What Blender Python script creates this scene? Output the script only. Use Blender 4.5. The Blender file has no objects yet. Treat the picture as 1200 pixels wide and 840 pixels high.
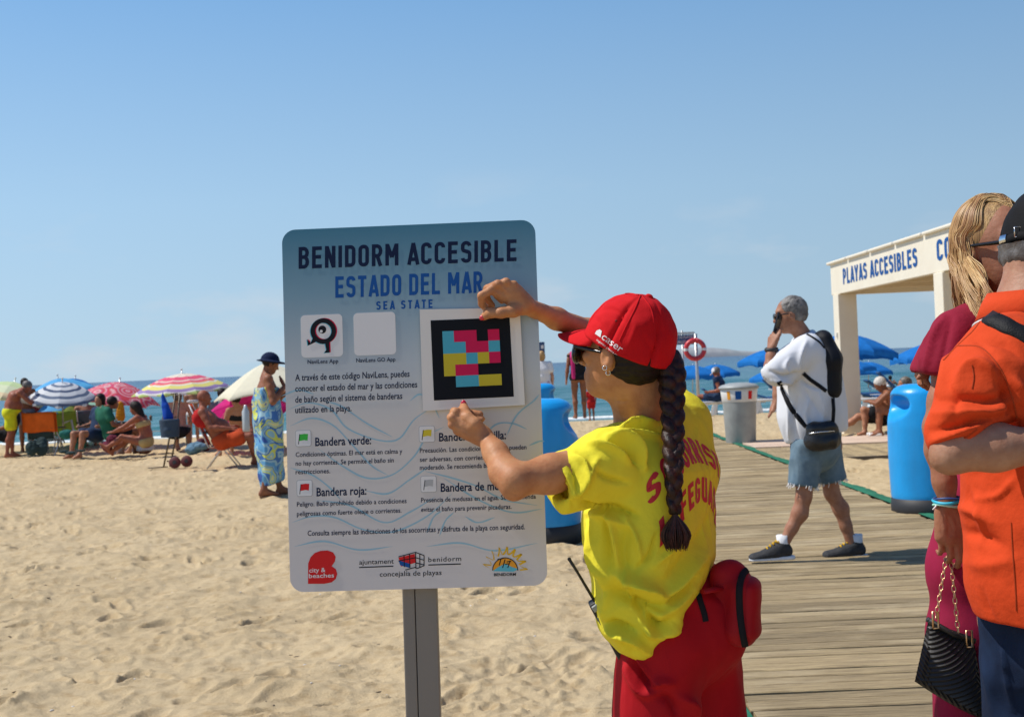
import bpy, math, random
import numpy as np
from mathutils import Vector, Matrix
from mathutils.bvhtree import BVHTree

# ---------------------------------------------------------------- camera, sky, sun, exposure
scn = bpy.context.scene
COL = scn.collection
FPX, ROLL, PITCH = 1500.0, math.radians(-2.46), 7 / 1500.0
CAM = np.array([0.0, 0.0, 1.4])
_a = math.pi / 2 + PITCH
_Rx = np.array([[1, 0, 0], [0, math.cos(_a), -math.sin(_a)], [0, math.sin(_a), math.cos(_a)]])
_Rz = np.array([[math.cos(ROLL), -math.sin(ROLL), 0], [math.sin(ROLL), math.cos(ROLL), 0], [0, 0, 1]])
MC = _Rx @ _Rz
cd = bpy.data.cameras.new('camera'); cam = bpy.data.objects.new('camera', cd); COL.objects.link(cam)
m4 = np.eye(4); m4[:3, :3] = MC; m4[:3, 3] = CAM
cam.matrix_world = Matrix(m4.tolist())
cd.lens = 45.0; cd.sensor_width = 36.0; cd.sensor_fit = 'HORIZONTAL'; cd.clip_start = 0.05; cd.clip_end = 30000
cd.dof.use_dof = True; cd.dof.focus_distance = 3.1; cd.dof.aperture_fstop = 11.0
scn.camera = cam

SUN_EL, SUN_AZ = 55.0, 4.0      # degrees above the horizon; degrees behind the camera's left
sun_dir = np.array([-math.cos(math.radians(SUN_EL)) * math.cos(math.radians(SUN_AZ)),
                    math.cos(math.radians(SUN_EL)) * math.sin(math.radians(SUN_AZ)), math.sin(math.radians(SUN_EL))])
world = bpy.data.worlds.new("World"); scn.world = world; world.use_nodes = True
wn, wl = world.node_tree.nodes, world.node_tree.links
for n in list(wn): wn.remove(n)
wo = wn.new('ShaderNodeOutputWorld'); bg = wn.new('ShaderNodeBackground'); sky = wn.new('ShaderNodeTexSky')
sky.sky_type = 'NISHITA'; sky.sun_disc = False
sky.sun_elevation = math.radians(SUN_EL)
sky.sun_rotation = math.atan2(sun_dir[0], sun_dir[1])
sky.altitude = 0; sky.air_density = 1.0; sky.dust_density = 0.7; sky.ozone_density = 2.5
# a few faint clouds low over the sea, laid out by sky direction
tc = wn.new('ShaderNodeTexCoord'); mp = wn.new('ShaderNodeMapping'); mp.inputs['Scale'].default_value = (3.0, 3.0, 9.0)
nz = wn.new('ShaderNodeTexNoise'); nz.inputs['Scale'].default_value = 2.2; nz.inputs['Detail'].default_value = 6; nz.inputs['Roughness'].default_value = 0.55
cr = wn.new('ShaderNodeValToRGB'); cr.color_ramp.elements[0].position = 0.55; cr.color_ramp.elements[1].position = 0.74
sx = wn.new('ShaderNodeSeparateXYZ'); mr = wn.new('ShaderNodeMapRange')
mr.inputs['From Min'].default_value = 0.0; mr.inputs['From Max'].default_value = 0.16; mr.inputs['To Min'].default_value = 0.75; mr.inputs['To Max'].default_value = 0.0
mu = wn.new('ShaderNodeMath'); mu.operation = 'MULTIPLY'
mx = wn.new('ShaderNodeMix'); mx.data_type = 'RGBA'; mx.inputs['B'].default_value = (7.2, 7.7, 8.3, 1)
wl.new(tc.outputs['Generated'], mp.inputs['Vector']); wl.new(mp.outputs[0], nz.inputs['Vector']); wl.new(nz.outputs[0], cr.inputs[0])
wl.new(tc.outputs['Generated'], sx.inputs[0]); wl.new(sx.outputs['Z'], mr.inputs['Value'])
wl.new(cr.outputs[0], mu.inputs[0]); wl.new(mr.outputs[0], mu.inputs[1]); wl.new(mu.outputs[0], mx.inputs['Factor'])
hz = wn.new('ShaderNodeMix'); hz.data_type = 'RGBA'; hz.inputs['Factor'].default_value = .86
rp_ = wn.new('ShaderNodeValToRGB'); e_ = rp_.color_ramp.elements; K_ = 1 / .09
e_[0].position = 0; e_[0].color = (.46, .64, .79, 1); e_[1].position = 1; e_[1].color = (.04, .11, .33, 1)
for p_, c_ in ((.03, (.43, .62, .79)), (.13, (.375, .59, .815)), (.28, (.215, .44, .765)), (.5, (.09, .23, .56))): k_ = e_.new(p_); k_.color = (*c_, 1)
wl.new(sx.outputs['Z'], rp_.inputs[0]); az = wn.new('ShaderNodeMath'); az.operation = 'MULTIPLY_ADD'; az.inputs[1].default_value = -.32 * K_; az.inputs[2].default_value = 1.0 * K_; wl.new(sx.outputs['X'], az.inputs[0])
sc_n = wn.new('ShaderNodeVectorMath'); sc_n.operation = 'SCALE'; wl.new(rp_.outputs[0], sc_n.inputs[0]); wl.new(az.outputs[0], sc_n.inputs['Scale'])
wl.new(sky.outputs[0], hz.inputs['A']); wl.new(sc_n.outputs[0], hz.inputs['B']); wl.new(hz.outputs['Result'], mx.inputs['A']); wl.new(mx.outputs['Result'], bg.inputs['Color'])
bg.inputs['Strength'].default_value = 0.09
wl.new(bg.outputs[0], wo.inputs[0])
sd = bpy.data.lights.new('sun', 'SUN'); sd.energy = 4.9; sd.angle = math.radians(0.5); sd.color = (1.0, 0.95, 0.87)
so = bpy.data.objects.new('sun', sd); COL.objects.link(so)
so.rotation_euler = Vector((-sun_dir).tolist()).to_track_quat('-Z', 'Y').to_euler(); so.location = (-20, 5, 30)
scn.view_settings.view_transform = 'Standard'; scn.view_settings.look = 'None'
scn.view_settings.exposure = 0.0; scn.view_settings.gamma = 1.0
scn.cycles.max_bounces = 6
random.seed(4); RNG = np.random.default_rng(4)

# ---------------------------------------------------------------- helpers: places
def A(*v): return np.array(v, float)
def ray(px, py):
    d = MC @ np.array([(px - 600) / FPX, -(py - 420) / FPX, -1.0]); return d
def P(px, py, y):                       # the point of a photo pixel at a given distance in y
    d = ray(px, py); return CAM + d * (y / d[1])
def G(px, py, z=0.0):                   # the point of a photo pixel on the level z
    d = ray(px, py); return CAM + d * ((z - CAM[2]) / d[2])
def PX(Vw):                             # world points to photo pixels
    q = (np.asarray(Vw) - CAM) @ MC
    return np.stack([600 + FPX * q[..., 0] / -q[..., 2], 420 - FPX * q[..., 1] / -q[..., 2]], -1)
def unit(v): v = np.asarray(v, float); return v / (np.linalg.norm(v) + 1e-12)
def rotz(a): c, s = math.cos(a), math.sin(a); return np.array([[c, -s, 0], [s, c, 0], [0, 0, 1]])
def rota(ax, a):
    k = unit(ax); K = np.array([[0, -k[2], k[1]], [k[2], 0, -k[0]], [-k[1], k[0], 0]])
    return np.eye(3) + math.sin(a) * K + (1 - math.cos(a)) * K @ K
def ground_z(y):                        # the beach falls away behind its crest
    t = np.clip((np.asarray(y, float) - 29.5) / 20.0, 0, 1); return -1.05 * (t * (1 - .35 * (1 - t)))

# ---------------------------------------------------------------- helpers: materials
MATS = {}
def mat(name, col, rough=0.6, col2=None, nscale=8.0, nstretch=(1, 1, 1), bump=0.0, bscale=60.0, metal=0.0, sheen=0.0,
        sss=0.0, coat=0.0, spec=0.5, rnd=0.0, alpha=None, bstretch=(1, 1, 1), trans=0.0, detail=4.0, bdist=0.01):
    if name in MATS: return MATS[name]
    m = bpy.data.materials.new(name); m.use_nodes = True; MATS[name] = m
    n, l = m.node_tree.nodes, m.node_tree.links; b = n['Principled BSDF']
    b.inputs['Base Color'].default_value = (*col, 1); b.inputs['Roughness'].default_value = rough
    b.inputs['Metallic'].default_value = metal; b.inputs['Specular IOR Level'].default_value = spec
    b.inputs['Sheen Weight'].default_value = sheen; b.inputs['Coat Weight'].default_value = coat
    if sss: b.inputs['Subsurface Weight'].default_value = sss; b.inputs['Subsurface Radius'].default_value = (0.012, 0.004, 0.002); b.inputs['Subsurface Scale'].default_value = 1.0
    if trans:                            # thin cloth that lets some light through
        tr = n.new('ShaderNodeBsdfTranslucent'); ms = n.new('ShaderNodeMixShader'); ms.inputs[0].default_value = trans
        tr.inputs[0].default_value = (*col, 1); l.new(b.outputs[0], ms.inputs[1]); l.new(tr.outputs[0], ms.inputs[2]); l.new(ms.outputs[0], n['Material Output'].inputs[0])
    tc = n.new('ShaderNodeTexCoord')
    if col2 is not None:
        mp = n.new('ShaderNodeMapping'); mp.inputs['Scale'].default_value = nstretch; l.new(tc.outputs['Object'], mp.inputs[0])
        t = n.new('ShaderNodeTexNoise'); t.inputs['Scale'].default_value = nscale; t.inputs['Detail'].default_value = detail; t.inputs['Roughness'].default_value = .6
        l.new(mp.outputs[0], t.inputs['Vector'])
        r = n.new('ShaderNodeValToRGB'); r.color_ramp.elements[0].position = .35; r.color_ramp.elements[1].position = .65
        r.color_ramp.elements[0].color = (*col, 1); r.color_ramp.elements[1].color = (*col2, 1)
        l.new(t.outputs[0], r.inputs[0]); out = r.outputs[0]
        if rnd:
            oi = n.new('ShaderNodeObjectInfo'); hs = n.new('ShaderNodeHueSaturation'); mr = n.new('ShaderNodeMapRange')
            mr.inputs['To Min'].default_value = 1 - rnd; mr.inputs['To Max'].default_value = 1 + rnd
            l.new(oi.outputs['Random'], mr.inputs[0]); l.new(mr.outputs[0], hs.inputs['Value']); l.new(out, hs.inputs['Color']); out = hs.outputs[0]
            ad = n.new('ShaderNodeVectorMath'); ad.operation = 'ADD'; mm = n.new('ShaderNodeVectorMath'); mm.operation = 'SCALE'; mm.inputs['Scale'].default_value = 37.0
            cb = n.new('ShaderNodeCombineXYZ')
            for q in range(3): l.new(oi.outputs['Random'], cb.inputs[q])
            l.new(cb.outputs[0], mm.inputs[0]); l.new(mp.outputs[0], ad.inputs[0]); l.new(mm.outputs[0], ad.inputs[1]); l.new(ad.outputs[0], t.inputs['Vector'])
        l.new(out, b.inputs['Base Color'])
        if trans: l.new(out, tr.inputs[0])
    if bump:
        mp2 = n.new('ShaderNodeMapping'); mp2.inputs['Scale'].default_value = bstretch; l.new(tc.outputs['Object'], mp2.inputs[0])
        t2 = n.new('ShaderNodeTexNoise'); t2.inputs['Scale'].default_value = bscale; t2.inputs['Detail'].default_value = 5
        l.new(mp2.outputs[0], t2.inputs['Vector'])
        bp = n.new('ShaderNodeBump'); bp.inputs['Strength'].default_value = bump; bp.inputs['Distance'].default_value = bdist
        l.new(t2.outputs[0], bp.inputs['Height']); l.new(bp.outputs[0], b.inputs['Normal'])
    return m
def S(r, g, b):                          # sRGB 0..255 to linear
    return tuple(((c / 255) / 12.92 if c <= 10.3 else ((c / 255 + .055) / 1.055) ** 2.4) for c in (r, g, b))
def dk(c, f): return tuple(x * f for x in c)
def cloth(name, c, var=.8, **k):
    k.setdefault('rough', .88); k.setdefault('sheen', .0); k.setdefault('spec', .2); k.setdefault('bump', .32); k.setdefault('bscale', 60.); k.setdefault('bdist', .006)
    return mat(name, c, col2=dk(c, var), nscale=7., **k)
def skin(name, c):
    return mat(name, c, rough=.55, col2=(c[0] * .80, c[1] * .70, c[2] * .66), nscale=26., detail=8., sss=.10, bump=.28, bscale=110., bdist=.004, spec=.3)
def plastic(name, c, rough=.35, **k):
    return mat(name, c, rough=rough, col2=dk(c, .82), nscale=5., bump=.05, bscale=120., **k)

# ---------------------------------------------------------------- helpers: objects
ORG = {}
def tag(o, label=None, cat=None, group=None, kind=None):
    if label: o['label'] = label
    if cat: o['category'] = cat
    if group: o['group'] = group
    if kind: o['kind'] = kind
    return o
def thing(name, label, cat, loc, group=None):
    o = bpy.data.objects.new(name, None); COL.objects.link(o); o.location = tuple(loc); o.empty_display_size = .1
    ORG[o] = np.array(loc, float); return tag(o, label, cat, group)
def mesh(name, V, F, m=None, smooth=True, F2=None):
    V = np.asarray(V, np.float32); me = bpy.data.meshes.new(name)
    if isinstance(F, np.ndarray) and F2 is None:
        k = F.shape[1]; nf = len(F)
        me.vertices.add(len(V)); me.vertices.foreach_set('co', V.ravel())
        me.loops.add(nf * k); me.loops.foreach_set('vertex_index', F.astype(np.int32).ravel())
        me.polygons.add(nf); me.polygons.foreach_set('loop_start', np.arange(0, nf * k, k, dtype=np.int32))
        me.polygons.foreach_set('loop_total', np.full(nf, k, np.int32))
    else:
        me.from_pydata(V.tolist(), [], [list(map(int, f)) for f in F])
    if smooth: me.polygons.foreach_set('use_smooth', np.ones(len(me.polygons), bool))
    me.update(calc_edges=True); me.validate()
    if m is not None: me.materials.append(m)
    return me
def link(name, me, parent=None, loc=None):
    o = bpy.data.objects.new(name, me); COL.objects.link(o)
    if parent is not None: o.parent = parent; ORG[o] = ORG.get(parent, A(0, 0, 0))
    if loc is not None: o.location = tuple(loc)
    return o
def mobj(name, V, F, m, parent=None, smooth=True, org=None):    # V in world coordinates
    if parent is not None:
        o0 = ORG[parent]; return link(name, mesh(name, np.asarray(V) - o0, F, m, smooth), parent)
    org = A(0, 0, 0) if org is None else np.asarray(org, float)
    o = link(name, mesh(name, np.asarray(V) - org, F, m, smooth), None, org); ORG[o] = org; return o
class MB:
    def __init__(s): s.V = []; s.F = []; s.n = 0
    def add(s, V, F):
        V = np.asarray(V, float); s.V.append(V); s.F += [tuple(int(i) + s.n for i in f) for f in F]; s.n += len(V); return s
    def box(s, c, d, R=None):
        c = np.asarray(c, float); h = np.asarray(d, float) / 2
        V = np.array([[x, y, z] for x in (-1, 1) for y in (-1, 1) for z in (-1, 1)], float) * h
        if R is not None: V = V @ np.asarray(R).T
        return s.add(V + c, [(0, 1, 3, 2), (4, 6, 7, 5), (0, 4, 5, 1), (2, 3, 7, 6), (0, 2, 6, 4), (1, 5, 7, 3)])
    def bar(s, a, b, w, d=None, up=(0, 0, 1)):
        a = np.asarray(a, float); b = np.asarray(b, float); z = unit(b - a); x = np.cross(up, z)
        if np.linalg.norm(x) < 1e-3: x = np.cross((0, 1, 0), z)
        x = unit(x); y = np.cross(z, x); R = np.stack([x, y, z], 1)
        return s.box((a + b) / 2, (w, d or w, np.linalg.norm(b - a)), R)
    def tube(s, pts, r, seg=8, caps=True, flat=1.0, up=None):
        pts = np.asarray(pts, float); n = len(pts); r = np.broadcast_to(np.asarray(r, float), (n,))
        T = np.gradient(pts, axis=0); T /= np.linalg.norm(T, axis=1, keepdims=True) + 1e-12
        u = np.array(up if up is not None else (0, 0, 1.), float)
        if abs(np.dot(unit(u), T[0])) > .95: u = np.array((0, 1., 0))
        V = []
        for i in range(n):
            u = u - T[i] * np.dot(u, T[i]); u = unit(u); v = np.cross(T[i], u)
            for k in range(seg):
                an = 2 * math.pi * k / seg; V.append(pts[i] + r[i] * (math.cos(an) * v + flat * math.sin(an) * u))
        F = []
        for i in range(n - 1):
            for k in range(seg):
                a = i * seg + k; b = i * seg + (k + 1) % seg; F.append((a, b, b + seg, a + seg))
        if caps: F.append(tuple(range(seg - 1, -1, -1))); F.append(tuple((n - 1) * seg + k for k in range(seg)))
        return s.add(V, F)
    def lathe(s, prof, c=(0, 0, 0), seg=32, R=None, capb=True, capt=True):
        V = []; n = len(prof)
        for (r, z) in prof:
            for k in range(seg):
                an = 2 * math.pi * k / seg; V.append((r * math.cos(an), r * math.sin(an), z))
        V = np.array(V)
        if R is not None: V = V @ np.asarray(R).T
        F = []
        for i in range(n - 1):
            for k in range(seg):
                a = i * seg + k; b = i * seg + (k + 1) % seg; F.append((a, b, b + seg, a + seg))
        if capb: F.append(tuple(range(seg - 1, -1, -1)))
        if capt: F.append(tuple((n - 1) * seg + k for k in range(seg)))
        return s.add(V + np.asarray(c, float), F)
    def ball(s, c, r, seg=12, rings=8, R=None):
        r = np.broadcast_to(np.asarray(r, float), (3,)); V = []
        for i in range(rings + 1):
            t = math.pi * (i + .02) / (rings + .04)
            for k in range(seg):
                an = 2 * math.pi * k / seg; V.append((math.sin(t) * math.cos(an) * r[0], math.sin(t) * math.sin(an) * r[1], -math.cos(t) * r[2]))
        V = np.array(V)
        if R is not None: V = V @ np.asarray(R).T
        F = [(i * seg + k, i * seg + (k + 1) % seg, (i + 1) * seg + (k + 1) % seg, (i + 1) * seg + k) for i in range(rings) for k in range(seg)]
        return s.add(V + np.asarray(c, float), F)
    def sheet(s, grid, thick=None):      # grid (n,m,3)
        g = np.asarray(grid, float); n, m = g.shape[:2]
        F = [(i * m + j, i * m + j + 1, (i + 1) * m + j + 1, (i + 1) * m + j) for i in range(n - 1) for j in range(m - 1)]
        return s.add(g.reshape(-1, 3), F)
    def build(s, name, m, parent=None, smooth=False, bevel=0, org=None, solid=0, sub=0, angle=True):
        o = mobj(name, np.concatenate(s.V), s.F, m, parent, smooth, org)
        if solid: q = o.modifiers.new('solid', 'SOLIDIFY'); q.thickness = solid; q.offset = 0
        if sub: q = o.modifiers.new('sub', 'SUBSURF'); q.levels = sub; q.render_levels = sub
        if bevel: q = o.modifiers.new('bevel', 'BEVEL'); q.width = bevel; q.segments = 2; q.limit_method = 'ANGLE'
        return o
def copy_tree(o, parent=None):
    c = o.copy(); COL.objects.link(c); c.parent = parent; ORG[c] = ORG.get(o, A(0, 0, 0))
    for ch in list(o.children): copy_tree(ch, c)
    return c
def spline(pts, n=10):
    p = np.asarray(pts, float); p = np.concatenate([[2 * p[0] - p[1]], p, [2 * p[-1] - p[-2]]]); out = []
    for i in range(1, len(p) - 2):
        for t in np.linspace(0, 1, n, endpoint=False):
            a, b, c, d = p[i - 1], p[i], p[i + 1], p[i + 2]
            out.append(.5 * ((2 * b) + (c - a) * t + (2 * a - 5 * b + 4 * c - d) * t * t + (-a + 3 * b - 3 * c + d) * t ** 3))
    out.append(p[-2]); return np.array(out)

# value noise in 3D (numpy), for cloth folds and hair
_NL = RNG.random((32, 32, 32)).astype(np.float32)
def vnoise(Pn):
    Pn = np.asarray(Pn, float); i = np.floor(Pn).astype(int); f = Pn - i; f = f * f * (3 - 2 * f); r = 0
    for dx in (0, 1):
        for dy in (0, 1):
            for dz in (0, 1):
                w = (f[:, 0] if dx else 1 - f[:, 0]) * (f[:, 1] if dy else 1 - f[:, 1]) * (f[:, 2] if dz else 1 - f[:, 2])
                r = r + w * _NL[(i[:, 0] + dx) % 32, (i[:, 1] + dy) % 32, (i[:, 2] + dz) % 32]
    return r * 2 - 1

# ---------------------------------------------------------------- helpers: solid modelling with distance fields
def smin(a, b, k):
    if k <= 0: return np.minimum(a, b)
    h = np.clip(.5 + .5 * (b - a) / k, 0, 1); return b * (1 - h) + a * h - k * h * (1 - h)
class SDF:
    def __init__(s): s.ops = []
    def cone(s, a, b, ra, rb=None, k=.02, w=None, sc=1., sc2=None, mode='u'):
        a = np.asarray(a, float); b = np.asarray(b, float); rb = ra if rb is None else rb
        ww = None if w is None else unit(w); s1 = sc; s2 = sc if sc2 is None else sc2
        def f(X):
            ab = b - a; L = max(float(ab @ ab), 1e-9); t = np.clip(((X - a) @ ab.astype(np.float32)) / L, 0, 1)
            d = X - a.astype(np.float32) - t[..., None] * ab.astype(np.float32); r = ra + (rb - ra) * t
            if ww is not None:
                q = d @ ww.astype(np.float32); ss = s1 + (s2 - s1) * t
                n2 = (d * d).sum(-1) - q * q * (1 - 1 / ss ** 2); return np.sqrt(np.maximum(n2, 0)) - r
            return np.sqrt((d * d).sum(-1)) - r
        R = max(ra, rb) * max(1, s1, s2)
        s.ops.append((f, np.minimum(a, b) - R - k, np.maximum(a, b) + R + k, k, mode)); return s
    def chain(s, pts, rs, k=.02, **kw):
        for i in range(len(pts) - 1): s.cone(pts[i], pts[i + 1], rs[i], rs[i + 1], k, **kw)
        return s
    def ell(s, c, r, R=None, k=.02, mode='u'):
        c = np.asarray(c, float); r = np.asarray(r, float); Rm = np.eye(3) if R is None else np.asarray(R, float)
        def f(X):
            q = (X - c.astype(np.float32)) @ Rm.astype(np.float32); a = np.sqrt(((q / r) ** 2).sum(-1)); b_ = np.sqrt(((q / (r * r)) ** 2).sum(-1))
            return a * (a - 1) / np.maximum(b_, 1e-6)
        m = np.abs(Rm) @ r; s.ops.append((f, c - m - k, c + m + k, k, mode)); return s
    def half(s, p, n, k=0.0):            # cut away the side the normal points to
        p = np.asarray(p, float); n = unit(n)
        s.ops.append((lambda X: -((X - p.astype(np.float32)) @ n.astype(np.float32)), None, None, k, 'c')); return s
    def build(s, h, extra=0.0):
        los = [o[1] for o in s.ops if o[4] == 'u']; his = [o[2] for o in s.ops if o[4] == 'u']
        lo = np.min(los, 0) - 3 * h - extra; hi = np.max(his, 0) + 3 * h + extra
        dims = np.ceil((hi - lo) / h).astype(int) + 1; f = np.full(dims, 10., np.float32)
        ax = [(lo[i] + h * np.arange(dims[i])).astype(np.float32) for i in range(3)]
        for fn, a, b, k, mode in s.ops:
            if a is None: i0 = np.zeros(3, int); i1 = dims
            else:
                i0 = np.clip(np.floor((a - 2 * h - lo) / h).astype(int), 0, dims); i1 = np.clip(np.ceil((b + 2 * h - lo) / h).astype(int) + 1, 0, dims)
            if (i1 <= i0).any(): continue
            sl = tuple(slice(i0[q], i1[q]) for q in range(3))
            X = np.stack(np.meshgrid(*[ax[q][sl[q]] for q in range(3)], indexing='ij'), -1)
            d = fn(X).astype(np.float32)
            if mode == 'u': f[sl] = smin(f[sl], d, k)
            elif mode == 'c' : f[sl] = -smin(-f[sl], d, k)
            else: f[sl] = -smin(-f[sl], d, k)
        return nets(f, lo, h)
def nets(f, lo, h):
    ins = f < 0; c = np.zeros(tuple(np.array(f.shape) - 1), np.uint8)
    for dx in (0, 1):
        for dy in (0, 1):
            for dz in (0, 1): c += ins[dx:f.shape[0] - 1 + dx, dy:f.shape[1] - 1 + dy, dz:f.shape[2] - 1 + dz]
    act = (c > 0) & (c < 8); I = np.argwhere(act); idx = np.full(c.shape, -1, np.int32); idx[act] = np.arange(len(I))
    acc = np.zeros((len(I), 3)); cnt = np.zeros(len(I))
    cs = [(x, y, z) for x in (0, 1) for y in (0, 1) for z in (0, 1)]
    vals = {q: f[I[:, 0] + q[0], I[:, 1] + q[1], I[:, 2] + q[2]] for q in cs}
    for q in cs:
        for axn in range(3):
            if q[axn]: continue
            r = list(q); r[axn] = 1; r = tuple(r); va, vb = vals[q], vals[r]; m = (va < 0) != (vb < 0)
            t = np.where(m, va / np.where(m, va - vb, 1), 0); p = np.tile(np.array(q, float), (len(I), 1)); p[:, axn] += t
            acc[m] += p[m]; cnt[m] += 1
    V = lo + h * (I + acc / np.maximum(cnt, 1)[:, None]); Fs = []
    for axn in range(3):
        o = [1, 1, 1]; o[axn] = 0; sa = tuple(slice(o[q], f.shape[q] - 1) for q in range(3)); sb = list(sa); sb[axn] = slice(1, f.shape[axn]); sb = tuple(sb)
        A_, B_ = ins[sa], ins[sb]; m = A_ != B_; E = np.argwhere(m) + np.array(o); fl = A_[m]
        u, v = [(1, 2), (2, 0), (0, 1)][axn]
        def cell(du, dv):
            e = E.copy(); e[:, u] -= du; e[:, v] -= dv; return idx[e[:, 0], e[:, 1], e[:, 2]]
        q4 = np.stack([cell(1, 1), cell(0, 1), cell(0, 0), cell(1, 0)], 1); q4[~fl] = q4[~fl][:, ::-1]; Fs.append(q4)
    F = np.concatenate(Fs); F = F[(F >= 0).all(1)]; return V, F
def normals(V, F):
    V = np.asarray(V, float); n = np.cross(V[F[:, 2]] - V[F[:, 0]], V[F[:, 3]] - V[F[:, 1]]); N = np.zeros_like(V)
    for k in range(4): np.add.at(N, F[:, k], n)
    return N / (np.linalg.norm(N, axis=1, keepdims=True) + 1e-12)
def relax(V, F, it=2, w=.5):
    for _ in range(it):
        s_ = np.zeros_like(V); c_ = np.zeros(len(V))
        for a, b in ((0, 1), (1, 2), (2, 3), (3, 0)):
            np.add.at(s_, F[:, a], V[F[:, b]]); np.add.at(s_, F[:, b], V[F[:, a]]); np.add.at(c_, F[:, a], 1); np.add.at(c_, F[:, b], 1)
        V = V * (1 - w) + w * s_ / np.maximum(c_, 1)[:, None]
    return V
def wrinkle(V, F, amp, scale, stretch=(1, 1, 1), seed=0.0, ridge=True):
    N = normals(V, F); q = V * np.array(stretch) * scale + seed * 7.3
    n = vnoise(q + .6 * vnoise(q * .7 + 3.1)[:, None]); n = (1 - 2 * np.abs(n)) if ridge else n
    n2 = vnoise(q * 2.3 + 11.) * .35
    return V + N * (amp * (n + n2))[:, None]
def folds(V, F, lines, y, gain=1.0):               # drawn folds: lines of ((px,py)...), width px, height m (+ ridge / - groove)
    N = normals(V, F); q = PX(V); view = CAM - V; vis = (N * view).sum(1) > 0; D = np.zeros(len(V))
    for pts, w, hgt in lines:
        pts = spline(np.array([list(p) for p in pts], float), 6); best = np.full(len(V), 1e9); tt = np.zeros(len(V)); L = len(pts) - 1
        for i in range(L):
            a, b = pts[i], pts[i + 1]; ab = b - a; t = np.clip(((q - a) @ ab) / max(ab @ ab, 1e-9), 0, 1)
            d = np.linalg.norm(q - a - t[:, None] * ab, axis=1); m = d < best; best[m] = d[m]; tt[m] = (i + t[m]) / L
        D += 2.0 * gain * hgt * np.exp(-(best / w) ** 1.5) * np.clip(np.sin(np.pi * np.clip(tt, .04, .96)), 0, 1) ** .5
    return V + N * (D * vis)[:, None]

# ---------------------------------------------------------------- helpers: lettering
def text2d(s, bold=0.0, spacing=1.0, res=3, align='LEFT'):
    cu = bpy.data.curves.new('lettering', 'FONT'); cu.body = s; cu.size = 1; cu.resolution_u = res; cu.offset = bold; cu.space_character = spacing
    cu.fill_mode = 'FRONT'; o = bpy.data.objects.new('lettering', cu); COL.objects.link(o)
    bpy.context.view_layer.update(); dg = bpy.context.evaluated_depsgraph_get()
    me = bpy.data.meshes.new_from_object(o.evaluated_get(dg)); V = np.array([v.co[:] for v in me.vertices]); F = [tuple(p.vertices) for p in me.polygons]
    bpy.data.objects.remove(o); bpy.data.curves.remove(cu); bpy.data.meshes.remove(me); return V[:, :2], F
CAPH = None
def fit_text(s, x0, x1, base, cap, bold=0.0, spacing=1.0, res=3):   # text in a plane, px-like units (y down)
    global CAPH
    if CAPH is None: v, _ = text2d('H'); CAPH = v[:, 1].max()
    v, F = text2d(s, bold, spacing, res); a, b = v[:, 0].min(), v[:, 0].max()
    X = x0 + (v[:, 0] - a) / (b - a) * (x1 - x0); Y = base - v[:, 1] / CAPH * cap; return np.stack([X, Y], 1), F
def cut_long(V2, F, L):                  # split long edges so that lettering can follow a curved surface
    import bmesh
    bm = bmesh.new(); vs = [bm.verts.new((x, y, 0)) for x, y in V2]
    for f in F:
        try: bm.faces.new([vs[i] for i in f])
        except ValueError: pass
    bmesh.ops.triangulate(bm, faces=bm.faces[:])
    for _ in range(3):
        es = [e for e in bm.edges if e.calc_length() > L]
        if not es: break
        bmesh.ops.subdivide_edges(bm, edges=es, cuts=1); bmesh.ops.triangulate(bm, faces=[f for f in bm.faces if len(f.verts) > 3])
    bm.verts.index_update(); V = np.array([v.co[:2] for v in bm.verts]); F = [tuple(v.index for v in f.verts) for f in bm.faces]; bm.free(); return V, F
def decal(name, V2, F, surf, m, parent, direction=None, to3=None, off=.0015):   # lay lettering on a surface (V, F) along a direction
    bv = BVHTree.FromPolygons([tuple(map(float, v)) for v in surf[0]], [tuple(map(int, f)) for f in surf[1]]); out = []; ok = []
    for (x, y) in V2:
        if to3 is None: o = CAM; d = unit(ray(x, y))
        else: o = to3(x, y); d = unit(direction)
        h = bv.ray_cast(Vector(o.tolist()), Vector(d.tolist()))
        if h[0] is None: out.append((0, 0, 0)); ok.append(False)
        else:
            n = np.array(h[1]); n = -n if n @ d > 0 else n; out.append(np.array(h[0]) + n * off); ok.append(True)
    out = np.array(out); F = [f for f in F if all(ok[i] for i in f) and max(np.linalg.norm(out[f[0]] - out[i]) for i in f) < .08]
    used = sorted({i for f in F for i in f}); mp_ = {k: i for i, k in enumerate(used)}
    if not used: return None
    return mobj(name, out[used], [tuple(mp_[i] for i in f) for f in F], m, parent, smooth=True)

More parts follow.
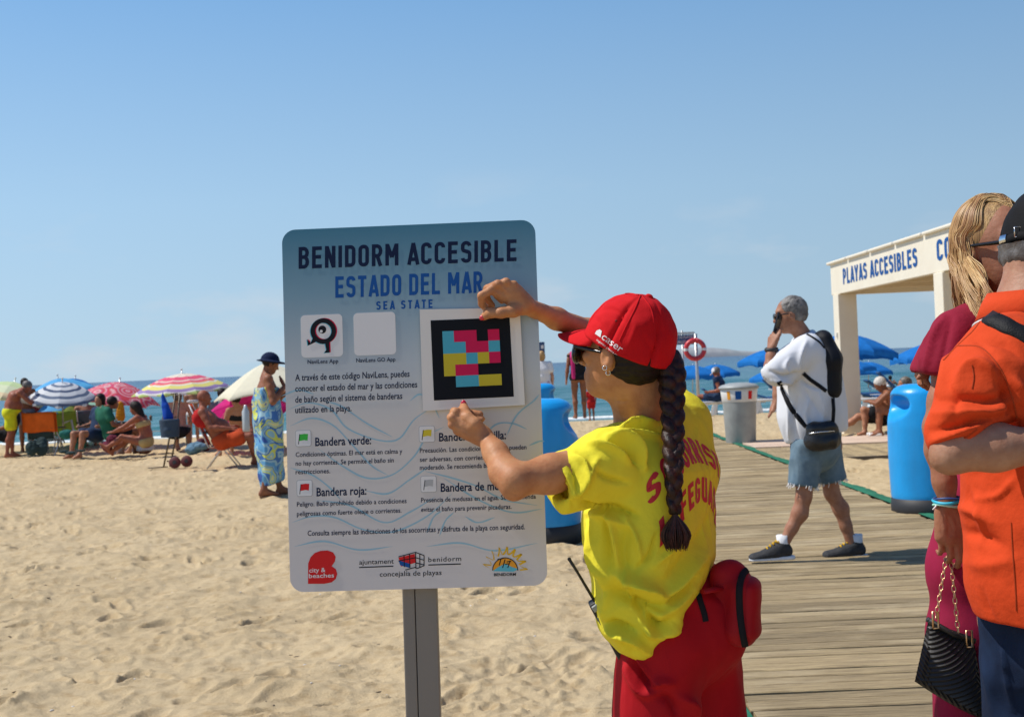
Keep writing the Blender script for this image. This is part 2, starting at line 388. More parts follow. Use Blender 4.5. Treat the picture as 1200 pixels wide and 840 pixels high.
def _arc(cx, cy, rx, ry, a0, a1, n=7): return [(cx + rx * math.cos(math.radians(a)), cy + ry * math.sin(math.radians(a))) for a in np.linspace(a0, a1, n)]
def glyph(ch, t):                        # a narrow DIN-like capital as centre lines; returns width, strokes
    h = t / 2; w = .50; l, r, b, u = h, w - h, h, 1 - h; q = .15; m = .53
    O = [(l, .5)] + _arc(l + q, u - q, q, q, 180, 90) + _arc(r - q, u - q, q, q, 90, 0) + _arc(r - q, b + q, q, q, 0, -90) + _arc(l + q, b + q, q, q, -90, -180) + [(l, .5)]
    B1 = [(l, u), (r - q - .02, u)] + _arc(r - q - .01, u - (u - m) / 2, q, (u - m) / 2, 90, -90) + [(l, m)]; B2 = [(l, m), (r - q, m)] + _arc(r - q, b + (m - b) / 2, q, (m - b) / 2, 90, -90) + [(l, b)]
    D = {'O': [O], 'D': [[(l, 0), (l, 1)], [(l, u), (r - q, u)] + _arc(r - q, u - q, q, q, 90, 0) + _arc(r - q, b + q, q, q, 0, -90) + [(l, b)]], 'B': [[(l, b - h), (l, u + h)], B1, B2], 'P': [[(l, 0), (l, 1)], [(l, u), (r - q, u)] + _arc(r - q, u - (u - .45) / 2, q, (u - .45) / 2, 90, -90) + [(l, .45)]],
         'R': [[(l, 0), (l, 1)], [(l, u), (r - q, u)] + _arc(r - q, u - (u - .47) / 2, q, (u - .47) / 2, 90, -90) + [(l, .47)], [(l + .17, .47), (r, 0)]], 'E': [[(l, 0), (l, 1)], [(l, u), (.46, u)], [(l, .52), (.42, .52)], [(l, b), (.46, b)]], 'F': [[(l, 0), (l, 1)], [(l, u), (.46, u)], [(l, .5), (.42, .5)]],
         'L': [[(l, 0), (l, 1)], [(l, b), (.44, b)]], 'I': [[(l, 0), (l, 1)]], 'N': [[(l, 0), (l, 1)], [(r, 0), (r, 1)], [(l + .01, .97), (r - .01, .03)]], 'T': [[(.0, u), (w - .04, u)], [(w / 2 - .02, 0), (w / 2 - .02, 1)]], 'A': [[(.06, 0), (w / 2 + .02, 1)], [(w - .02, 0), (w / 2 + .02, 1)], [(.12, .25), (w - .08, .25)]],
         'M': [[(l, 0), (l, 1)], [(.62 - h, 0), (.62 - h, 1)], [(l + .01, .97), (.31, .38)], [(.61 - h, .97), (.31, .38)]], 'S': [_arc(r - q, u - q, q, q, 5, 90) + _arc(l + q, u - q * .95, q, q * .95, 90, 180) + _arc(l + q, m + q * .78, q, q * .72, 180, 262) + _arc(r - q, m - q * .9, q, q * .8, 80, 0) + _arc(r - q, b + q, q, q, 0, -90) + _arc(l + q, b + q, q, q, -90, -175)],
         'C': [_arc(r - q, u - q, q, q, -8, 90) + _arc(l + q, u - q, q, q, 90, 180) + _arc(l + q, b + q, q, q, 180, 270) + _arc(r - q, b + q, q, q, -90, 8)], 'Y': [[(.04, 1), (.25, .42)], [(.46, 1), (.25, .42)], [(.25, .46), (.25, 0)]], 'U': [[(l, 1)] + _arc(l + q, b + q, q, q, 180, 270) + _arc(r - q, b + q, q, q, -90, 0) + [(r, 1)]],
         'G': [_arc(r - q, u - q, q, q, -8, 90) + _arc(l + q, u - q, q, q, 90, 180) + _arc(l + q, b + q, q, q, 180, 270) + _arc(r - q, b + q, q, q, -90, 0) + [(r, .48)], [(r + h, .48), (w * .5, .48)]]}
    return {'I': t, 'M': .62, 'L': .45, 'E': .47, 'F': .47, 'T': .46}.get(ch, w), D.get(ch, [])
def stroke_text(s, t=.16, gap=.13, space=.34):   # returns a list of (ribbon grid n x 2 x 2) with unit cap height, and total width
    x = 0; out = []
    for ch in s:
        if ch == ' ': x += space; continue
        w, st = glyph(ch, t)
        for p in st:
            p = np.array(p, float); d = np.gradient(p, axis=0) if len(p) > 2 else np.repeat((p[1] - p[0])[None], 2, 0); d /= np.linalg.norm(d, axis=1, keepdims=True) + 1e-9; nn = np.stack([-d[:, 1], d[:, 0]], 1) * t / 2
            g = np.stack([p + nn, p - nn], 1); g[..., 0] += x; out.append(g)
        x += w + gap
    return out, x - gap
# ================================================================ THE SETTING
# ---- sand
def fft_noise(n, lo, hi, aniso=1.0, seed=0):
    r = np.random.default_rng(seed); w = r.standard_normal((n, n)); W = np.fft.rfft2(w)
    kx = np.fft.rfftfreq(n)[None, :] * n; ky = np.fft.fftfreq(n)[:, None] * n * aniso; k = np.hypot(kx, ky)
    W *= ((k > lo) & (k < hi)) / np.maximum(k, 1) ** 1.15; o = np.fft.irfft2(W, (n, n)); return o / o.std()
NG = 2048; GX0, GY0, GD = -15.0, 2.0, 0.0148      # a 30 m square of beach
H = .010 * fft_noise(NG, 3, 26, 1.3, 1) + .0105 * fft_noise(NG, 26, 110, 1.0, 2) + .0036 * fft_noise(NG, 110, 500, 1.0, 3)
def stamp(x, y, L, W, a, dep):
    R = int((L * 1.9) / GD) + 2; ci = int((x - GX0) / GD); cj = int((y - GY0) / GD)
    if ci < R or cj < R or ci > NG - R - 1 or cj > NG - R - 1: return
    jj, ii = np.mgrid[cj - R:cj + R + 1, ci - R:ci + R + 1]; dx = (ii * GD + GX0 - x); dy = (jj * GD + GY0 - y)
    u = dx * math.cos(a) + dy * math.sin(a); v = -dx * math.sin(a) + dy * math.cos(a)
    d = np.sqrt((u / L) ** 2 + (v / (W * (1 + .25 * np.tanh(u / L * 2)))) ** 2)
    s = -dep / (1 + np.exp((d - .95) * 9)) + dep * .55 * np.exp(-((d - 1.35) / .3) ** 2)
    H[cj - R:cj + R + 1, ci - R:ci + R + 1] += s
for i in range(6500):
    y = 2.5 + 27 * RNG.random() ** 1.2; x = (RNG.random() * 2 - 1) * 14
    big = RNG.random() < .45
    stamp(x, y, .085 + .05 * RNG.random() if big else .03 + .035 * RNG.random(), (.036 + .022 * RNG.random()) if big else (.022 + .02 * RNG.random()), RNG.normal(.4, .8), (.012 + .024 * RNG.random()) if big else .008 + .010 * RNG.random())
# crusted, kicked-up patches
cl = fft_noise(NG, 150, 600, 1.0, 9)
def crust(px, py, r):
    c = G(px, py); jj, ii = np.mgrid[0:NG, 0:NG]; d = ((ii * GD + GX0 - c[0]) / r) ** 2 + ((jj * GD + GY0 - c[1]) / (r * .8)) ** 2
    w = np.exp(-d * 1.2); H[:] += w * (np.maximum(cl, .2) * .009 - .006)
for c in ((640, 785, .28), (585, 775, .22), (545, 800, .2), (650, 810, .25), (690, 790, .2), (420, 790, .3), (20, 700, .4), (60, 745, .4), (560, 760, .15), (300, 620, .5), (215, 625, .6), (165, 755, .25), (470, 815, .25), (655, 745, .2), (610, 825, .3)): crust(*c)
def sand_h(x, y):
    u = np.clip((x - GX0) / GD, 0, NG - 1.01); v = np.clip((y - GY0) / GD, 0, NG - 1.01); i = u.astype(int); j = v.astype(int); fu = u - i; fv = v - j
    h = H[j, i] * (1 - fu) * (1 - fv) + H[j, i + 1] * fu * (1 - fv) + H[j + 1, i] * (1 - fu) * fv + H[j + 1, i + 1] * fu * fv
    e = np.clip((x - GX0) / 1.5, 0, 1) * np.clip((GX0 + NG * GD - x) / 1.5, 0, 1) * np.clip((y - GY0) / 1.0, 0, 1) * np.clip((GY0 + NG * GD - y) / 1.5, 0, 1)
    h = h * e
    # trodden flat beside and under the boards
    bl, br = board_x(y); inside = (x > bl - .1) & (x < br + .1) & (y < 25)
    h = np.where(inside, -.05, h)
    br2 = (x > 3.3) & (x < 13) & (y > 16.3) & (y < 20.7); h = np.where(br2, -.03, h)
    sm = np.exp(-((np.maximum(0, np.maximum(bl - x, x - br))) / .5) ** 2); h = h - sm * .012 * (~inside)
    berm = .06 * np.exp(-((y - 28.6 - .4 * np.sin(x * .35)) / .8) ** 2) * (x < 1.5)
    return h + ground_z(y) + berm
def board_x(y): return .84 + .0085 * (np.asarray(y) - 5), 3.29 + .0085 * (np.asarray(y) - 5)
ys = np.concatenate([np.linspace(-400, -4, 12), np.linspace(-3, 3.2, 50), 1 / np.linspace(1 / 3.3, 1 / 31.5, 760), np.linspace(31.8, 70, 90)])
sc_ = np.concatenate([-np.geomspace(60, 1.02, 30), np.linspace(-1, 1, 900), np.geomspace(1.02, 60, 30)])
wy = .47 * np.maximum(ys, 3.0) + .6
YY = np.repeat(ys[:, None], len(sc_), 1); XX = sc_[None, :] * wy[:, None]
ZZ = sand_h(XX, YY)
n_, m_ = XX.shape; ii = np.arange(n_ * m_).reshape(n_, m_)
SF = np.stack([ii[:-1, :-1], ii[:-1, 1:], ii[1:, 1:], ii[1:, :-1]], -1).reshape(-1, 4)
sandm = bpy.data.materials.new('sand'); sandm.use_nodes = True
n, l = sandm.node_tree.nodes, sandm.node_tree.links; b = n['Principled BSDF']; b.inputs['Roughness'].default_value = .95; b.inputs['Specular IOR Level'].default_value = .15
tc = n.new('ShaderNodeTexCoord')
def ntex(scale, det, rough=.6):
    t = n.new('ShaderNodeTexNoise'); t.inputs['Scale'].default_value = scale; t.inputs['Detail'].default_value = det; t.inputs['Roughness'].default_value = rough; l.new(tc.outputs['Object'], t.inputs[0]); return t
t1 = ntex(.6, 6); t2 = ntex(420, 2); t3 = ntex(9, 8, .7)
r1 = n.new('ShaderNodeValToRGB'); r1.color_ramp.elements[0].position = .3; r1.color_ramp.elements[1].position = .7
r1.color_ramp.elements[0].color = (.53, .410, .240, 1); r1.color_ramp.elements[1].color = (.625, .497, .305, 1); l.new(t1.outputs[0], r1.inputs[0])
def mixc(a, bcol, f, mode='MULTIPLY', fac=1.0):
    mxx = n.new('ShaderNodeMix'); mxx.data_type = 'RGBA'; mxx.blend_type = mode; mxx.inputs['Factor'].default_value = fac
    l.new(a, mxx.inputs['A']); l.new(bcol, mxx.inputs['B']); return mxx.outputs['Result']
r2 = n.new('ShaderNodeValToRGB'); r2.color_ramp.elements[0].position = .30; r2.color_ramp.elements[1].position = .55
r2.color_ramp.elements[0].color = (.62, .56, .5, 1); r2.color_ramp.elements[1].color = (1, 1, 1, 1); l.new(t2.outputs[0], r2.inputs[0])
r3 = n.new('ShaderNodeValToRGB'); r3.color_ramp.elements[0].position = .32; r3.color_ramp.elements[1].position = .5
r3.color_ramp.elements[0].color = (.80, .74, .66, 1); r3.color_ramp.elements[1].color = (1, 1, 1, 1); l.new(t3.outputs[0], r3.inputs[0])
# wet sand towards the waterline
spx = n.new('ShaderNodeSeparateXYZ'); l.new(tc.outputs['Object'], spx.inputs[0]); wr = n.new('ShaderNodeMapRange'); wr.inputs['From Min'].default_value = 44; wr.inputs['From Max'].default_value = 46.5
l.new(spx.outputs['Y'], wr.inputs[0]); r4 = n.new('ShaderNodeValToRGB'); r4.color_ramp.elements[0].color = (1, 1, 1, 1); r4.color_ramp.elements[1].color = (.45, .42, .4, 1); l.new(wr.outputs[0], r4.inputs[0])
l.new(mixc(mixc(mixc(r1.outputs[0], r2.outputs[0], 1), r3.outputs[0], 1), r4.outputs[0], 1), b.inputs['Base Color'])
ad = n.new('ShaderNodeMath'); ad.operation = 'MULTIPLY_ADD'; ad.inputs[1].default_value = .25; l.new(t2.outputs[0], ad.inputs[0]); t5 = ntex(60, 6, .7); l.new(t5.outputs[0], ad.inputs[2])
bp = n.new('ShaderNodeBump'); bp.inputs['Strength'].default_value = .75; bp.inputs['Distance'].default_value = .014; l.new(ad.outputs[0], bp.inputs['Height']); l.new(bp.outputs[0], b.inputs['Normal'])
tag(link('beach_sand', mesh('beach_sand', np.stack([XX, YY, ZZ], -1).reshape(-1, 3), SF, sandm)), kind='structure')

# ---- sea
sea = bpy.data.materials.new('sea'); sea.use_nodes = True; n, l = sea.node_tree.nodes, sea.node_tree.links; b = n['Principled BSDF']
b.inputs['Roughness'].default_value = .22; b.inputs['IOR'].default_value = 1.33; b.inputs['Specular IOR Level'].default_value = .22
tc = n.new('ShaderNodeTexCoord'); sp = n.new('ShaderNodeSeparateXYZ'); l.new(tc.outputs['Object'], sp.inputs[0])
lg = n.new('ShaderNodeMath'); lg.operation = 'LOGARITHM'; lg.inputs[1].default_value = 10; l.new(sp.outputs['Y'], lg.inputs[0])
nn = n.new('ShaderNodeTexNoise'); mp = n.new('ShaderNodeMapping'); mp.inputs['Scale'].default_value = (.006, .03, 1); l.new(tc.outputs['Object'], mp.inputs[0]); l.new(mp.outputs[0], nn.inputs[0]); nn.inputs['Detail'].default_value = 5
am = n.new('ShaderNodeMath'); am.operation = 'MULTIPLY_ADD'; am.inputs[1].default_value = .5; l.new(nn.outputs[0], am.inputs[0]); l.new(lg.outputs[0], am.inputs[2])
rr = n.new('ShaderNodeMapRange'); rr.inputs['From Min'].default_value = 1.9; rr.inputs['From Max'].default_value = 3.6; l.new(am.outputs[0], rr.inputs[0])
cr = n.new('ShaderNodeValToRGB'); e = cr.color_ramp.elements; e[0].color = (.055, .175, .175, 1); e[1].color = (.014, .048, .115, 1); e[1].position = .9
k = e.new(.22); k.color = (.036, .135, .155, 1); k = e.new(.5); k.color = (.028, .10, .155, 1)
l.new(rr.outputs[0], cr.inputs[0]); l.new(cr.outputs[0], b.inputs['Base Color'])
def wave(sx_, sy_, scale, det):
    m_2 = n.new('ShaderNodeMapping'); m_2.inputs['Scale'].default_value = (sx_, sy_, 1); m_2.inputs['Rotation'].default_value = (0, 0, .12); l.new(tc.outputs['Object'], m_2.inputs[0])
    q = n.new('ShaderNodeTexNoise'); q.inputs['Scale'].default_value = scale; q.inputs['Detail'].default_value = det; l.new(m_2.outputs[0], q.inputs[0]); return q.outputs[0]
a1 = wave(.35, 1, .9, 6); a2 = wave(.5, 1, .12, 4)
b1 = n.new('ShaderNodeBump'); b1.inputs['Strength'].default_value = .9; b1.inputs['Distance'].default_value = .5; l.new(a1, b1.inputs['Height'])
b2 = n.new('ShaderNodeBump'); b2.inputs['Strength'].default_value = .7; b2.inputs['Distance'].default_value = 1.6; l.new(a2, b2.inputs['Height']); l.new(b1.outputs[0], b2.inputs['Normal']); l.new(b2.outputs[0], b.inputs['Normal'])
yr = np.concatenate([np.linspace(42, 130, 300), np.geomspace(131, 22000, 60)]); xr = np.concatenate([-np.geomspace(200, 1.02, 20), np.linspace(-1, 1, 240), np.geomspace(1.02, 200, 20)])
YS = np.repeat(yr[:, None], len(xr), 1); XS = xr[None, :] * (.5 * yr[:, None] + 2); amp = np.clip((YS - 50) / 10, .15, 1) * np.clip((400 - YS) / 200, 0, 1)
def wz(x, y): return .06 * np.sin(y * .9 + .25 * x + 1.2 * np.sin(x * .11)) + .05 * np.sin(y * 1.9 - .4 * x + 2 * np.sin(x * .2 + y * .1)) + .03 * np.sin(y * .5 + x * .7)
ZS = -.98 + amp * wz(XS, YS); n_, m_ = XS.shape; ii = np.arange(n_ * m_).reshape(n_, m_)
QF = np.stack([ii[:-1, :-1], ii[:-1, 1:], ii[1:, 1:], ii[1:, :-1]], -1).reshape(-1, 4)
tag(link('sea', mesh('sea', np.stack([XS, YS, ZS], -1).reshape(-1, 3), QF, sea)), kind='structure')
# surf line where the waves break
foam = mat('foam', (.8, .82, .8), rough=.8, bump=.6, bscale=8, bdist=.05)
fb = MB()
for k_ in range(1):
    xs = np.linspace(-40, 40, 260); y0 = 51.6 + k_ * 3.4; g = []
    for x in xs:
        w = -.01 + .04 * math.sin(x * .9 + k_) * math.sin(x * .31) + .04 * RNG.random(); w = max(w, .01); yy = y0 + .7 * math.sin(x * .13 + k_) + .25 * math.sin(x * .7)
        g.append([(x, yy - w, -.96 + .0), (x, yy, -.86 + .02 * RNG.random()), (x, yy + w, -.97)])
    fb.sheet(np.array(g))
tag(fb.build('sea_foam', foam, smooth=True), kind='stuff')

# ---- far headland on the right
rock = mat('headland_rock', (.30, .30, .31), rough=.95, col2=(.23, .26, .27), nscale=.03, bump=.2, bscale=.05, bdist=3)
px_h = [(740, 3), (770, 6), (790, 8.5), (812, 11), (830, 10.5), (843, 9.5), (858, 7.5), (870, 5.0), (884, 3.6), (900, 2.8), (920, 1.2), (930, .3)]
hx = np.linspace(740, 930, 120); hh = np.interp(hx, [p[0] for p in px_h], [p[1] for p in px_h]); YH = 2600.
g = []
for i, (x, h_) in enumerate(zip(hx, hh)):
    X = (x - 600) / FPX * YH; hm = h_ / FPX * YH * (1 + .02 * RNG.standard_normal() * 0); hm = max(hm, .5); row = []
    for t, zz in ((-1, -6), (-.92, .28 * hm), (-.8, .62 * hm), (-.5, .86 * hm), (0, hm), (.6, .8 * hm), (1, -6)): row.append((X, YH + 60 + t * 60, zz * (1 + .05 * math.sin(i * .7 + t * 3) * (0 < zz < hm)) + (1.4 if zz > 0 else 0)))
    g.append(row)
tag(MB().sheet(np.array(g)).build('headland', rock, smooth=True), kind='structure')

# ---- boardwalk
wood = mat('weathered_wood', (.42, .315, .165), rough=.92, col2=(.20, .145, .075), nscale=5., nstretch=(1, 26, 8), bump=.7, bscale=26., bstretch=(1.2, 30, 8), bdist=.006, rnd=.24, detail=7)
# drifted sand over the boards
n, l = wood.node_tree.nodes, wood.node_tree.links; b = n['Principled BSDF']; src = b.inputs['Base Color'].links[0].from_socket
ge = n.new('ShaderNodeNewGeometry'); mp = n.new('ShaderNodeMapping'); mp.inputs['Scale'].default_value = (.55, 1.5, 1); l.new(ge.outputs['Position'], mp.inputs[0])
t = n.new('ShaderNodeTexNoise'); t.inputs['Scale'].default_value = 1.9; t.inputs['Detail'].default_value = 8; t.inputs['Roughness'].default_value = .68; l.new(mp.outputs[0], t.inputs[0])
r = n.new('ShaderNodeValToRGB'); r.color_ramp.elements[0].position = .50; r.color_ramp.elements[1].position = .66; r.color_ramp.elements[1].color = (.8, .8, .8, 1); l.new(t.outputs[0], r.inputs[0])
mxw = n.new('ShaderNodeMix'); mxw.data_type = 'RGBA'; l.new(r.outputs[0], mxw.inputs['Factor']); l.new(src, mxw.inputs['A']); mxw.inputs['B'].default_value = (.52, .41, .245, 1); l.new(mxw.outputs['Result'], b.inputs['Base Color'])
bw = link('boardwalk', None); bw['kind'] = 'structure'; ORG[bw] = A(0, 0, 0)
pitch = .124
def plank_mesh(L, W):
    xs = np.linspace(-L / 2, L / 2, 9); sec = [(-W / 2, -.03), (-W / 2, -.005), (-W / 2 + .006, 0), (W / 2 - .006, 0), (W / 2, -.005), (W / 2, -.03)]; V = []; F = []
    for i, x in enumerate(xs):
        wob = RNG.normal(0, .0018); zz = RNG.normal(0, .0012)
        for (y, z) in sec: V.append((x, y + wob, z + zz))
    for i in range(8):
        for k in range(5): a = i * 6 + k; F.append((a, a + 1, a + 7, a + 6))
    F.append((0, 1, 2, 3, 4, 5)); F.append((53, 52, 51, 50, 49, 48)); return mesh('plank', V, F, wood, smooth=False)
pms = [plank_mesh(2.39, pitch - .012 - .004 * (i % 3)) for i in range(7)]
y = 3.2; i = 0
while y < 23.4:
    bl, br = board_x(y); o = link('plank', pms[i % 7], bw, ((bl + br) / 2 + RNG.normal(0, .012), y, .012 + RNG.normal(0, .0022))); o.rotation_euler = (RNG.normal(0, .006), RNG.normal(0, .0012), RNG.normal(0, .0035) + (math.pi if RNG.random() < .5 else 0))
    y += pitch; i += 1
green = cloth('green_webbing', (.03, .19, .11), .6, bscale=120)
for sd_ in (0, 1):
    yy = np.linspace(3.2, 23.3, 240); gg = []
    for q in yy:
        bx = board_x(q)[sd_]; s_ = -1 if sd_ == 0 else 1; wv = .012 * math.sin(q * 3.1) + .008 * RNG.standard_normal()
        gg.append([(bx + s_ * (-.02), q, .0205), (bx + s_ * ((.055 if sd_ else .02) + wv * .4), q, .022 + .002 * math.sin(q * 9)), (bx + s_ * ((.14 if sd_ else .045) + wv), q, .004 + .004 * math.sin(q * 5))])
    MB().sheet(np.array(gg)).build('edge_webbing', green, bw, smooth=True)
dark = mat('joist_dark', (.10, .08, .06), rough=.9)
bb = MB(); [bb.box((board_x(13)[0] + t_ * 2.3 + .04, 13.3, -.032), (.07, 20.4, .025)) for t_ in (0, .5, 1)]; bb.build('joist', dark, bw)
# branch boardwalk and the pale paved strip behind it, leading off to the canopy
br_ = link('branch_boardwalk', None); br_['kind'] = 'structure'; ORG[br_] = A(0, 0, 0)
pm2 = plank_mesh(2.35, .128); x = 3.55; i = 0
while x < 12.6:
    o = link('plank', pm2, br_, (x, 17.72, .010 + RNG.normal(0, .001))); o.rotation_euler = (0, 0, math.pi / 2 + RNG.normal(0, .002)); x += .14
MB().box((8.1, 16.50, -.0), (9.1, .05, .05)).build('edge_beam', dark, br_)
pav = mat('pink_paving', (.55, .40, .31), rough=.9, col2=(.62, .48, .36), nscale=3., bump=.3, bscale=60)
pv = link('paving', None); pv['kind'] = 'structure'; ORG[pv] = A(0, 0, 0)
for a_ in range(22):
    for c_ in range(4):
        if a_ == 0 and c_ == 0: pt = MB().box((0, 0, 0), (.392, .382, .04)).build('paving_slab', pav, pv, bevel=.004); pt.location = (3.75, 19.2, .0); continue
        q = link('paving_slab', pt.data, pv, (3.75 + .4 * a_, 19.2 + .39 * c_, RNG.normal(0, .002)))

# bits of shell, twig and grit lying about
for nm_, mm_, cnt_, rr_ in (('shell_bits', mat('shell_pale', (.62, .58, .52), rough=.6), 160, .007), ('twig_bits', mat('twig_dark', (.12, .085, .05), rough=.9), 170, .006)):
    mb = MB()
    for i in range(cnt_):
        y_ = 4.6 + 13 * RNG.random() ** 1.6; x_ = (RNG.random() * 2 - 1) * .45 * y_ - .3
        if board_x(y_)[0] - .2 < x_ < board_x(y_)[1] + .2: continue
        z_ = float(sand_h(np.array([[x_]]), np.array([[y_]]))[0, 0]); r_s = rr_ * (.5 + RNG.random()); a_s = RNG.random() * 6.3
        mb.ball((x_, y_, z_ + r_s * .15), (r_s * (2.2 if nm_ == 'twig_bits' else 1.0), r_s * .6, r_s * .4), 6, 4, rotz(a_s))
    tag(mb.build(nm_, mm_, smooth=True), kind='stuff')
# ================================================================ THE INFORMATION SIGN
SR = np.array([[0.99869248, 0.05027854, 0.00924089], [-0.05068094, 0.99745, 0.05024879], [-0.00669089, -0.05065142, 0.99869398]])
SC = A(-0.2336, 2.96205, 1.31532); SW, SH = .594, .841
sN = -SR[:, 1]
def sxy(px, py):                         # photo pixel to sign plane coordinates
    d = ray(px, py); t = ((SC - CAM) @ sN) / (d @ sN); q = CAM + d * t - SC; return q @ SR[:, 0], q @ SR[:, 2]
def sp3(u, v, off=0.0): return SC + SR[:, 0] * u + SR[:, 2] * v + sN * off
sbase = A(SC[0], SC[1] + .05, 0)
sign = thing('information_sign', 'tall rounded grey-blue information panel on a metal post, standing in the sand', 'sign', sbase)
def rrect(w, h, r, n=8):
    pts = []
    for cx, cy, a0 in ((w / 2 - r, h / 2 - r, 0), (-w / 2 + r, h / 2 - r, 90), (-w / 2 + r, -h / 2 + r, 180), (w / 2 - r, -h / 2 + r, 270)):
        for k in range(n + 1): a = math.radians(a0 + 90 * k / n); pts.append((cx + r * math.cos(a), cy + r * math.sin(a)))
    return pts
def plate(name, cx, cy, w, h, r, off, th, m, parent, bev=0):
    p = rrect(w, h, r) if r > 0 else [(w / 2, h / 2), (-w / 2, h / 2), (-w / 2, -h / 2), (w / 2, -h / 2)]
    V = [sp3(cx + x, cy + y, off) for x, y in p] + [sp3(cx + x, cy + y, off - th) for x, y in p]; k = len(p)
    F = [tuple(range(k)), tuple(range(2 * k - 1, k - 1, -1))] + [(i, i + k, (i + 1) % k + k, (i + 1) % k) for i in range(k)]
    return mobj(name, V, F, m, parent, smooth=False)
panm = bpy.data.materials.new('printed_panel'); panm.use_nodes = True; n, l = panm.node_tree.nodes, panm.node_tree.links; b = n['Principled BSDF']
b.inputs['Roughness'].default_value = .5; b.inputs['Specular IOR Level'].default_value = .2
tc = n.new('ShaderNodeTexCoord'); sp = n.new('ShaderNodeSeparateXYZ'); l.new(tc.outputs['Object'], sp.inputs[0])
cr = n.new('ShaderNodeValToRGB'); e = cr.color_ramp.elements; mr = n.new('ShaderNodeMapRange'); mr.inputs['From Min'].default_value = SC[2] - SH / 2; mr.inputs['From Max'].default_value = SC[2] + SH / 2
l.new(sp.outputs['Z'], mr.inputs[0]); l.new(mr.outputs[0], cr.inputs[0])
e[0].position = 0; e[0].color = (.62, .575, .55, 1); e[1].position = 1; e[1].color = (.06, .20, .29, 1)
for p_, c_ in ((.45, (.62, .575, .53)), (.62, (.46, .50, .52)), (.82, (.20, .335, .415))): k = e.new(p_); k.color = (*c_, 1)
l.new(cr.outputs[0], b.inputs['Base Color'])
plate('panel', 0, 0, SW, SH, .032, 0, .003, panm, sign)
ink_navy = mat('ink_navy', (.008, .016, .05), rough=.5, spec=.12); ink_blue = mat('ink_blue', (.012, .085, .30), rough=.5, spec=.12); ink_blk = mat('ink_black', (.012, .012, .016), rough=.5, spec=.12)
ink_wave = mat('ink_wave', (.30, .48, .56), rough=.5, spec=.12); ink_white = mat('ink_white', (.72, .70, .68), rough=.5, spec=.12); ink_red = mat('ink_red', (.62, .02, .02), rough=.5, spec=.12)
ink_grn = mat('ink_green', (.05, .45, .06), rough=.5, spec=.12); ink_ylw = mat('ink_yellow', (.62, .50, .04), rough=.5, spec=.12); ink_gry = mat('ink_grey', (.42, .42, .42), rough=.5, spec=.12)
ink_org = mat('ink_orange', (.75, .32, .03), rough=.5, spec=.12); ink_tb = mat('ink_teal', (.12, .45, .55), rough=.5, spec=.12); ink_gold = mat('ink_gold', (.70, .42, .02), rough=.5, spec=.12); ink_mag = mat('ink_magenta', (.62, .015, .06), rough=.5, spec=.12)
def ptext(s, x0, x1, base, cap, m, bold=0.0, parent=None, off=.0007, slope=-.035, spacing=1.0, name='lettering', res=2, rot=None):
    v, F = fit_text(s, x0, x1, 0, cap, bold, spacing, res); out = []
    for (x, y) in v:
        q = sxy(x, base + y + slope * (x - x0)); out.append(sp3(q[0], q[1], off))
    return mobj(name, out, F, m, parent or sign, smooth=False)
def ppoly(pts, m, off=.0006, name='print', parent=None):
    V = [sp3(*sxy(*p), off) for p in pts]; return mobj(name, V, [tuple(range(len(V)))[::-1]], m, parent or sign, smooth=False)
def pshape(mb, pts, off):
    mb.add([sp3(*sxy(*p), off) for p in pts], [tuple(range(len(pts)))[::-1]])
# waves printed faintly across the lower half
wv = MB()
def wavel(pts, w0=2.2, lay=0):
    p = spline(pts, 8); n_ = len(p); t = np.gradient(p, axis=0); nn_ = np.stack([-t[:, 1], t[:, 0]], 1); nn_ /= np.linalg.norm(nn_, axis=1, keepdims=True)
    w = w0 * np.sin(np.linspace(.05, math.pi - .05, n_)) ** .8 * (1 + .3 * np.sin(np.linspace(0, 9, n_))); a = p + nn_ * w[:, None] / 2; c = p - nn_ * w[:, None] / 2
    wv.sheet(np.array([[sp3(*sxy(*a[i]), .00035), sp3(*sxy(*c[i]), .00035)] for i in range(n_)]))
for q in ([(337, 480), (362, 472), (388, 480), (405, 500), (430, 512), (455, 517), (470, 512), (485, 492), (505, 478)],
          [(340, 499), (365, 490), (390, 498), (412, 520), (435, 545), (455, 557)], [(380, 470), (400, 476), (430, 496), (460, 512)],
          [(330, 464), (350, 457), (368, 462)], [(372, 525), (400, 545), (430, 560), (460, 556), (485, 535), (500, 512), (520, 500)],
          [(428, 575), (455, 578), (480, 562), (505, 545)], [(372, 586), (410, 592), (450, 612), (480, 600), (510, 582)],
          [(342, 612), (365, 605), (392, 606), (425, 620), (460, 623), (500, 605), (530, 578)],
          [(593, 512), (606, 486), (625, 470), (632, 462)], [(560, 520), (580, 498), (600, 496), (618, 503)], [(498, 552), (530, 560), (560, 570), (590, 585), (630, 592)],
          [(520, 560), (560, 585), (600, 600), (636, 596)], [(500, 625), (508, 606), (518, 598)], [(515, 628), (522, 610), (532, 600)], [(545, 605), (560, 612), (580, 606)],
          [(480, 470), (492, 462), (505, 470), (515, 490)], [(620, 522), (632, 517), (638, 517)], [(575, 540), (600, 552), (636, 553)], [(345, 640), (380, 634), (420, 644), (460, 640)], [(500, 640), (540, 636), (580, 645), (630, 636)],
          [(340, 548), (365, 556), (385, 570), (400, 586)], [(520, 470), (545, 478), (560, 500)]): wavel(q)
wv.build('wave_print', ink_wave, sign)
def phead(s_, x0, x1, base, cap, m, t=.17, slope=-.036, gap=.14, space=.3):
    gs, W = stroke_text(s_, t, gap, space); k_ = (x1 - x0) / W; mb = MB()
    for i, g in enumerate(gs):
        mb.sheet(np.array([[sp3(*sxy(x0 + p[0] * k_, base - p[1] * cap + slope * p[0] * k_), .0006 + .00002 * (i % 5)) for p in row][::-1] for row in g]))
    return mb.build('lettering', m, sign)
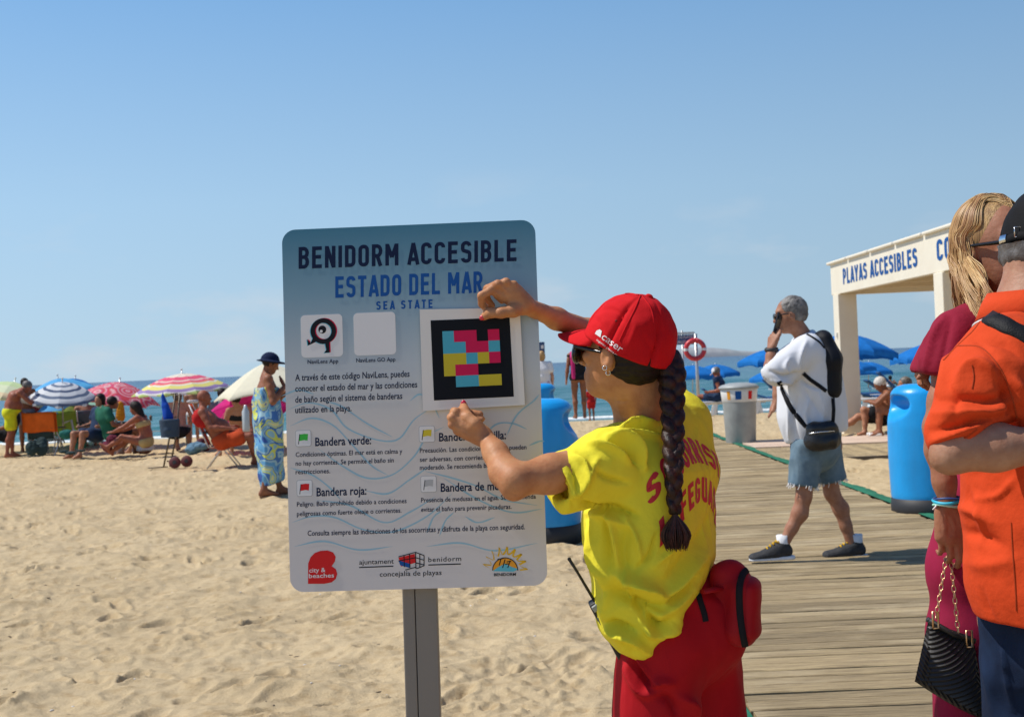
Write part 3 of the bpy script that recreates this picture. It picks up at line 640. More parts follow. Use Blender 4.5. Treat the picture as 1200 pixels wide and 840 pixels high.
phead('BENIDORM ACCESIBLE', 350, 605.5, 315.2, 25.5, ink_navy)
phead('ESTADO DEL MAR', 393, 565.5, 349.2, 25, ink_blue, .17)
phead('SEA STATE', 441, 507, 363.2, 10, ink_blue, .19, gap=.3, space=.45)
for i, (t_, x1) in enumerate((('A través de este código NaviLens, puedes', 480), ('conocer el estado del mar y las condiciones', 489), ('de baño según el sistema de banderas', 471.5), ('utilizado en la playa.', 412))):
    ptext(t_, 346, x1, (446.2, 459.0, 471.8, 484.0)[i], 7.4, ink_navy, .012, slope=-.036)
def block(lines, x0, x1s, ys_, cap, m=ink_navy, bold=.0):
    for t_, x1, y_ in zip(lines, x1s, ys_): ptext(t_, x0, x1, y_, cap, m, bold, slope=-.034)
ptext('Bandera verde:', 369.5, 435, 522.5, 9.6, ink_navy, .018, slope=-.035)
block(('Condiciones óptimas. El mar está en calma y', 'no hay corrientes. Se permite el baño sin', 'restricciones.'), 346.5, (471.5, 461.5, 387), (535.3, 545.5, 555.5), 5.4, bold=.010)
ptext('Bandera roja:', 371, 429.5, 581.2, 9.6, ink_navy, .018, slope=-.035)
block(('Peligro. Baño prohibido debido a condiciones', 'peligrosas como fuerte oleaje o corrientes.'), 348, (476.5, 470.5), (593.5, 604.5), 5.4, bold=.010)
ptext('Bandera amarilla:', 514.5, 593, 517, 9.6, ink_navy, .018, slope=-.035)
block(('Precaución. Las condiciones del mar pueden', 'ser adversas, con corrientes y oleaje', 'moderado. Se recomienda bañarse cerca.'), 492, (617, 600, 606), (530.5, 541, 550.5), 5.4, bold=.010)
ptext('Bandera de medusas:', 516.5, 612, 576, 9.6, ink_navy, .018, slope=-.033)
block(('Presencia de medusas en el agua. Se recomienda', 'evitar el baño para prevenir picaduras.'), 493.5, (628, 599.5), (588.5, 599.5), 5.4, bold=.010)
ptext('Consulta siempre las indicaciones de los socorristas y disfruta de la playa con seguridad.', 360.5, 615, 627.6, 6.0, ink_navy, .012, slope=-.031)
# small flag tiles
for (cx, cy, fm) in ((355.5, 513.5, ink_grn), (357, 571.8, ink_red), (500.3, 508.5, ink_ylw), (502.3, 567, ink_gry)):
    ux, uy = sxy(cx, cy); fr = plate('flag_tile', ux, uy, .0375, .0385, .005, .0006, .0004, ink_gry, sign); plate('tile_face', ux, uy, .0345, .0355, .004, .0009, .0004, ink_white, fr)
    ppoly([(cx - 4.3, cy - 4.5), (cx + 1, cy - 5.3), (cx + 5.6, cy - 5.2), (cx + 5, cy + 2.6), (cx + 1, cy + 2.0), (cx - 4.6, cy + 3.2)], fm, .0012, 'flag_print', fr)
    ppoly([(cx - 4.6, cy - 4.8), (cx - 3.8, cy - 4.8), (cx - 5.2, cy + 7), (cx - 6, cy + 7)], ink_blk, .0013, 'flag_pole_print', fr)
# two square tiles (one with the round bird emblem, the other blank)
q1 = sxy(377.2, 393.5); q2 = sxy(439.2, 391); t1_ = plate('emblem_tile', q1[0], q1[1], .098, .099, .01, .0007, .0005, ink_white, sign); plate('blank_tile', q2[0], q2[1], .098, .099, .01, .0007, .0005, ink_white, sign)
def ring(cx, cy, ro, ri, a0=0, a1=360, n=40): return np.array([[(cx + r * math.cos(math.radians(a)), cy + r * math.sin(math.radians(a))) for r in (ro, ri)] for a in np.linspace(a0, a1, n)])
def pring(mb, cx, cy, ro, ri, off, a0=0, a1=360): g_ = ring(cx, cy, ro, ri, a0, a1); mb.sheet(np.array([[sp3(*sxy(*p), off) for p in row] for row in g_]))
for (dx, dy, mm) in ((1.2, -.4, ink_mag), (-.8, .5, ink_tb), (0, 0, ink_blk)):
    mb = MB(); of = .0010 + (.0002 if mm is ink_blk else (.0001 if mm is ink_tb else 0)); pring(mb, 379 + dx, 388 + dy, 15, 9.6, of)
    pshape(mb, [(366 + dx, 398 + dy), (368 + dx, 393 + dy), (371.5 + dx, 400 + dy), (361 + dx, 405 + dy), (360 + dx, 397.5 + dy), (364 + dx, 402 + dy)], of + .00005)
    pshape(mb, [(381 + dx, 402 + dy), (386 + dx, 401 + dy), (386.5 + dx, 413 + dy), (380 + dx, 413.5 + dy), (382.6 + dx, 410 + dy)], of + .00008); mb.build('emblem_print', mm, t1_)
mb = MB(); pring(mb, 377.8, 386.2, 4.6, .1, .0014); mb.build('emblem_pupil', ink_blk, t1_)
mb = MB(); pring(mb, 376.6, 388.2, 1.7, .1, .0016); mb.build('emblem_glint', ink_white, t1_)
ptext('NaviLens App', 360.5, 396.5, 426.3, 4.6, ink_navy, .01, slope=-.03); ptext('NaviLens GO App', 417.5, 463.5, 424.6, 4.6, ink_navy, .01, slope=-.03)
# lower logos
V = [(361, 683.7), (361.2, 660), (364, 652.5), (369, 647.5), (376, 645), (384, 644.6), (390.5, 647), (393.4, 652), (392.5, 657.5), (388.8, 663), (393.6, 666.5), (395.3, 672), (393.5, 678), (388.5, 682), (380, 683.6)]
lb = ppoly(V, ink_red, .0008, 'city_logo')
for t_, x0, x1, y_ in (('city &', 362.5, 381.5, 670.3), ('beaches', 362, 391.5, 676.9)): ptext(t_, x0, x1, y_, 5.0, ink_white, .01, lb, .0012, slope=-.03)
ptext('ajuntament', 421, 461.5, 661.2, 5.6, ink_blk, .004, slope=-.033); ptext('benidorm', 502, 540.5, 658.2, 5.6, ink_blk, .004, slope=-.033, spacing=1.1); ptext('concejalía de playas', 445, 517.5, 675.4, 5.8, ink_blk, .004, slope=-.03)
mb = MB(); pshape(mb, [(421, 663.9), (461, 662.4), (461, 663.7), (421, 665.2)], .0007); pshape(mb, [(502, 661.0), (540, 659.8), (540, 661.1), (502, 662.3)], .0007); mb.build('rule_print', ink_blk, sign)['kind'] = 'stuff'
hl = MB(); pshape(hl, [(467, 653), (486, 648.5), (487, 659), (470, 663.5)], .0007); hl_o = hl.build('house_logo', ink_red, sign)
h2 = MB(); pshape(h2, [(467, 656), (480, 660), (480, 665), (469, 662)], .0009); h2.build('logo_blue', ink_blue, hl_o)
h3 = MB()
for (a, c_) in (((467, 652), (487, 646.8)), ((487, 646.8), (497, 650.5)), ((487, 646.8), (487.5, 666)), ((487, 653), (497, 656)), ((487, 659), (497, 661.5)), ((497, 650.5), (497, 662.5)), ((475, 667.5), (488, 664)), ((488, 666), (497, 662.5)), ((480, 648.6), (480.5, 665)), ((473.5, 650.5), (474, 664)), ((467, 657), (487, 653)), ((492, 648.8), (492, 664))):
    a = np.array(a, float); c_ = np.array(c_, float); nrm = np.array([-(c_ - a)[1], (c_ - a)[0]]); nrm = nrm / np.linalg.norm(nrm) * .5; pshape(h3, [a + nrm, c_ + nrm, c_ - nrm, a - nrm], .0011)
h3.build('logo_lines', ink_blk, hl_o)
sl = MB(); pring(sl, 592, 668, 14.5, .1, .0008, 180, 360); sun_o = sl.build('sun_logo', ink_org, sign)
s2 = MB(); pshape(s2, [(577, 669), (584, 664), (592, 660), (600, 664), (608, 666.4), (602, 669.4)], .0010); s2.build('logo_water', ink_tb, sun_o)
s3 = MB(); pring(s3, 592, 668, 15.2, 14.2, .0012, 180, 360)
for (a, c_) in (((583, 655), (590, 654)), ((587, 655), (585, 662)), ((592, 655), (589, 665)), ((594, 658), (599, 657)), ((598, 657), (595, 665)), ((592, 661), (596, 660))):
    a = np.array(a, float); c_ = np.array(c_, float); nrm = np.array([-(c_ - a)[1], (c_ - a)[0]]); nrm = nrm / np.linalg.norm(nrm) * .55; pshape(s3, [a + nrm, c_ + nrm, c_ - nrm, a - nrm], .0013)
s3.build('logo_strokes', ink_blk, sun_o)
s4 = MB()
for k_ in range(9):
    a = math.radians(186 + 168 * k_ / 8); c0 = np.array((592 + 17 * math.cos(a), 666.5 + 17 * math.sin(a))); d_ = np.array((math.cos(a), math.sin(a))); t_ = np.array((-d_[1], d_[0]))
    p = spline([c0 - t_ * 2.6, c0 + d_ * 3, c0 + d_ * 9 + t_ * 2.6, c0 + d_ * 4 + t_ * 2.8, c0 + t_ * 2.8], 5)
    s4.sheet(np.array([[sp3(*sxy(*(q + np.array([.75, .75]))), .0008), sp3(*sxy(*(q - np.array([.75, .75]))), .0008)] for q in p]))
s4.build('logo_rays', ink_gold, sun_o)
ptext('BENIDORM', 579, 604.5, 674.6, 3.2, ink_blk, .02, sun_o, .0012, slope=-.02)
# the coloured code board held against the panel
cm = {}
for nm, c_ in (('K', (.006, .007, .010)), ('C', (.07, .36, .46)), ('M', (.56, .012, .075)), ('Y', (.52, .42, .03))): cm[nm] = mat('code_' + nm, c_, rough=.55, spec=.12)
cb = link('code_board', None, None); COL.objects.unlink(cb); bpy.data.objects.remove(cb)
x4 = [(492.5, 363.2), (609.3, 361.0), (615.5, 474.5), (496.3, 481.6)]
codew = mat('code_board_white', (.70, .66, .60), rough=.4, spec=.25)
quad = [sxy(*p) for p in x4]
board = thing('code_board', 'white square board with black frame and colour-block code held against the sign', 'code board', sp3(quad[3][0], quad[3][1], .008))
th = .005; V = [sp3(*q, .012) for q in quad] + [sp3(*q, .012 - th) for q in quad]
mobj('backing', V, [(3, 2, 1, 0), (4, 5, 6, 7), (0, 1, 5, 4), (1, 2, 6, 5), (2, 3, 7, 6), (3, 0, 4, 7)], codew, board, smooth=False)
def cq(u, v, off):                       # bilinear on the code square
    a, b_, c_, d_ = [np.array(p, float) for p in ((505.3, 376), (597.5, 372.3), (602.5, 464.8), (509.3, 469.3))]
    p = (a * (1 - u) + b_ * u) * (1 - v) + (d_ * (1 - u) + c_ * u) * v; q = sxy(*p); return sp3(*q, off)
mobj('code_field', [cq(0, 0, .0126), cq(1, 0, .0126), cq(1, 1, .0126), cq(0, 1, .0126)], [(3, 2, 1, 0)], cm['K'], board, smooth=False)
rows = ['CMMKM', 'CCMMC', 'YYCYM', 'YMMKK', 'KCCYY']
for r_, row in enumerate(rows):
    for c_, ch in enumerate(row):
        if ch == 'K': continue
        u0, u1 = .142 + c_ * .1435, .142 + (c_ + 1) * .1435; v0, v1 = .142 + r_ * .141, .142 + (r_ + 1) * .141
        mobj('code_block', [cq(u0, v0, .0130), cq(u1, v0, .0130), cq(u1, v1, .0130), cq(u0, v1, .0130)], [(3, 2, 1, 0)], cm[ch], board, smooth=False)
# post: two aluminium channels
alu = mat('aluminium_post', (.24, .215, .19), rough=.5, metal=.25, col2=(.19, .17, .15), nscale=3., nstretch=(1, 1, .1), bump=.05, bscale=90)
def post_x(px, py): q = P(px, py, 3.0); return q
top = SC + SR[:, 2] * .36 - sN * .035; bot = A(post_x(495.5, 840)[0] - .003, 2.975, 0); ax_ = unit(top - bot)
ya = unit(np.cross(ax_, A(1, 0, 0))); xa = unit(np.cross(ya, ax_)); Rp = np.stack([xa, ya, ax_], 1); L_ = np.linalg.norm(top - bot) + .4; mid = (top + bot) / 2 - ax_ * .2
for dx, w_ in ((-.0265, .0285), (.0145, .0505)):
    MB().box(mid + xa * dx + ya * 0, (w_, .04, L_), Rp).build('post', alu, sign, bevel=.0025)
bolt = MB()
for (u, v) in ((-.0, .30), (-.0, -.30)): bolt.lathe([(0.004, 0), (.006, .001), (.006, .004), (.003, .006)], sp3(u, v, -.02), 12, np.stack([SR[:, 0], SR[:, 2], -sN], 1))
bolt.build('bolt', alu, sign)
br2_ = MB(); [br2_.box(SC + SR[:, 2] * v - sN * .008, (.3, .01, .03), SR) for v in (.3, -.3)]; br2_.build('bracket', alu, sign)
# ================================================================ BINS
blue_p = mat('bin_blue', (.010, .33, .76), rough=.34, col2=(.014, .27, .62), nscale=3.5, nstretch=(1, 1, .35), bump=.12, bscale=40, spec=.4); black_r = plastic('black_rubber', (.02, .02, .022), rough=.6)
grey_p = plastic('bin_grey', (.34, .36, .35), rough=.5); white_p = plastic('white_plastic', (.78, .77, .74), rough=.4)
def blue_bin(px, py, depth, label, side, h=1.07):
    c = P(px, py, depth); c[2] = 0; t = thing('litter_bin', label, 'litter bin', c, 'blue litter bins beside the boardwalk'); s = SDF(); k = h / 1.07
    zs = np.array([-.05, .10, .14, .45, .72, .84, .94, 1.0, 1.035, 1.06, 1.075, 1.08]) * k; rs = np.array([.285, .285, .295, .305, .302, .292, .276, .262, .235, .19, .11, .0])
    def f(X):
        r = np.hypot(X[..., 0], X[..., 1]); z = X[..., 2]; R = np.interp(z, zs, rs); return np.maximum((r - R) * .75, np.maximum(.10 - z, z - 1.07 * k))
    s.ops.append((f, A(-.33, -.33, .05), A(.33, .33, 1.1), 0, 'u'))
    s.ell((side * .30, -.06, .875 * k), (.17, .21, .092), R=rota((0, 1, 0), side * .35), k=.025, mode='s')
    for a in (-.35, 2.79):
        s.cone((math.cos(a) * .307, math.sin(a) * .307, .1), (math.cos(a) * .3, math.sin(a) * .3, .8), .006, .006, k=.004, mode='s')
    V, F = s.build(.014); V = relax(V, F, 2); mobj('shell', V + c, F, blue_p, t)
    MB().lathe([(.27, -.03), (.297, -.02), (.30, .04), (.296, .125), (.28, .13)], c, 40).build('base_ring', black_r, t, smooth=True)
    MB().lathe([(.2, .2), (.245, .6), (.24, .78 * k)], c, 24).build('inner_bucket', black_r, t, smooth=True)
    return t
blue_bin(1087, 590, 10.9, 'bright blue plastic litter bin on the right of the boardwalk, beside the woman in burgundy', -1, 1.09)
blue_bin(638, 620, 10.2, 'blue litter bin with black base directly behind the right edge of the sign', 1, 1.12)
blue_bin(631, 500, 18.0, 'farthest small blue litter bin, its top just showing above another bin', 1, 1.12)
# grey bin
c = G(868.5, 519); gb = thing('waste_bin', 'grey round waste bin with stickered rim standing beside the boardwalk end', 'waste bin', c)
MB().lathe([(.0, .0), (.225, 0), (.235, .02), (.262, .62), (.268, .66)], c, 40, capt=False).build('body', grey_p, gb, smooth=True)
MB().lathe([(.268, .66), (.272, .665), (.294, .86), (.29, .865)], c, 40, capb=False, capt=False).build('rim_band', white_p, gb, smooth=True)
MB().lathe([(.30, .86), (.318, .865), (.318, .895), (.27, .925), (.15, .955), (.02, .962)], c, 40).build('lid', grey_p, gb, smooth=True)
for a0, a1, mm in ((-2.45, -2.25, ink_org), (-1.95, -1.62, ink_blue), (-1.22, -.98, ink_red)):
    g = [[(c[0] + (r + .0045) * math.cos(a), c[1] + (r + .0045) * math.sin(a), c[2] + z) for a in np.linspace(a0, a1, 8)] for r, z in ((.276, .70), (.289, .83))]
    MB().sheet(np.array(g)).build('sticker', mm, gb, smooth=True)

# ================================================================ CANOPY "PLAYAS ACCESIBLES"
cream = mat('cream_paint', (.80, .74, .60), rough=.5, col2=(.76, .69, .55), nscale=2., bump=.08, bscale=40); cream2 = mat('cream_roof', (.72, .62, .45), rough=.6, col2=(.66, .56, .40), nscale=1.5)
pbase = A(5.45, 21.6, 0); pg = thing('canopy_shelter', 'cream flat-roofed canopy lettered PLAYAS ACCESIBLES at the right side of the boardwalk', 'canopy', pbase)
ZB, ZT = 2.335, 2.86; XL = 5.47; YF, YN = 21.75, 9.0
def sheet_box(nm, x0, x1, y0, y1, z0, z1, m, bev=.01): return MB().box(((x0 + x1) / 2, (y0 + y1) / 2, (z0 + z1) / 2), (x1 - x0, y1 - y0, z1 - z0)).build(nm, m, pg, bevel=bev)
sheet_box('fascia', XL, XL + .10, YN, YF, ZB, ZT, cream); sheet_box('fascia', XL + .1, XL + 4.2, YF - .1, YF - .003, ZB, ZT - .003, cream); sheet_box('fascia', XL + .1, XL + 4.2, YN + .003, YN + .1, ZB, ZT - .003, cream); sheet_box('fascia', XL + 4.2, XL + 4.3, YN, YF, ZB, ZT, cream)
sheet_box('roof_deck', XL + .1, XL + 4.2, YN + .1, YF - .1, ZB + .20, ZB + .24, cream2)
for yb in np.arange(YN + 1.2, YF - .5, 1.55): sheet_box('roof_joist', XL + .1, XL + 4.2, yb, yb + .08, ZB + .06, ZB + .197, cream2, .004)
for yb in np.arange(YN + .3, YF - .6, 1.27):
    q = MB().box((XL + 1.4, yb + .5, ZT + .015), (2.9, 1.2, .05)).build('roof_panel', cream, pg, bevel=.02)
    q.rotation_euler = (0, 0, 0)
for y0 in (21.25, 16.1, 10.6):
    for x0 in (XL - .02, XL + 3.95):
        sheet_box('post', x0, x0 + .31, y0, y0 + .34, -.05, ZB - .002, cream)
        sheet_box('hinge', x0 - .03, x0 - .001, y0 + .1, y0 + .16, 1.62, 1.7, white_p, .004)
def ftext(s_, ya, yb, zb, cap, t_=.19):  # lettering on the side fascia, reading away to the right (towards the viewer)
    gs, W = stroke_text(s_, t_, .13, .34); mb = MB()
    for i, g in enumerate(gs): mb.sheet(np.array([[(XL - .004 - .0004 * (i % 5), ya + (yb - ya) * p[0] / W, zb + p[1] * cap) for p in row] for row in g]))
    return mb.build('lettering', ink_blue, pg)
def yat(px):                             # depth on the fascia plane x = XL at a photo column
    lo, hi = 5., 30.
    for _ in range(40):
        m_ = (lo + hi) / 2
        if PX(A(XL, m_, 2.6))[0] > px: lo = m_
        else: hi = m_
    return m_
ftext('PLAYAS ACCESIBLES', yat(988), yat(1075), 2.475, .255); ftext('CON', yat(1098), yat(1124), 2.48, .27)

# ================================================================ PARASOLS
def ringmat(name, cols, R, rough=.8):
    m = bpy.data.materials.new(name); m.use_nodes = True; n, l = m.node_tree.nodes, m.node_tree.links; b = n['Principled BSDF']; b.inputs['Roughness'].default_value = rough
    tc = n.new('ShaderNodeTexCoord'); vm = n.new('ShaderNodeVectorMath'); vm.operation = 'MULTIPLY'; vm.inputs[1].default_value = (1 / R, 1 / R, 0); l.new(tc.outputs['Object'], vm.inputs[0])
    ln = n.new('ShaderNodeVectorMath'); ln.operation = 'LENGTH'; l.new(vm.outputs[0], ln.inputs[0]); cr = n.new('ShaderNodeValToRGB'); cr.color_ramp.interpolation = 'CONSTANT'; e = cr.color_ramp.elements
    e[0].position = 0; e[0].color = (*cols[0][1], 1); e[1].position = cols[1][0]; e[1].color = (*cols[1][1], 1)
    for p_, c_ in cols[2:]: k = e.new(p_); k.color = (*c_, 1)
    l.new(ln.outputs['Value'], cr.inputs[0]); l.new(cr.outputs[0], b.inputs['Base Color'])
    tr = n.new('ShaderNodeBsdfTranslucent'); ms = n.new('ShaderNodeMixShader'); ms.inputs[0].default_value = .3; l.new(cr.outputs[0], tr.inputs[0]); l.new(b.outputs[0], ms.inputs[1]); l.new(tr.outputs[0], ms.inputs[2]); l.new(ms.outputs[0], n['Material Output'].inputs[0]); return m
steel = mat('pole_steel', (.55, .55, .55), rough=.35, metal=.7, col2=(.45, .45, .45), nscale=20)
def parasol(label, base, top, R, n=8, depth=.42, canopy=None, valance=0.0, tilt=(0, 0), group=None, turn=.2, stick=True, power=1.7, tip=.08):
    base = np.asarray(base, float); t = thing('beach_parasol', label, 'parasol', base, group); apex = np.asarray(top, float); Rt = rota((1, 0, 0), tilt[0]) @ rota((0, 1, 0), tilt[1])
    def at(r, a, dz=0): return A(r * math.cos(a), r * math.sin(a), -depth * (r / R) ** power + dz)
    for i in range(n):
        a0, a1 = turn + 2 * math.pi * i / n, turn + 2 * math.pi * (i + 1) / n; rows_ = []
        for r in np.linspace(.02, R, 7):
            row = []
            for t_ in np.linspace(0, 1, 7):
                a = a0 + (a1 - a0) * t_; cf = math.cos(math.pi / n) / math.cos((t_ - .5) * 2 * math.pi / n); rr = r * (1 - (1 - cf) * .85 * r / R) - (.05 * R * math.sin(math.pi * t_) * (r / R) ** 4)
                row.append(at(rr, a, -.05 * R * math.sin(math.pi * t_) * (r / R) * .6))
            rows_.append(row)
        if valance:
            for v_ in (.5, 1.0): rows_.append([p + A(0, 0, -valance * v_ * (1 + .12 * math.sin(5 * j + i))) for j, p in enumerate(rows_[6])])
        mb = MB().sheet(np.array(rows_)); V = np.concatenate(mb.V)
        o = link('canopy_panel', mesh('canopy_panel', V, mb.F, canopy), t); o.matrix_parent_inverse = Matrix(); M_ = Matrix(Rt.tolist()).to_4x4(); M_.translation = Vector((apex - base).tolist()); o.matrix_local = M_
    for i in range(n):
        a0 = turn + 2 * math.pi * i / n; p = [apex + Rt @ at(r, a0, -.015) for r in (.02, R * .35, R * .7, R * .97)]
        MB().tube(p, .006, 4).build('rib', steel, t)
    dn = Rt @ A(0, 0, -1); MB().tube([apex + dn * -tip, apex + dn * .9], [.012, .016], 8).build('pole', steel, t, smooth=True)
    if stick: MB().tube([apex + dn * .85, apex * .4 + base * .6 + A(0, 0, .1), base + A(0, 0, -.1)], [.019, .019, .019], 8).build('pole', steel, t, smooth=True)
    MB().ball(apex + dn * -tip, .022, 8, 6).build('finial', white_p, t, smooth=True)
    return t
def gz(px, y): q = P(px, 500, y); return A(q[0], y, float(ground_z(y)))
blue_c = cloth('parasol_blue', (.015, .20, .62), .8, trans=.28, bscale=80)
for px, ytop, y, R, lab in ((996, 391, 33, 1.27, 'largest blue parasol, showing right of the white canopy post'), (1096, 399.5, 36, 1.27, 'blue parasol half hidden behind the woman in burgundy'),
                       (989, 420.5, 42, 1.0, 'small blue parasol close to the white canopy post, overlapped by another'), (1018, 423, 44, .86, 'small blue parasol above the woman in the bikini'),
                       (812, 427, 43, 1.02, 'blue parasol nearest the lifeguard braid, below the lifebuoy'), (838, 426, 47, .95, 'blue parasol right of the lifebuoy post, overlapping its neighbour'),
                       (905, 407.5, 36, 1.05, 'blue parasol at the elbow of the man on the phone'), (911, 430, 42, 1.0, 'lower blue parasol just left of the man on the phone, above the grey bin')):
    top = P(px, ytop + 1, y); parasol(lab, (top[0], y, float(ground_z(y))), top, R, 8, .30 * R + .06, blue_c, .10 * R + .02, (RNG.normal(0, .03), RNG.normal(0, .05)), 'blue rental parasols by the water', turn=RNG.random(), tip=.03)
W_, Pk, Or, Yl, Lv, Gn = (.80, .80, .76), (.80, .10, .20), (.80, .33, .16), (.80, .74, .22), (.33, .24, .50), (.55, .68, .22)
rb = ringmat('parasol_rainbow', [(0, (.80, .74, .62)), (.30, Pk), (.46, (.80, .55, .5)), (.52, Pk), (.58, Or), (.62, W_), (.66, Yl), (.77, Lv), (.86, W_), (.90, Gn)], 1.0)
t_ = P(213, 437.5, 25.0); parasol('parasol striped pink, yellow and lavender, standing behind the hand trolley', (t_[0] + .05, 25.0, 0), t_, .98, 10, .36, rb, .03, (.05, -.03), 'striped and patterned beach parasols')
bs = ringmat('parasol_stripe', [(0, (.70, .74, .78)), (.16, (.13, .18, .28)), (.22, (.72, .75, .78)), (.32, (.06, .10, .2)), (.38, (.72, .75, .78)), (.48, (.13, .18, .28)), (.54, (.72, .75, .78)), (.64, (.13, .18, .28)), (.70, (.72, .75, .78)), (.80, (.13, .18, .28)), (.85, (.55, .70, .40))], .95)
t_ = P(73, 448, 25.5); parasol('navy and white ringed parasol with a green rim, among the seated group on the left', (t_[0] + .25, 25.5, 0), t_, .70, 8, .34, bs, .03, (.22, .1), 'striped and patterned beach parasols')
lb_ = ringmat('parasol_sky', [(0, (.10, .42, .78)), (.5, (.12, .5, .85)), (.75, (.3, .68, .85))], 1.0)
t_ = P(68, 443.5, 28); parasol('sky blue parasol right behind the navy and white ringed one', (t_[0], 28, 0), t_, .80, 8, .34, lb_, .03, (.1, -.1), 'striped and patterned beach parasols')
t_ = P(88, 444.0, 30); parasol('deeper blue parasol peeking out behind the ringed one', (t_[0] + .2, 30, 0), t_, .62, 8, .28, blue_c, .03, (.2, .2), 'striped and patterned beach parasols')
t_ = P(54, 474, 26.5); parasol('small light blue tilted sunshade low beside the man in yellow shorts', (t_[0], 26.5, 0), t_, .42, 8, .20, lb_, .02, (.3, -.3), 'striped and patterned beach parasols')
gr = ringmat('parasol_green', [(0, (.62, .78, .42)), (.4, (.72, .80, .55)), (.7, (.80, .66, .42)), (.85, (.75, .72, .4))], 1.1)
t_ = P(17, 447.5, 27); parasol('pale green and cream parasol at the left edge of the beach', (t_[0] - .1, 27, 0), t_, 1.0, 8, .42, gr, .04, (-.12, .22), 'striped and patterned beach parasols')
# pink parasol printed with rings
pm = bpy.data.materials.new('parasol_rings'); pm.use_nodes = True; n, l = pm.node_tree.nodes, pm.node_tree.links; b = n['Principled BSDF']; b.inputs['Roughness'].default_value = .8
tc = n.new('ShaderNodeTexCoord'); vo = n.new('ShaderNodeTexVoronoi'); vo.inputs['Scale'].default_value = 3.1; l.new(tc.outputs['Object'], vo.inputs[0]); sn = n.new('ShaderNodeMath'); sn.operation = 'MULTIPLY'; sn.inputs[1].default_value = 4.2; l.new(vo.outputs['Distance'], sn.inputs[0])
fr = n.new('ShaderNodeMath'); fr.operation = 'FRACT'; l.new(sn.outputs[0], fr.inputs[0]); cr = n.new('ShaderNodeValToRGB'); cr.color_ramp.interpolation = 'CONSTANT'; e = cr.color_ramp.elements
e[0].color = (.70, .06, .09, 1); e[1].position = .32; e[1].color = (.75, .22, .28, 1); k = e.new(.55); k.color = (.80, .50, .50, 1); k = e.new(.75); k.color = (.72, .10, .22, 1)
l.new(fr.outputs[0], cr.inputs[0]); l.new(cr.outputs[0], b.inputs['Base Color'])
tr = n.new('ShaderNodeBsdfTranslucent'); ms = n.new('ShaderNodeMixShader'); ms.inputs[0].default_value = .3; l.new(cr.outputs[0], tr.inputs[0]); l.new(b.outputs[0], ms.inputs[1]); l.new(tr.outputs[0], ms.inputs[2]); l.new(ms.outputs[0], n['Material Output'].inputs[0])
t_ = P(140, 447.5, 26.5); parasol('pink and red parasol printed with circles, over the reclining woman', (t_[0], 26.5, 0), t_, .86, 8, .40, pm, .03, (.06, .16), 'striped and patterned beach parasols')
crm = cloth('parasol_cream', (.78, .75, .58), .95, trans=.25); t_ = P(309, 426, 22.5); parasol('cream parasol behind the woman in the blue hat', (t_[0] + .1, 22.5, 0), t_, .95, 8, .50, crm, .03, (.05, -.12), 'striped and patterned beach parasols', power=1.35)
mg = cloth('parasol_magenta', (.72, .03, .25), .8, trans=.35); t_ = P(286, 455, 23.5); parasol('magenta parasol leaning low behind the seated sunburnt man', (t_[0] + .3, 23.5, 0), t_, .85, 8, .50, mg, .02, (-.25, -.15), 'striped and patterned beach parasols', power=1.35)
gp = cloth('parasol_palegreen', (.35, .60, .45), .8, trans=.3); t_ = P(99, 470, 29); parasol('low pale green parasol far behind the grey chair', (t_[0], 29, 0), t_, .75, 8, .2, gp, .02, (.1, .1), 'striped and patterned beach parasols')

# ================================================================ SIGN POST, LIFEBUOY, SMALL SIGN
q = P(816.5, 470, 38); bz = float(ground_z(38)); lp = thing('beach_sign', 'navy beach name board on two metal posts beyond the lifeguard braid', 'sign', (q[0], 38, bz))
navy = plastic('sign_navy', (.02, .07, .19), rough=.5)
def pole_at(px0, py0, px1, r, yy, parent, nm='post'):
    a = P(px0, py0, yy); MB().tube([a, (a[0], yy, float(ground_z(yy)) - .1)], r, 10).build(nm, steel, parent, smooth=True)
pole_at(815, 391, 0, .05, 38, lp); pole_at(799, 387.5, 0, .03, 38.1, lp)
a = P(779, 392, 37.93); b_ = P(814, 404.5, 37.93); cx, cz = (a[0] + b_[0]) / 2, (a[2] + b_[2]) / 2; w_, h_ = b_[0] - a[0], .29
MB().box((cx, 37.93, cz), (w_, .03, h_)).build('board', navy, lp, bevel=.004); MB().box((cx, 37.925, cz + h_ / 2 + .045), (w_ + .02, .045, .07)).build('top_rail', steel, lp)
for s_, z0 in (('NOMBRE DE PLAYAS', .035), ('ACCESIBLES', -.105)):
    v, F = fit_text(s_, cx - w_ * .46, cx + w_ * (.46 if z0 > 0 else .2), 0, .085, 0, 1, 2); mobj('lettering', [(x, 37.90, cz + z0 - y) for x, y in v], F, ink_white, lp, smooth=False)
MB().lathe([(.0, 0), (.055, 0), (.055, .006), (.0, .006)], (cx + w_ * .36, 37.912, cz - .07), 16, np.array([[1, 0, 0], [0, 0, -1], [0, 1, 0]])).build('badge', ink_white, lp)
c = P(814.5, 409.5, 37.8); lbuoy = thing('lifebuoy', 'red ring lifebuoy hanging on the metal post beyond the braid', 'lifebuoy', c - A(0, 0, .33))
redp = plastic('buoy_red', (.62, .03, .04), rough=.4); whb = plastic('buoy_white', (.75, .72, .7))
for k_ in range(4):
    for (a0, a1, mm, nm) in ((k_ * 90 + 8, k_ * 90 + 82, redp, 'ring_segment'), (k_ * 90 - 8, k_ * 90 + 8, redp if k_ % 2 else whb, 'band')):
        an = np.radians(np.linspace(a0, a1, 12)); MB().tube([c + A(.27 * math.cos(x), 0, .27 * math.sin(x)) for x in an], .072 if nm == 'ring_segment' else .075, 10, flat=1, up=(0, 1, 0)).build(nm, mm, lbuoy, smooth=True)
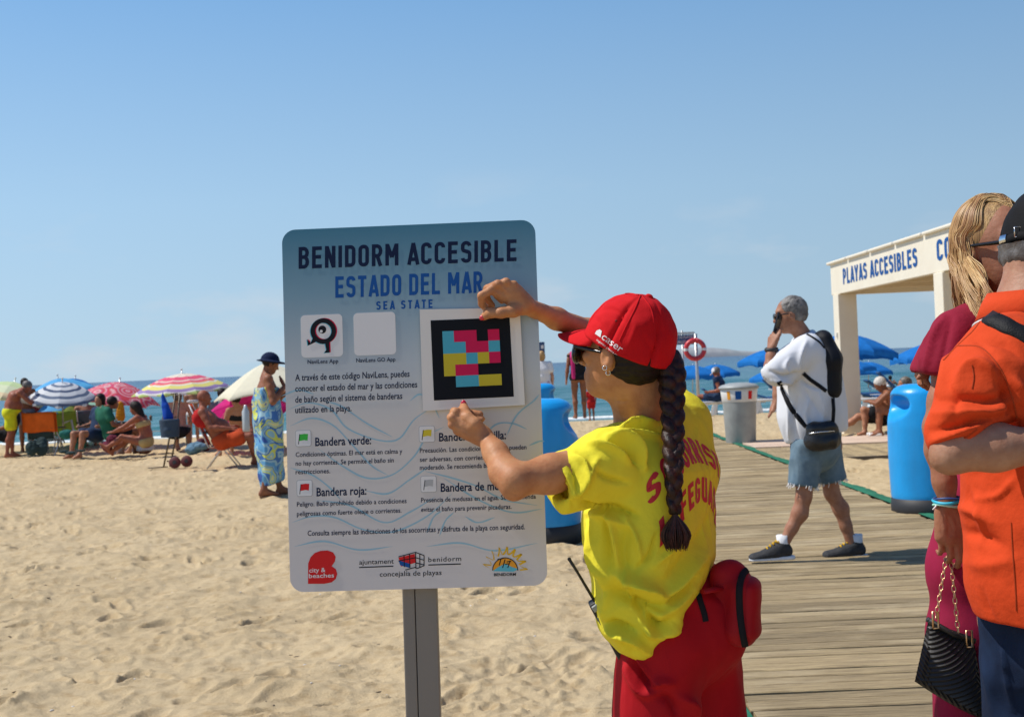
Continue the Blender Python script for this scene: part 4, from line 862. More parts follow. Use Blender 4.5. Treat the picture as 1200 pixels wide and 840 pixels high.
q = P(634, 407.5, 30); ss = thing('small_sign', 'small blue and white sign on a thin pole just right of the information panel edge', 'sign', (q[0], 30, 0))
MB().box((q[0], 30, q[2]), (.17, .02, .27)).build('board', navy, ss, bevel=.004); MB().box((q[0] + .03, 29.985, q[2] + .02), (.06, .006, .08)).build('print', ink_white, ss); MB().tube([(q[0] - .03, 30.04, q[2] + .15), (q[0] - .03, 30.04, -.1)], .02, 8).build('pole', steel, ss, smooth=True)

# ================================================================ LOUNGERS by the water
pad = cloth('lounger_blue', (.03, .10, .24), .7); 
def lounger(loc, rz, label, back=.7):
    R = rotz(rz); t = thing('sun_lounger', label, 'sun lounger', loc, 'white rental loungers by the water'); L = np.asarray(loc, float)
    w = lambda *p: L + R @ A(*p)
    for x in (-.32, .32): MB().tube([w(x, -.95, .34), w(x, .5, .34), w(x, .95, .34)], .035, 6).build('side_rail', white_p, t, smooth=True)
    for x in (-.3, .3):
        for y_ in (-.75, .45): MB().bar(w(x, y_, .34), w(x * 1.05, y_ + (.08 if y_ > 0 else -.08), 0), .07, .10).build('leg', white_p, t, bevel=.012)
    MB().bar(w(0, -.93, .38), w(0, .22, .38), .05, .6, up=R @ A(1, 0, 0)).build('seat_pad', pad, t, bevel=.02)
    MB().bar(w(0, .24, .38), w(0, .24 + .70 * math.cos(back), .38 + .70 * math.sin(back)), .05, .6, up=R @ A(1, 0, 0)).build('backrest', pad, t, bevel=.02)
    for k_ in range(2):
        MB().bar(w(-.33, .3 + .25 * k_, .36 + .25 * k_ * math.tan(back) if back < 1 else .5), w(.33, .3 + .25 * k_, .36 + .25 * k_ * math.tan(back) if back < 1 else .5), .035).build('back_slat', white_p, t)
    return t
LG = [(825, 31.5, 1.5, .9, 'white lounger with blue pad left of the grey bin, carrying a seated bather'), (848, 34, 1.5, .2, 'white lounger seen low behind the grey bin'), (912, 30.5, 1.45, .3, 'white lounger between the grey bin and the man on the phone'),
      (930, 33.5, 1.5, .8, 'white lounger hidden mostly by the man on the phone'), (1013, 29.5, 1.50, .75, 'white lounger right of the canopy post with raised back'), (1035, 27.5, 1.62, .25, 'white lounger directly behind the two bathers on the sand'),
      (1068, 30.5, 1.4, .8, 'white lounger with navy pad behind the bright blue bin'), (1000, 34.0, 1.5, .5, 'white lounger far behind the canopy post base'), (1052, 35, 1.5, .6, 'white lounger nearest the bather in the bikini'), (858, 37, 1.5, .6, 'farthest white lounger over the grey bin')]
for px, y, rz, bk, lab in LG: lounger(gz(px, y), rz, lab, bk)

# ================================================================ BEACH CHAIRS, TROLLEY, BAGS
alum = mat('chair_tube', (.62, .60, .58), rough=.35, metal=.6, col2=(.5, .5, .5), nscale=20)
def chair(loc, rz, label, fab, w=.5, seat=.34, back=.5, lean=.35, arm=None, towel=None):
    R = rotz(rz); L = np.asarray(loc, float); t = thing('beach_chair', label, 'beach chair', L, 'folding beach chairs on the sand'); P_ = lambda *p: L + R @ A(*p)
    for x in (-w / 2, w / 2):                            # local +y is where the sitter looks
        MB().tube([P_(x, .22, 0), P_(x, -.20, seat + .20)], .012, 6).build('leg', alum, t, smooth=True); MB().tube([P_(x, -.26, 0), P_(x, .16, seat + .18)], .012, 6).build('leg', alum, t, smooth=True)
        MB().tube([P_(x, .24, seat), P_(x, -.22, seat - .03), P_(x, -.22 - back * math.sin(lean), seat - .03 + back * math.cos(lean))], .012, 6).build('side_frame', alum, t, smooth=True)
        MB().bar(P_(x, -.30, seat + .20), P_(x, .22, seat + .20), .045, .025).build('armrest', arm or black_r, t, bevel=.006)
    g = [[P_(x, y_, z - .02 * math.cos(x / w * math.pi)) for x in np.linspace(-w / 2, w / 2, 7)] for y_, z in ((.26, seat), (.1, seat - .03), (-.08, seat - .05), (-.22, seat - .03))]
    MB().sheet(np.array(g)).build('seat', fab, t, smooth=True, solid=.008)
    g = [[P_(x, -.22 - s_ * math.sin(lean) - .03 * math.cos(x / w * math.pi), seat - .03 + s_ * math.cos(lean)) for x in np.linspace(-w / 2, w / 2, 7)] for s_ in np.linspace(.02, back, 6)]
    MB().sheet(np.array(g)).build('backrest', fab, t, smooth=True, solid=.008)
    if towel:
        g = []
        for s_ in np.linspace(-.42, .42, 14):
            hz = back + .02 - abs(s_) * 1.0; off = .06 if s_ > 0 else -.035
            g.append([P_(x, -.22 - max(hz, -.02) * math.sin(lean) + (-off if s_ < 0 else -off) - .01 * math.sin(x * 19), seat - .03 + hz * math.cos(lean) + .01 * math.sin(x * 11)) for x in np.linspace(-w / 2 - .06, w / 2 + .06, 12)])
        to = MB().sheet(np.array(g)).build('towel', towel, None, smooth=True, solid=.01, org=L + A(0, 0, .8)); tag(to, 'orange towel draped over the back of a beach chair behind the man in yellow shorts', 'towel')
    return t
cg = cloth('canvas_grey', (.10, .14, .18)); cgr = cloth('canvas_green', (.015, .22, .12)); col_ = cloth('canvas_lime', (.22, .34, .05)); cor = cloth('canvas_orange', (.62, .08, .02)); cdk = cloth('canvas_dark', (.03, .05, .05)); cbu = cloth('canvas_burgundy', (.16, .02, .04)); twl = cloth('towel_orange', (.72, .13, .015), .8, bscale=90)
chair(G(56, 533), -.15, 'beach chair hidden under an orange towel beside the man in yellow shorts', cdk, .56, .34, .56, .1, towel=twl)
chair(G(103, 526), .2, 'dark grey backed beach chair of the white-haired sitter on the left', cg, .56, .34, .52, .15)
chair(gz(54, 27.6), .1, 'burgundy backed beach chair standing behind the orange towel', cbu, .56, .5, .5, .1)
chair(gz(80, 26.6), .1, 'lime green beach chair between orange towel and grey chair', col_, .5, .38, .5, .15)
chair(G(128, 522), -.9, 'green leaning beach chair under the pink circle parasol', cgr, .52, .3, .66, .75)
chair(G(146, 519), .3, 'dark low beach chair right in front of the reclining woman', cdk, .5, .24, .3, .3)
chair(G(264, 547), -math.pi / 2 + .15, 'orange and red folding beach chair under the sunburnt man', cor, .5, .36, .72, .38)
# trolley with folded blue umbrella, bag and two red wheels
tb = G(203, 549); tr_ = thing('beach_trolley', 'brown metal folding hand trolley with two dark red wheels standing on the sand', 'trolley', tb)
brz = mat('trolley_frame', (.12, .09, .06), rough=.5, metal=.4, col2=(.09, .07, .05), nscale=10)
for x in (-.05, .05):
    MB().tube([tb + A(x - .10, 0, .03), tb + A(x + .02, .03, .55), tb + A(x + .10 - x * .3, .06, 1.17)], .014, 6).build('upright', brz, tr_, smooth=True)
for z in (.12, .24, .5, .8, 1.17): MB().tube([tb + A(-.05 + z * .1 - .06, .01, z), tb + A(.06 + z * .1 - .06, .01, z)], .011, 6).build('crossbar', brz, tr_, smooth=True)
MB().tube([tb + A(-.14, 0, .03), tb + A(-.38, -.04, .03), tb + A(-.36, .1, .02), tb + A(-.1, .06, .03)], .010, 6).build('foot_plate', brz, tr_, smooth=True)
dred = plastic('wheel_red', (.10, .010, .010), rough=.6)
for dx, dy in ((.05, -.08), (.19, .10)):
    wq = MB().lathe([(.02, -.026), (.080, -.024), (.092, -.016), (.092, .016), (.080, .024), (.02, .026)], tb + A(dx, dy, .10), 20, rota((1, 0, 0), math.pi / 2 - .25)).build('wheel', dred, tr_, smooth=True)
    MB().lathe([(.0, -.034), (.03, -.034), (.03, .034), (.0, .034)], tb + A(dx, dy, .10), 12, rota((1, 0, 0), math.pi / 2 - .25)).build('hub', black_r, wq)
s = SDF(); bc = P(199, 502, 19.3); s.cone(bc + A(0, 0, -.10), bc + A(0, 0, .11), .13, .145, .02, w=(1, 0, 0), sc=1.05).half(bc + A(0, 0, -.13), (0, 0, -1)).half(bc + A(0, 0, .14), (0, 0, 1)).ell(bc + A(0, -.1, -.02), (.07, .05, .06), k=.01)
V, F = s.build(.012); tag(mobj('beach_bag', V, F, cloth('bag_denim', (.045, .07, .11)), None, org=bc - A(0, 0, .13)), 'dark grey-blue beach bag hanging on the hand trolley', 'bag')
s = SDF(); a = P(191, 464, 19.4); b_ = P(197, 489, 19.4); s.chain([a, a * .55 + b_ * .45, b_], [.022, .05, .075], .02); s.cone(a + A(0, 0, .08), a, .006, .012)
V, F = s.build(.01); V = wrinkle(V, F, .006, 14, (1, 1, .2)); tag(mobj('folded_umbrella', V, F, cloth('umbrella_royal', (.01, .07, .42)), None, org=b_), 'folded royal blue sunshade strapped to the hand trolley', 'umbrella')
# heaps, bottle, toys on the sand
def blob(name, px, py, y, r, m, label, cat, n_=4, seed=1):
    c = P(px, py, y); s = SDF(); rg = np.random.default_rng(seed)
    for i in range(n_): s.ell(c + rg.normal(0, .45, 3) * np.array(r), np.array(r) * rg.uniform(.55, .85), k=.03)
    V, F = s.build(max(.010, min(r) / 8)); V = wrinkle(V, F, min(r) * .12, 3 / min(r) * .5, seed=seed); o = mobj(name, V, F, m, None, org=(c[0], c[1], V[:, 2].min())); tag(o, label, cat); return o
blob('clothes_heap', 228, 524, 23.5, (.17, .12, .09), cloth('heap_blue', (.12, .22, .30)), 'bluish heap of clothes on the sand behind the trolley', 'clothes', 5, 3)
blob('clothes_heap', 239, 521, 23.6, (.13, .1, .09), cloth('heap_wine', (.10, .03, .04)), 'dark wine coloured bundle next to the bluish clothes heap', 'clothes', 4, 4)
blob('backpack', 43, 523, 21.6, (.16, .1, .2), cdk, 'black backpack under the orange towel chair', 'backpack', 3, 5)
blob('cool_bag', 85, 512, 24, (.2, .12, .13), cloth('cool_green', (.02, .14, .12)), 'dark green cool bag below the lime chair', 'bag', 3, 6)
blob('sandals', 76, 529, 21.8, (.09, .08, .03), cdk, 'pair of dark sandals on the sand right of the orange towel chair', 'sandals', 2, 7)
blob('sandals', 90, 529, 21.8, (.12, .08, .03), cdk, 'flat dark sandals on the sand in front of the grey chair', 'sandals', 3, 8)
blob('beach_bag', 128, 517, 23.4, (.12, .1, .12), cloth('bag_wine', (.14, .02, .04)), 'wine red bag beside the legs of the green leaning chair', 'bag', 3, 9)
blob('beach_towel', 142, 483, 25.0, (.09, .04, .18), cloth('towel_amber', (.75, .30, .02), trans=.2), 'amber towel hanging under the pink circle parasol', 'towel', 3, 10)
blob('handbag', 122, 476 - 0, 26.3, (.07, .05, .05), cdk, 'small black bag hanging under the pink circle parasol', 'bag', 2, 11)
blob('paper_bag', 1013, 489, 25.0, (.08, .06, .16), white_p, 'white bag standing by the lounger behind the lying bather', 'bag', 2, 12)
blob('towel', 1000, 466, 30, (.28, .2, .07), cloth('towel_plum', (.25, .03, .12)), 'plum coloured towel on the lounger beside the canopy post', 'towel', 3, 13)
blob('towel', 1056, 500, 20.8, (.14, .1, .05), white_p, 'white towel lying by the sitting bather behind the blue bin', 'towel', 2, 14)
# ================================================================ PEOPLE: a jointed figure in distance fields
STAND = dict(pel=(0, 0, .95), wai=(0, -.01, 1.10), che=(0, 0, 1.28), shl=(-.18, 0, 1.42), shr=(.18, 0, 1.42), nek=(0, .0, 1.47), hed=(0, .03, 1.615), hipl=(-.09, 0, .92), hipr=(.09, 0, .92),
             knl=(-.10, .02, .50), knr=(.10, .02, .50), anl=(-.10, -.03, .085), anr=(.10, -.03, .085), tol=(-.12, .14, .03), tor=(.12, .14, .03), ell=(-.24, -.03, 1.13), elr=(.24, -.03, 1.13),
             wrl=(-.25, .07, .89), wrr=(.25, .07, .89), hal=(-.25, .12, .80), har=(.25, .12, .80), face=(0, 1, 0), up=(0, 0, 1))
SIT = dict(STAND, pel=(0, 0, .42), wai=(0, -.06, .56), che=(0, -.12, .74), shl=(-.18, -.15, .86), shr=(.18, -.15, .86), nek=(0, -.14, .92), hed=(0, -.10, 1.06), hipl=(-.09, .04, .42), hipr=(.09, .04, .42),
           knl=(-.12, .44, .46), knr=(.12, .44, .46), anl=(-.12, .52, .08), anr=(.12, .52, .08), tol=(-.13, .68, .03), tor=(.13, .68, .03), ell=(-.26, -.10, .60), elr=(.26, -.10, .60), wrl=(-.26, .14, .57), wrr=(.26, .14, .57), hal=(-.25, .23, .57), har=(.25, .23, .57))
def place(pose, loc, heading, sc=1.0, **ov):         # heading 0 faces away from the camera, pi/2 faces image left
    J = dict(pose); J.update(ov); R = rotz(heading); out = {}
    for k, v in J.items():
        v = A(*v); out[k] = R @ v if k in ('face', 'up') else np.asarray(loc, float) + sc * (R @ v)
    out['sc'] = sc; return out
def trunk(s, J, g=1.0, bel=0.0, bust=0.0, hipw=1.0, inf=0.0, k=.05, neckr=.055, flare=0.0):
    sc = J['sc']; r = unit(J['shr'] - J['shl']); rh = unit(J['hipr'] - J['hipl']); pts = [J['pel'] - A(0, 0, .02) * sc, J['wai'], J['che'], (J['shl'] + J['shr']) / 2 - unit(J['nek'] - J['che']) * .05 * sc]
    D = [.108 * g + inf + flare, .098 * g + inf + flare * .4, .112 * g + inf, .085 * g + inf]; Wd = [.168 * g * hipw + inf + flare, .138 * g + inf + flare * .4, .165 * g + inf, .150 + .02 * (g - 1) + inf]
    for i in range(3): s.cone(pts[i], pts[i + 1], D[i] * sc, D[i + 1] * sc, k * sc, w=(rh if i == 0 else r), sc=Wd[i] / D[i], sc2=Wd[i + 1] / D[i + 1])
    f = unit(np.cross(unit(J['nek'] - J['pel']), r))
    for q, a in (('shl', -1), ('shr', 1)): s.cone(J['nek'] - A(0, 0, .02) * sc, J[q] + A(0, 0, -.005) * sc, (.048 + inf) * sc, (.055 + inf) * sc, .04 * sc)
    for q in ('hipl', 'hipr'): s.ell(J[q] - f * .035 * sc, A(.095 * g + inf, .11 * g + inf, .10 * g + inf) * sc, k=.05 * sc)
    if bel: s.ell(J['wai'] + f * (.05 + bel * .4) * sc, A(.13 * g + bel * .3 + inf, .10 + bel + inf, .14 + inf) * sc, k=.06 * sc)
    if bust:
        for q in (-1, 1): s.ell(J['che'] + (f * (.085 * g) + r * q * .075 - A(0, 0, .01)) * sc, A(.065 + inf, .062 + bust + inf, .068 + inf) * sc, R=None, k=.03 * sc)
    return f
def arm(s, J, side, m=1.0, inf=0.0, frac=2.0, k=.02, flare=0.0, hand=True):   # frac 1 ends at the elbow, 2 at the wrist
    sc = J['sc']; sh, el, wr, ha = (J[x + side] for x in ('sh', 'el', 'wr', 'ha')); fe = unit(wr - el)
    if frac <= 1: e = sh + (el - sh) * frac; s.cone(sh, e, (.054 * m + inf) * sc, (.046 * m + inf + flare) * sc, k * sc); return
    s.chain([sh, sh + (el - sh) * .35, sh + (el - sh) * .7, el], [(.052 * m + inf) * sc, (.048 * m + inf) * sc, (.041 * m + inf) * sc, (.037 * m + inf) * sc], k * sc)
    e = el + (wr - el) * min(1, frac - 1); s.chain([el, el + (e - el) * .3, el + (e - el) * .7, e], [(.037 * m + inf) * sc, (.042 * m + inf) * sc, (.033 * m + inf) * sc, (.026 * m + inf + flare) * sc], k * sc)
    if hand and frac >= 2:
        n_ = unit(ha - wr); w = unit(np.cross(n_, fe + A(.3, .1, .2))); s.cone(wr, ha, .022 * sc, .02 * sc, .012 * sc, w=w, sc=1.2, sc2=1.9)
        for i in range(4): o = w * (i - 1.5) * .018 * sc; s.cone(ha + o, ha + o * 1.1 + n_ * (.055 if 0 < i < 3 else .045) * sc, .0105 * sc, .0085 * sc, .004)
        s.cone(wr + n_ * .03 * sc, wr + n_ * .075 * sc + w * .05 * sc, .013 * sc, .010 * sc, .008)
def leg(s, J, side, m=1.0, inf=0.0, frac=2.0, k=.025, flare=0.0, foot=True):
    sc = J['sc']; h, kn, an, to = (J[x + side] for x in ('hip', 'kn', 'an', 'to'))
    if frac <= 1: e = h + (kn - h) * frac; s.cone(h, e, (.092 * m + inf) * sc, ((.092 - .034 * frac) * m + inf + flare) * sc, .03 * sc); return
    s.chain([h, h + (kn - h) * .5, kn], [(.092 * m + inf) * sc, (.076 * m + inf) * sc, (.056 * m + inf) * sc], k * sc)
    e = kn + (an - kn) * min(1, frac - 1); back = unit(np.cross(unit(an - kn), np.cross(to - an, unit(an - kn)))) * -1
    cf = kn + (e - kn) * .32 + back * .018 * sc
    s.chain([kn, cf, kn + (e - kn) * .65 + back * .008 * sc, e], [(.053 * m + inf) * sc, (.057 * m + inf) * sc, (.042 * m + inf) * sc, (.034 + inf + flare) * sc], k * sc)
    if foot and frac >= 2:
        fd = unit(to - an); fw = unit(np.cross(fd, A(0, 0, 1))); hl = an + A(0, 0, -.045) * sc - unit(A(fd[0], fd[1], 0)) * .03 * sc
        s.cone(an, hl, .036 * sc, .03 * sc, .02); s.cone(hl, to, .03 * sc, .02 * sc, .02, w=fw, sc=1.0, sc2=2.0); s.cone(an, to + (an - to) * .3, .034 * sc, .022 * sc, .02, w=fw, sc=1, sc2=1.6)
def head(s, J, neckr=.054, inf=0, jaw=1.0):
    sc = J['sc']; f = unit(J['face']); u = unit(J['up'] - f * (J['up'] @ f)); r = np.cross(f, u); R = np.stack([r, f, u], 1); c = J['hed']; w = lambda x, y, z: c + (r * x + f * y + u * z) * sc
    s.cone(J['nek'] - unit(J['hed'] - J['nek']) * .03 * sc, w(0, -.02, -.055), neckr * sc * 1.06, neckr * sc * .93, .025 * sc)
    s.ell(w(0, -.012, .025), A(.076, .096, .092) * sc, R, .01); s.ell(w(0, .028, -.045), A(.058 * jaw, .062, .072) * sc, R, .03 * sc); s.ell(w(0, .062, -.088), A(.026 * jaw, .024, .022) * sc, R, .025 * sc)
    for q in (-1, 1):
        s.ell(w(q * .035, .066, -.012), A(.022, .018, .016) * sc, R, .012 * sc); s.ell(w(q * .032, .088, .008), A(.018, .014, .011) * sc, R, .008 * sc, 's')
        s.ell(w(q * .0765, -.008, -.012), A(.010, .018, .030) * sc, R @ rota((1, 0, 0), -.15), .006 * sc); s.ell(w(q * .087, -.004, -.008), A(.007, .010, .016) * sc, R, .004 * sc, 's')
    s.ell(w(0, .074, .034), A(.05, .016, .012) * sc, R, .02 * sc)
    s.cone(w(0, .083, .012), w(0, .106, -.026), .009 * sc, .0125 * sc, .012 * sc); s.cone(w(-.010, .094, -.030), w(.010, .094, -.030), .009 * sc, .009 * sc, .008 * sc)
    s.cone(w(-.018, .084, -.058), w(.018, .084, -.058), .0065 * sc, .0065 * sc, .006 * sc); s.cone(w(-.015, .083, -.069), w(.015, .083, -.069), .007 * sc, .007 * sc, .006 * sc)
    return w, R
def full_body(J, h, g=1.0, bel=0, bust=0, hipw=1., m=1.0, lm=1.0, hands=True, jaw=1.0, extra=None):
    s = SDF(); trunk(s, J, g, bel, bust, hipw)
    for q in 'lr': leg(s, J, q, lm); arm(s, J, q, m, hand=hands)
    head(s, J, .058 if m > 1 else .05, jaw=jaw)
    if extra: extra(s)
    V, F = s.build(h); return relax(V, F, 1), F
def shorts_(J, h, g, frac, inf=.02, flare=.02, hipw=1., bel=0, lm=1.0, top=.0):
    s = SDF(); trunk(s, J, g, bel, 0, hipw, inf); 
    for q in 'lr': leg(s, J, q, lm, inf, frac, flare=flare)
    upv = unit(J['wai'] - J['pel']); s.half(J['pel'] + upv * (.07 + top) * J['sc'], upv)
    for q in 'lr':
        a = unit(J['kn' + q] - J['hip' + q]); e = J['hip' + q] + (J['kn' + q] - J['hip' + q]) * min(frac, 1.0) + a * .03
        if frac < 1: s.ops.append((lambda X, e=e, a=a, c=J['hip' + q]: np.maximum(-((X - e.astype(np.float32)) @ a.astype(np.float32)), (np.linalg.norm(X - e.astype(np.float32), axis=-1) - .35 * 1.) * -1 * -1), None, None, 0, 'c')) if False else None
    V, F = s.build(h); return wrinkle(V, F, .006, 9, (1, 1, .4)), F
def shirt_(J, h, g, frac, inf=.018, flare=.015, bel=0, bust=0, low=-.05, hipw=1., m=1.0, hemflare=.02):
    s = SDF(); trunk(s, J, g, bel, bust, hipw, inf, flare=hemflare)
    for q in 'lr': arm(s, J, q, m, inf, frac, flare=flare, hand=False)
    upv = unit(J['wai'] - J['pel']); s.half(J['pel'] + upv * low * J['sc'], -upv); s.half(J['nek'] + A(0, 0, .015) * J['sc'], unit(J['hed'] - J['nek'])) 
    V, F = s.build(h); return wrinkle(V, F, .007, 8, (1, 1, .5)), F
def hair_(J, h, style='short', inf=.010):
    sc = J['sc']; s = SDF(); f = unit(J['face']); u = unit(J['up'] - f * (J['up'] @ f)); r = np.cross(f, u); R = np.stack([r, f, u], 1); w = lambda x, y, z: J['hed'] + (r * x + f * y + u * z) * sc
    s.ell(w(0, -.022, .035), A(.080 + inf, .094 + inf, .088 + inf) * sc, R, .01)
    if style == 'bob': s.ell(w(0, -.04, -.03), A(.090, .075, .10) * sc, R, .03)
    if style == 'long': s.cone(w(0, -.05, 0), w(0, -.085, -.25), .085 * sc, .05 * sc, .03, w=r, sc=1.1)
    if style == 'nape': s.ell(w(0, -.048, -.012), A(.074, .064, .052) * sc, R, .02)
    if style == 'bun': s.ell(w(0, -.07, .10), A(.04, .04, .04) * sc, R, .02)
    s.ops.append((lambda X: -(((X - w(0, .045, .03).astype(np.float32)) @ unit(f * 1. - u * .55).astype(np.float32))), None, None, .01, 'c'))
    if style in ('short', 'nape'): s.half(w(0, -.06, -.05), -u + f * .25)
    V, F = s.build(h); N = normals(V, F); V = V + N * (.0035 * sc * vnoise(((V - J['hed']) @ R) * np.array([150, 60, 60]))[:, None]); return V, F
def dome(J, name, m, parent, kind='cap', sc=1.05, visor=None):
    scx = J['sc'] * sc; f = unit(J['face']); u = unit(J['up'] - f * (J['up'] @ f)); r = np.cross(f, u); R = np.stack([r, f, u], 1); w = lambda x, y, z: J['hed'] + (r * x + f * y + u * z) * scx; s = SDF()
    s.ell(w(0, -.012, .035), A(.085, .103, .092) * scx, R, .01); s.half(w(0, 0, .028), -u)
    if kind == 'cap': s.cone(w(-.03, .09, .028), w(-.025, .15, .018), .010 * scx, .006 * scx, .01, w=r, sc=3.5, sc2=5); s.cone(w(.03, .09, .028), w(.025, .15, .018), .010 * scx, .006 * scx, .01, w=r, sc=3.5, sc2=5)
    if kind == 'hat': s.ell(w(0, .01, .022), A(.145, .17, .016) * scx, R, .015)
    V, F = s.build(.007 * sc); return mobj(name, V, F, m, parent)
SK_TAN = skin('skin_tan', (.42, .20, .115)); SK_BR = skin('skin_brown', (.27, .11, .055)); SK_RED = skin('skin_sunburnt', (.30, .10, .055)); SK_FAIR = skin('skin_fair', (.50, .28, .19)); SK_GRY = skin('skin_olive', (.34, .17, .10))
HR_DK = mat('hair_dark', (.010, .006, .005), rough=.6, col2=(.018, .011, .008), nscale=40, bump=.4, bscale=200, bdist=.003, spec=.25); HR_GR = mat('hair_grey', (.17, .16, .15), rough=.5, col2=(.07, .06, .055), nscale=26, bump=.5, bscale=220, bdist=.003); HR_BL = mat('hair_blonde', (.48, .30, .12), rough=.45, col2=(.30, .16, .05), nscale=30, bump=.4, bscale=200); HR_WH = mat('hair_white', (.55, .52, .48), rough=.6, bump=.4, bscale=100)
def bg(label, J, sk, h=.018, g=1., bel=0, bust=0, hipw=1., m=1., lm=1., hair=None, hs='short', shorts=None, sf=.5, shirt=None, shf=.5, low=-.05, group=None, bikini=None, cap=None, capm=None, trunks_top=0, org=None, hemflare=.02):
    ft = np.minimum(J['anl'], J['anr']); base = np.array([J['pel'][0], J['pel'][1], min(J['tol'][2], J['tor'][2]) - .02]) if org is None else org
    t = thing('person', label, 'person', base, group); V, F = full_body(J, h, g, bel, bust, hipw, m, lm); mobj('body', V, F, sk, t)
    if shorts: V, F = shorts_(J, h, g, sf, hipw=hipw, bel=bel, lm=lm, top=trunks_top); mobj('shorts', V, F, shorts, t)
    if shirt: V, F = shirt_(J, h, g, shf, bel=bel, bust=bust, low=low, hipw=hipw, m=m, hemflare=hemflare); mobj('top', V, F, shirt, t)
    if bikini:
        s = SDF(); trunk(s, J, g, bel, bust, hipw, .007); u_ = unit(J['nek'] - J['pel']); s.half(J['che'] + u_ * .05 * J['sc'], u_); s.half(J['che'] - u_ * .06 * J['sc'], -u_); V, F = s.build(h); mobj('bikini_top', V, F, bikini, t)
        s = SDF(); trunk(s, J, g, bel, bust, hipw, .009); s.half(J['pel'] + u_ * .05 * J['sc'], u_); s.half(J['pel'] - u_ * .11 * J['sc'], -u_); V, F = s.build(h); mobj('bikini_bottom', V, F, bikini, t)
    if hair: V, F = hair_(J, max(h * .6, .008), hs); mobj('hair', V, F, hair, t)
    if cap: dome(J, 'hat' if cap == 'hat' else 'cap', capm, t, cap)
    return t

# ---- background people, left
def loc_of(px, py, z=0.): return G(px, py, z)
yel = cloth('shorts_yellow', (.66, .66, .02)); blk = cloth('cloth_black', (.014, .014, .017)); whc = cloth('cloth_white', (.72, .72, .73), .93); nvy = cloth('cloth_navy', (.02, .04, .09)); grc = cloth('cloth_grey', (.20, .20, .22)); pnk = cloth('cloth_pink', (.60, .03, .18)); redc = cloth('cloth_red', (.5, .02, .02))
J = place(STAND, G(14, 536), -1.15, .93, wai=(0, .02, 1.12), che=(0, .10, 1.28), shl=(-.18, .20, 1.37), shr=(.18, .20, 1.36), nek=(0, .25, 1.41), hed=(0, .36, 1.47), face=(0, .8, -.6), up=(0, .6, .8), ell=(-.30, .05, 1.18), wrl=(-.26, .16, 1.0), hal=(-.22, .22, .96), elr=(.26, .38, 1.15), wrr=(.12, .52, 1.12), har=(.08, .58, 1.14), knl=(-.12, .04, .5), knr=(.12, -.02, .5), anl=(-.15, .02, .085), anr=(.13, -.1, .085), tol=(-.17, .18, .03), tor=(.16, .07, .03))
bg('stooping bare-chested man in bright yellow shorts standing at the left edge', J, SK_RED, .016, 1.12, .07, m=1.15, hair=HR_GR, shorts=yel, sf=.62)
J = place(STAND, G(32, 531), .35, .90, che=(0, .04, 1.28), hed=(0, .06, 1.6), elr=(.26, .05, 1.16), wrr=(.12, .22, 1.12), har=(.04, .28, 1.12), anl=(-.1, .1, .085), tol=(-.12, .26, .03))
bg('bare-chested companion in grey shorts and cap close behind the man in yellow shorts', J, SK_BR, .018, 1., m=1., hair=HR_DK, shorts=grc, sf=.4, cap='cap', capm=cloth('cap_tan', (.35, .25, .14)))
J = place(SIT, gz(8, 25.5), 1.9, 1.0); bg('person in black seated low at the left edge behind the man in yellow shorts', J, SK_BR, .022, hair=HR_DK, shorts=blk, shirt=blk)
J = place(SIT, G(103, 525), .25, 1.0); bg('white-haired person sitting in the dark grey backed chair, seen from behind', J, SK_TAN, .02, 1.1, hair=HR_WH, shorts=nvy, sf=.8)
J = place(SIT, gz(86, 27.4), .1, 1.0, che=(0, -.05, .78), shl=(-.17, -.04, .9), shr=(.17, -.04, .9), nek=(0, -.03, .96), hed=(0, 0, 1.1)); bg('dark-haired woman seated beyond the lime green chair', J, SK_TAN, .02, hair=HR_DK, hs='long', shirt=cloth('top_lime', (.25, .3, .06)), shorts=nvy)
J = place(SIT, gz(113, 24.2), 2.6, 1.0); bg('curly dark-haired person facing back beside the grey chair', J, SK_TAN, .02, hair=HR_DK, hs='bob', shirt=nvy, shorts=nvy)
J = place(SIT, gz(131, 24.0), -.8, 1.0, hed=(0, .05, 1.0)); bg('person in dark green sitting in the green leaning chair', J, SK_BR, .02, hair=HR_DK, shirt=cloth('top_green', (.02, .13, .08)), shorts=blk)
J = place(SIT, gz(171, 23.2), 1.45, .98, pel=(0, 0, .30), wai=(0, 0, .44), che=(0, .05, .62), shl=(-.18, .1, .74), shr=(.18, .1, .74), nek=(0, .14, .79), hed=(0, .20, .92), face=(0, .9, -.3), hipl=(-.09, .05, .3), hipr=(.09, .05, .3), knl=(-.12, .42, .40), knr=(.12, .45, .34), anl=(-.12, .72, .22), anr=(.12, .75, .12), tol=(-.13, .85, .3), tor=(.13, .9, .2), elr=(.22, .35, .58), wrr=(.2, .55, .5), har=(.18, .63, .5), ell=(-.22, .35, .58), wrl=(-.2, .55, .5), hal=(-.18, .63, .5))
bg('brown-haired woman leaning forward over her legs under the pink circle parasol', J, SK_RED, .018, hair=HR_DK, hs='long', bikini=cloth('bikini_sand', (.45, .33, .15)))
J = place(SIT, gz(169, 24.4), 1.2, .9, pel=(0, 0, .12), wai=(0, 0, .26), che=(0, .02, .42), shl=(-.17, .05, .54), shr=(.17, .05, .54), nek=(0, .06, .59), hed=(0, .1, .72), hipl=(-.09, .03, .12), hipr=(.09, .03, .12), knl=(-.12, .3, .42), knr=(.12, .3, .42), anl=(-.12, .5, .08), anr=(.12, .5, .08), tol=(-.13, .62, .03), tor=(.13, .62, .03), ell=(-.25, .12, .35), elr=(.25, .12, .35), wrl=(-.18, .3, .42), wrr=(.18, .3, .42), hal=(-.12, .36, .44), har=(.12, .36, .44))
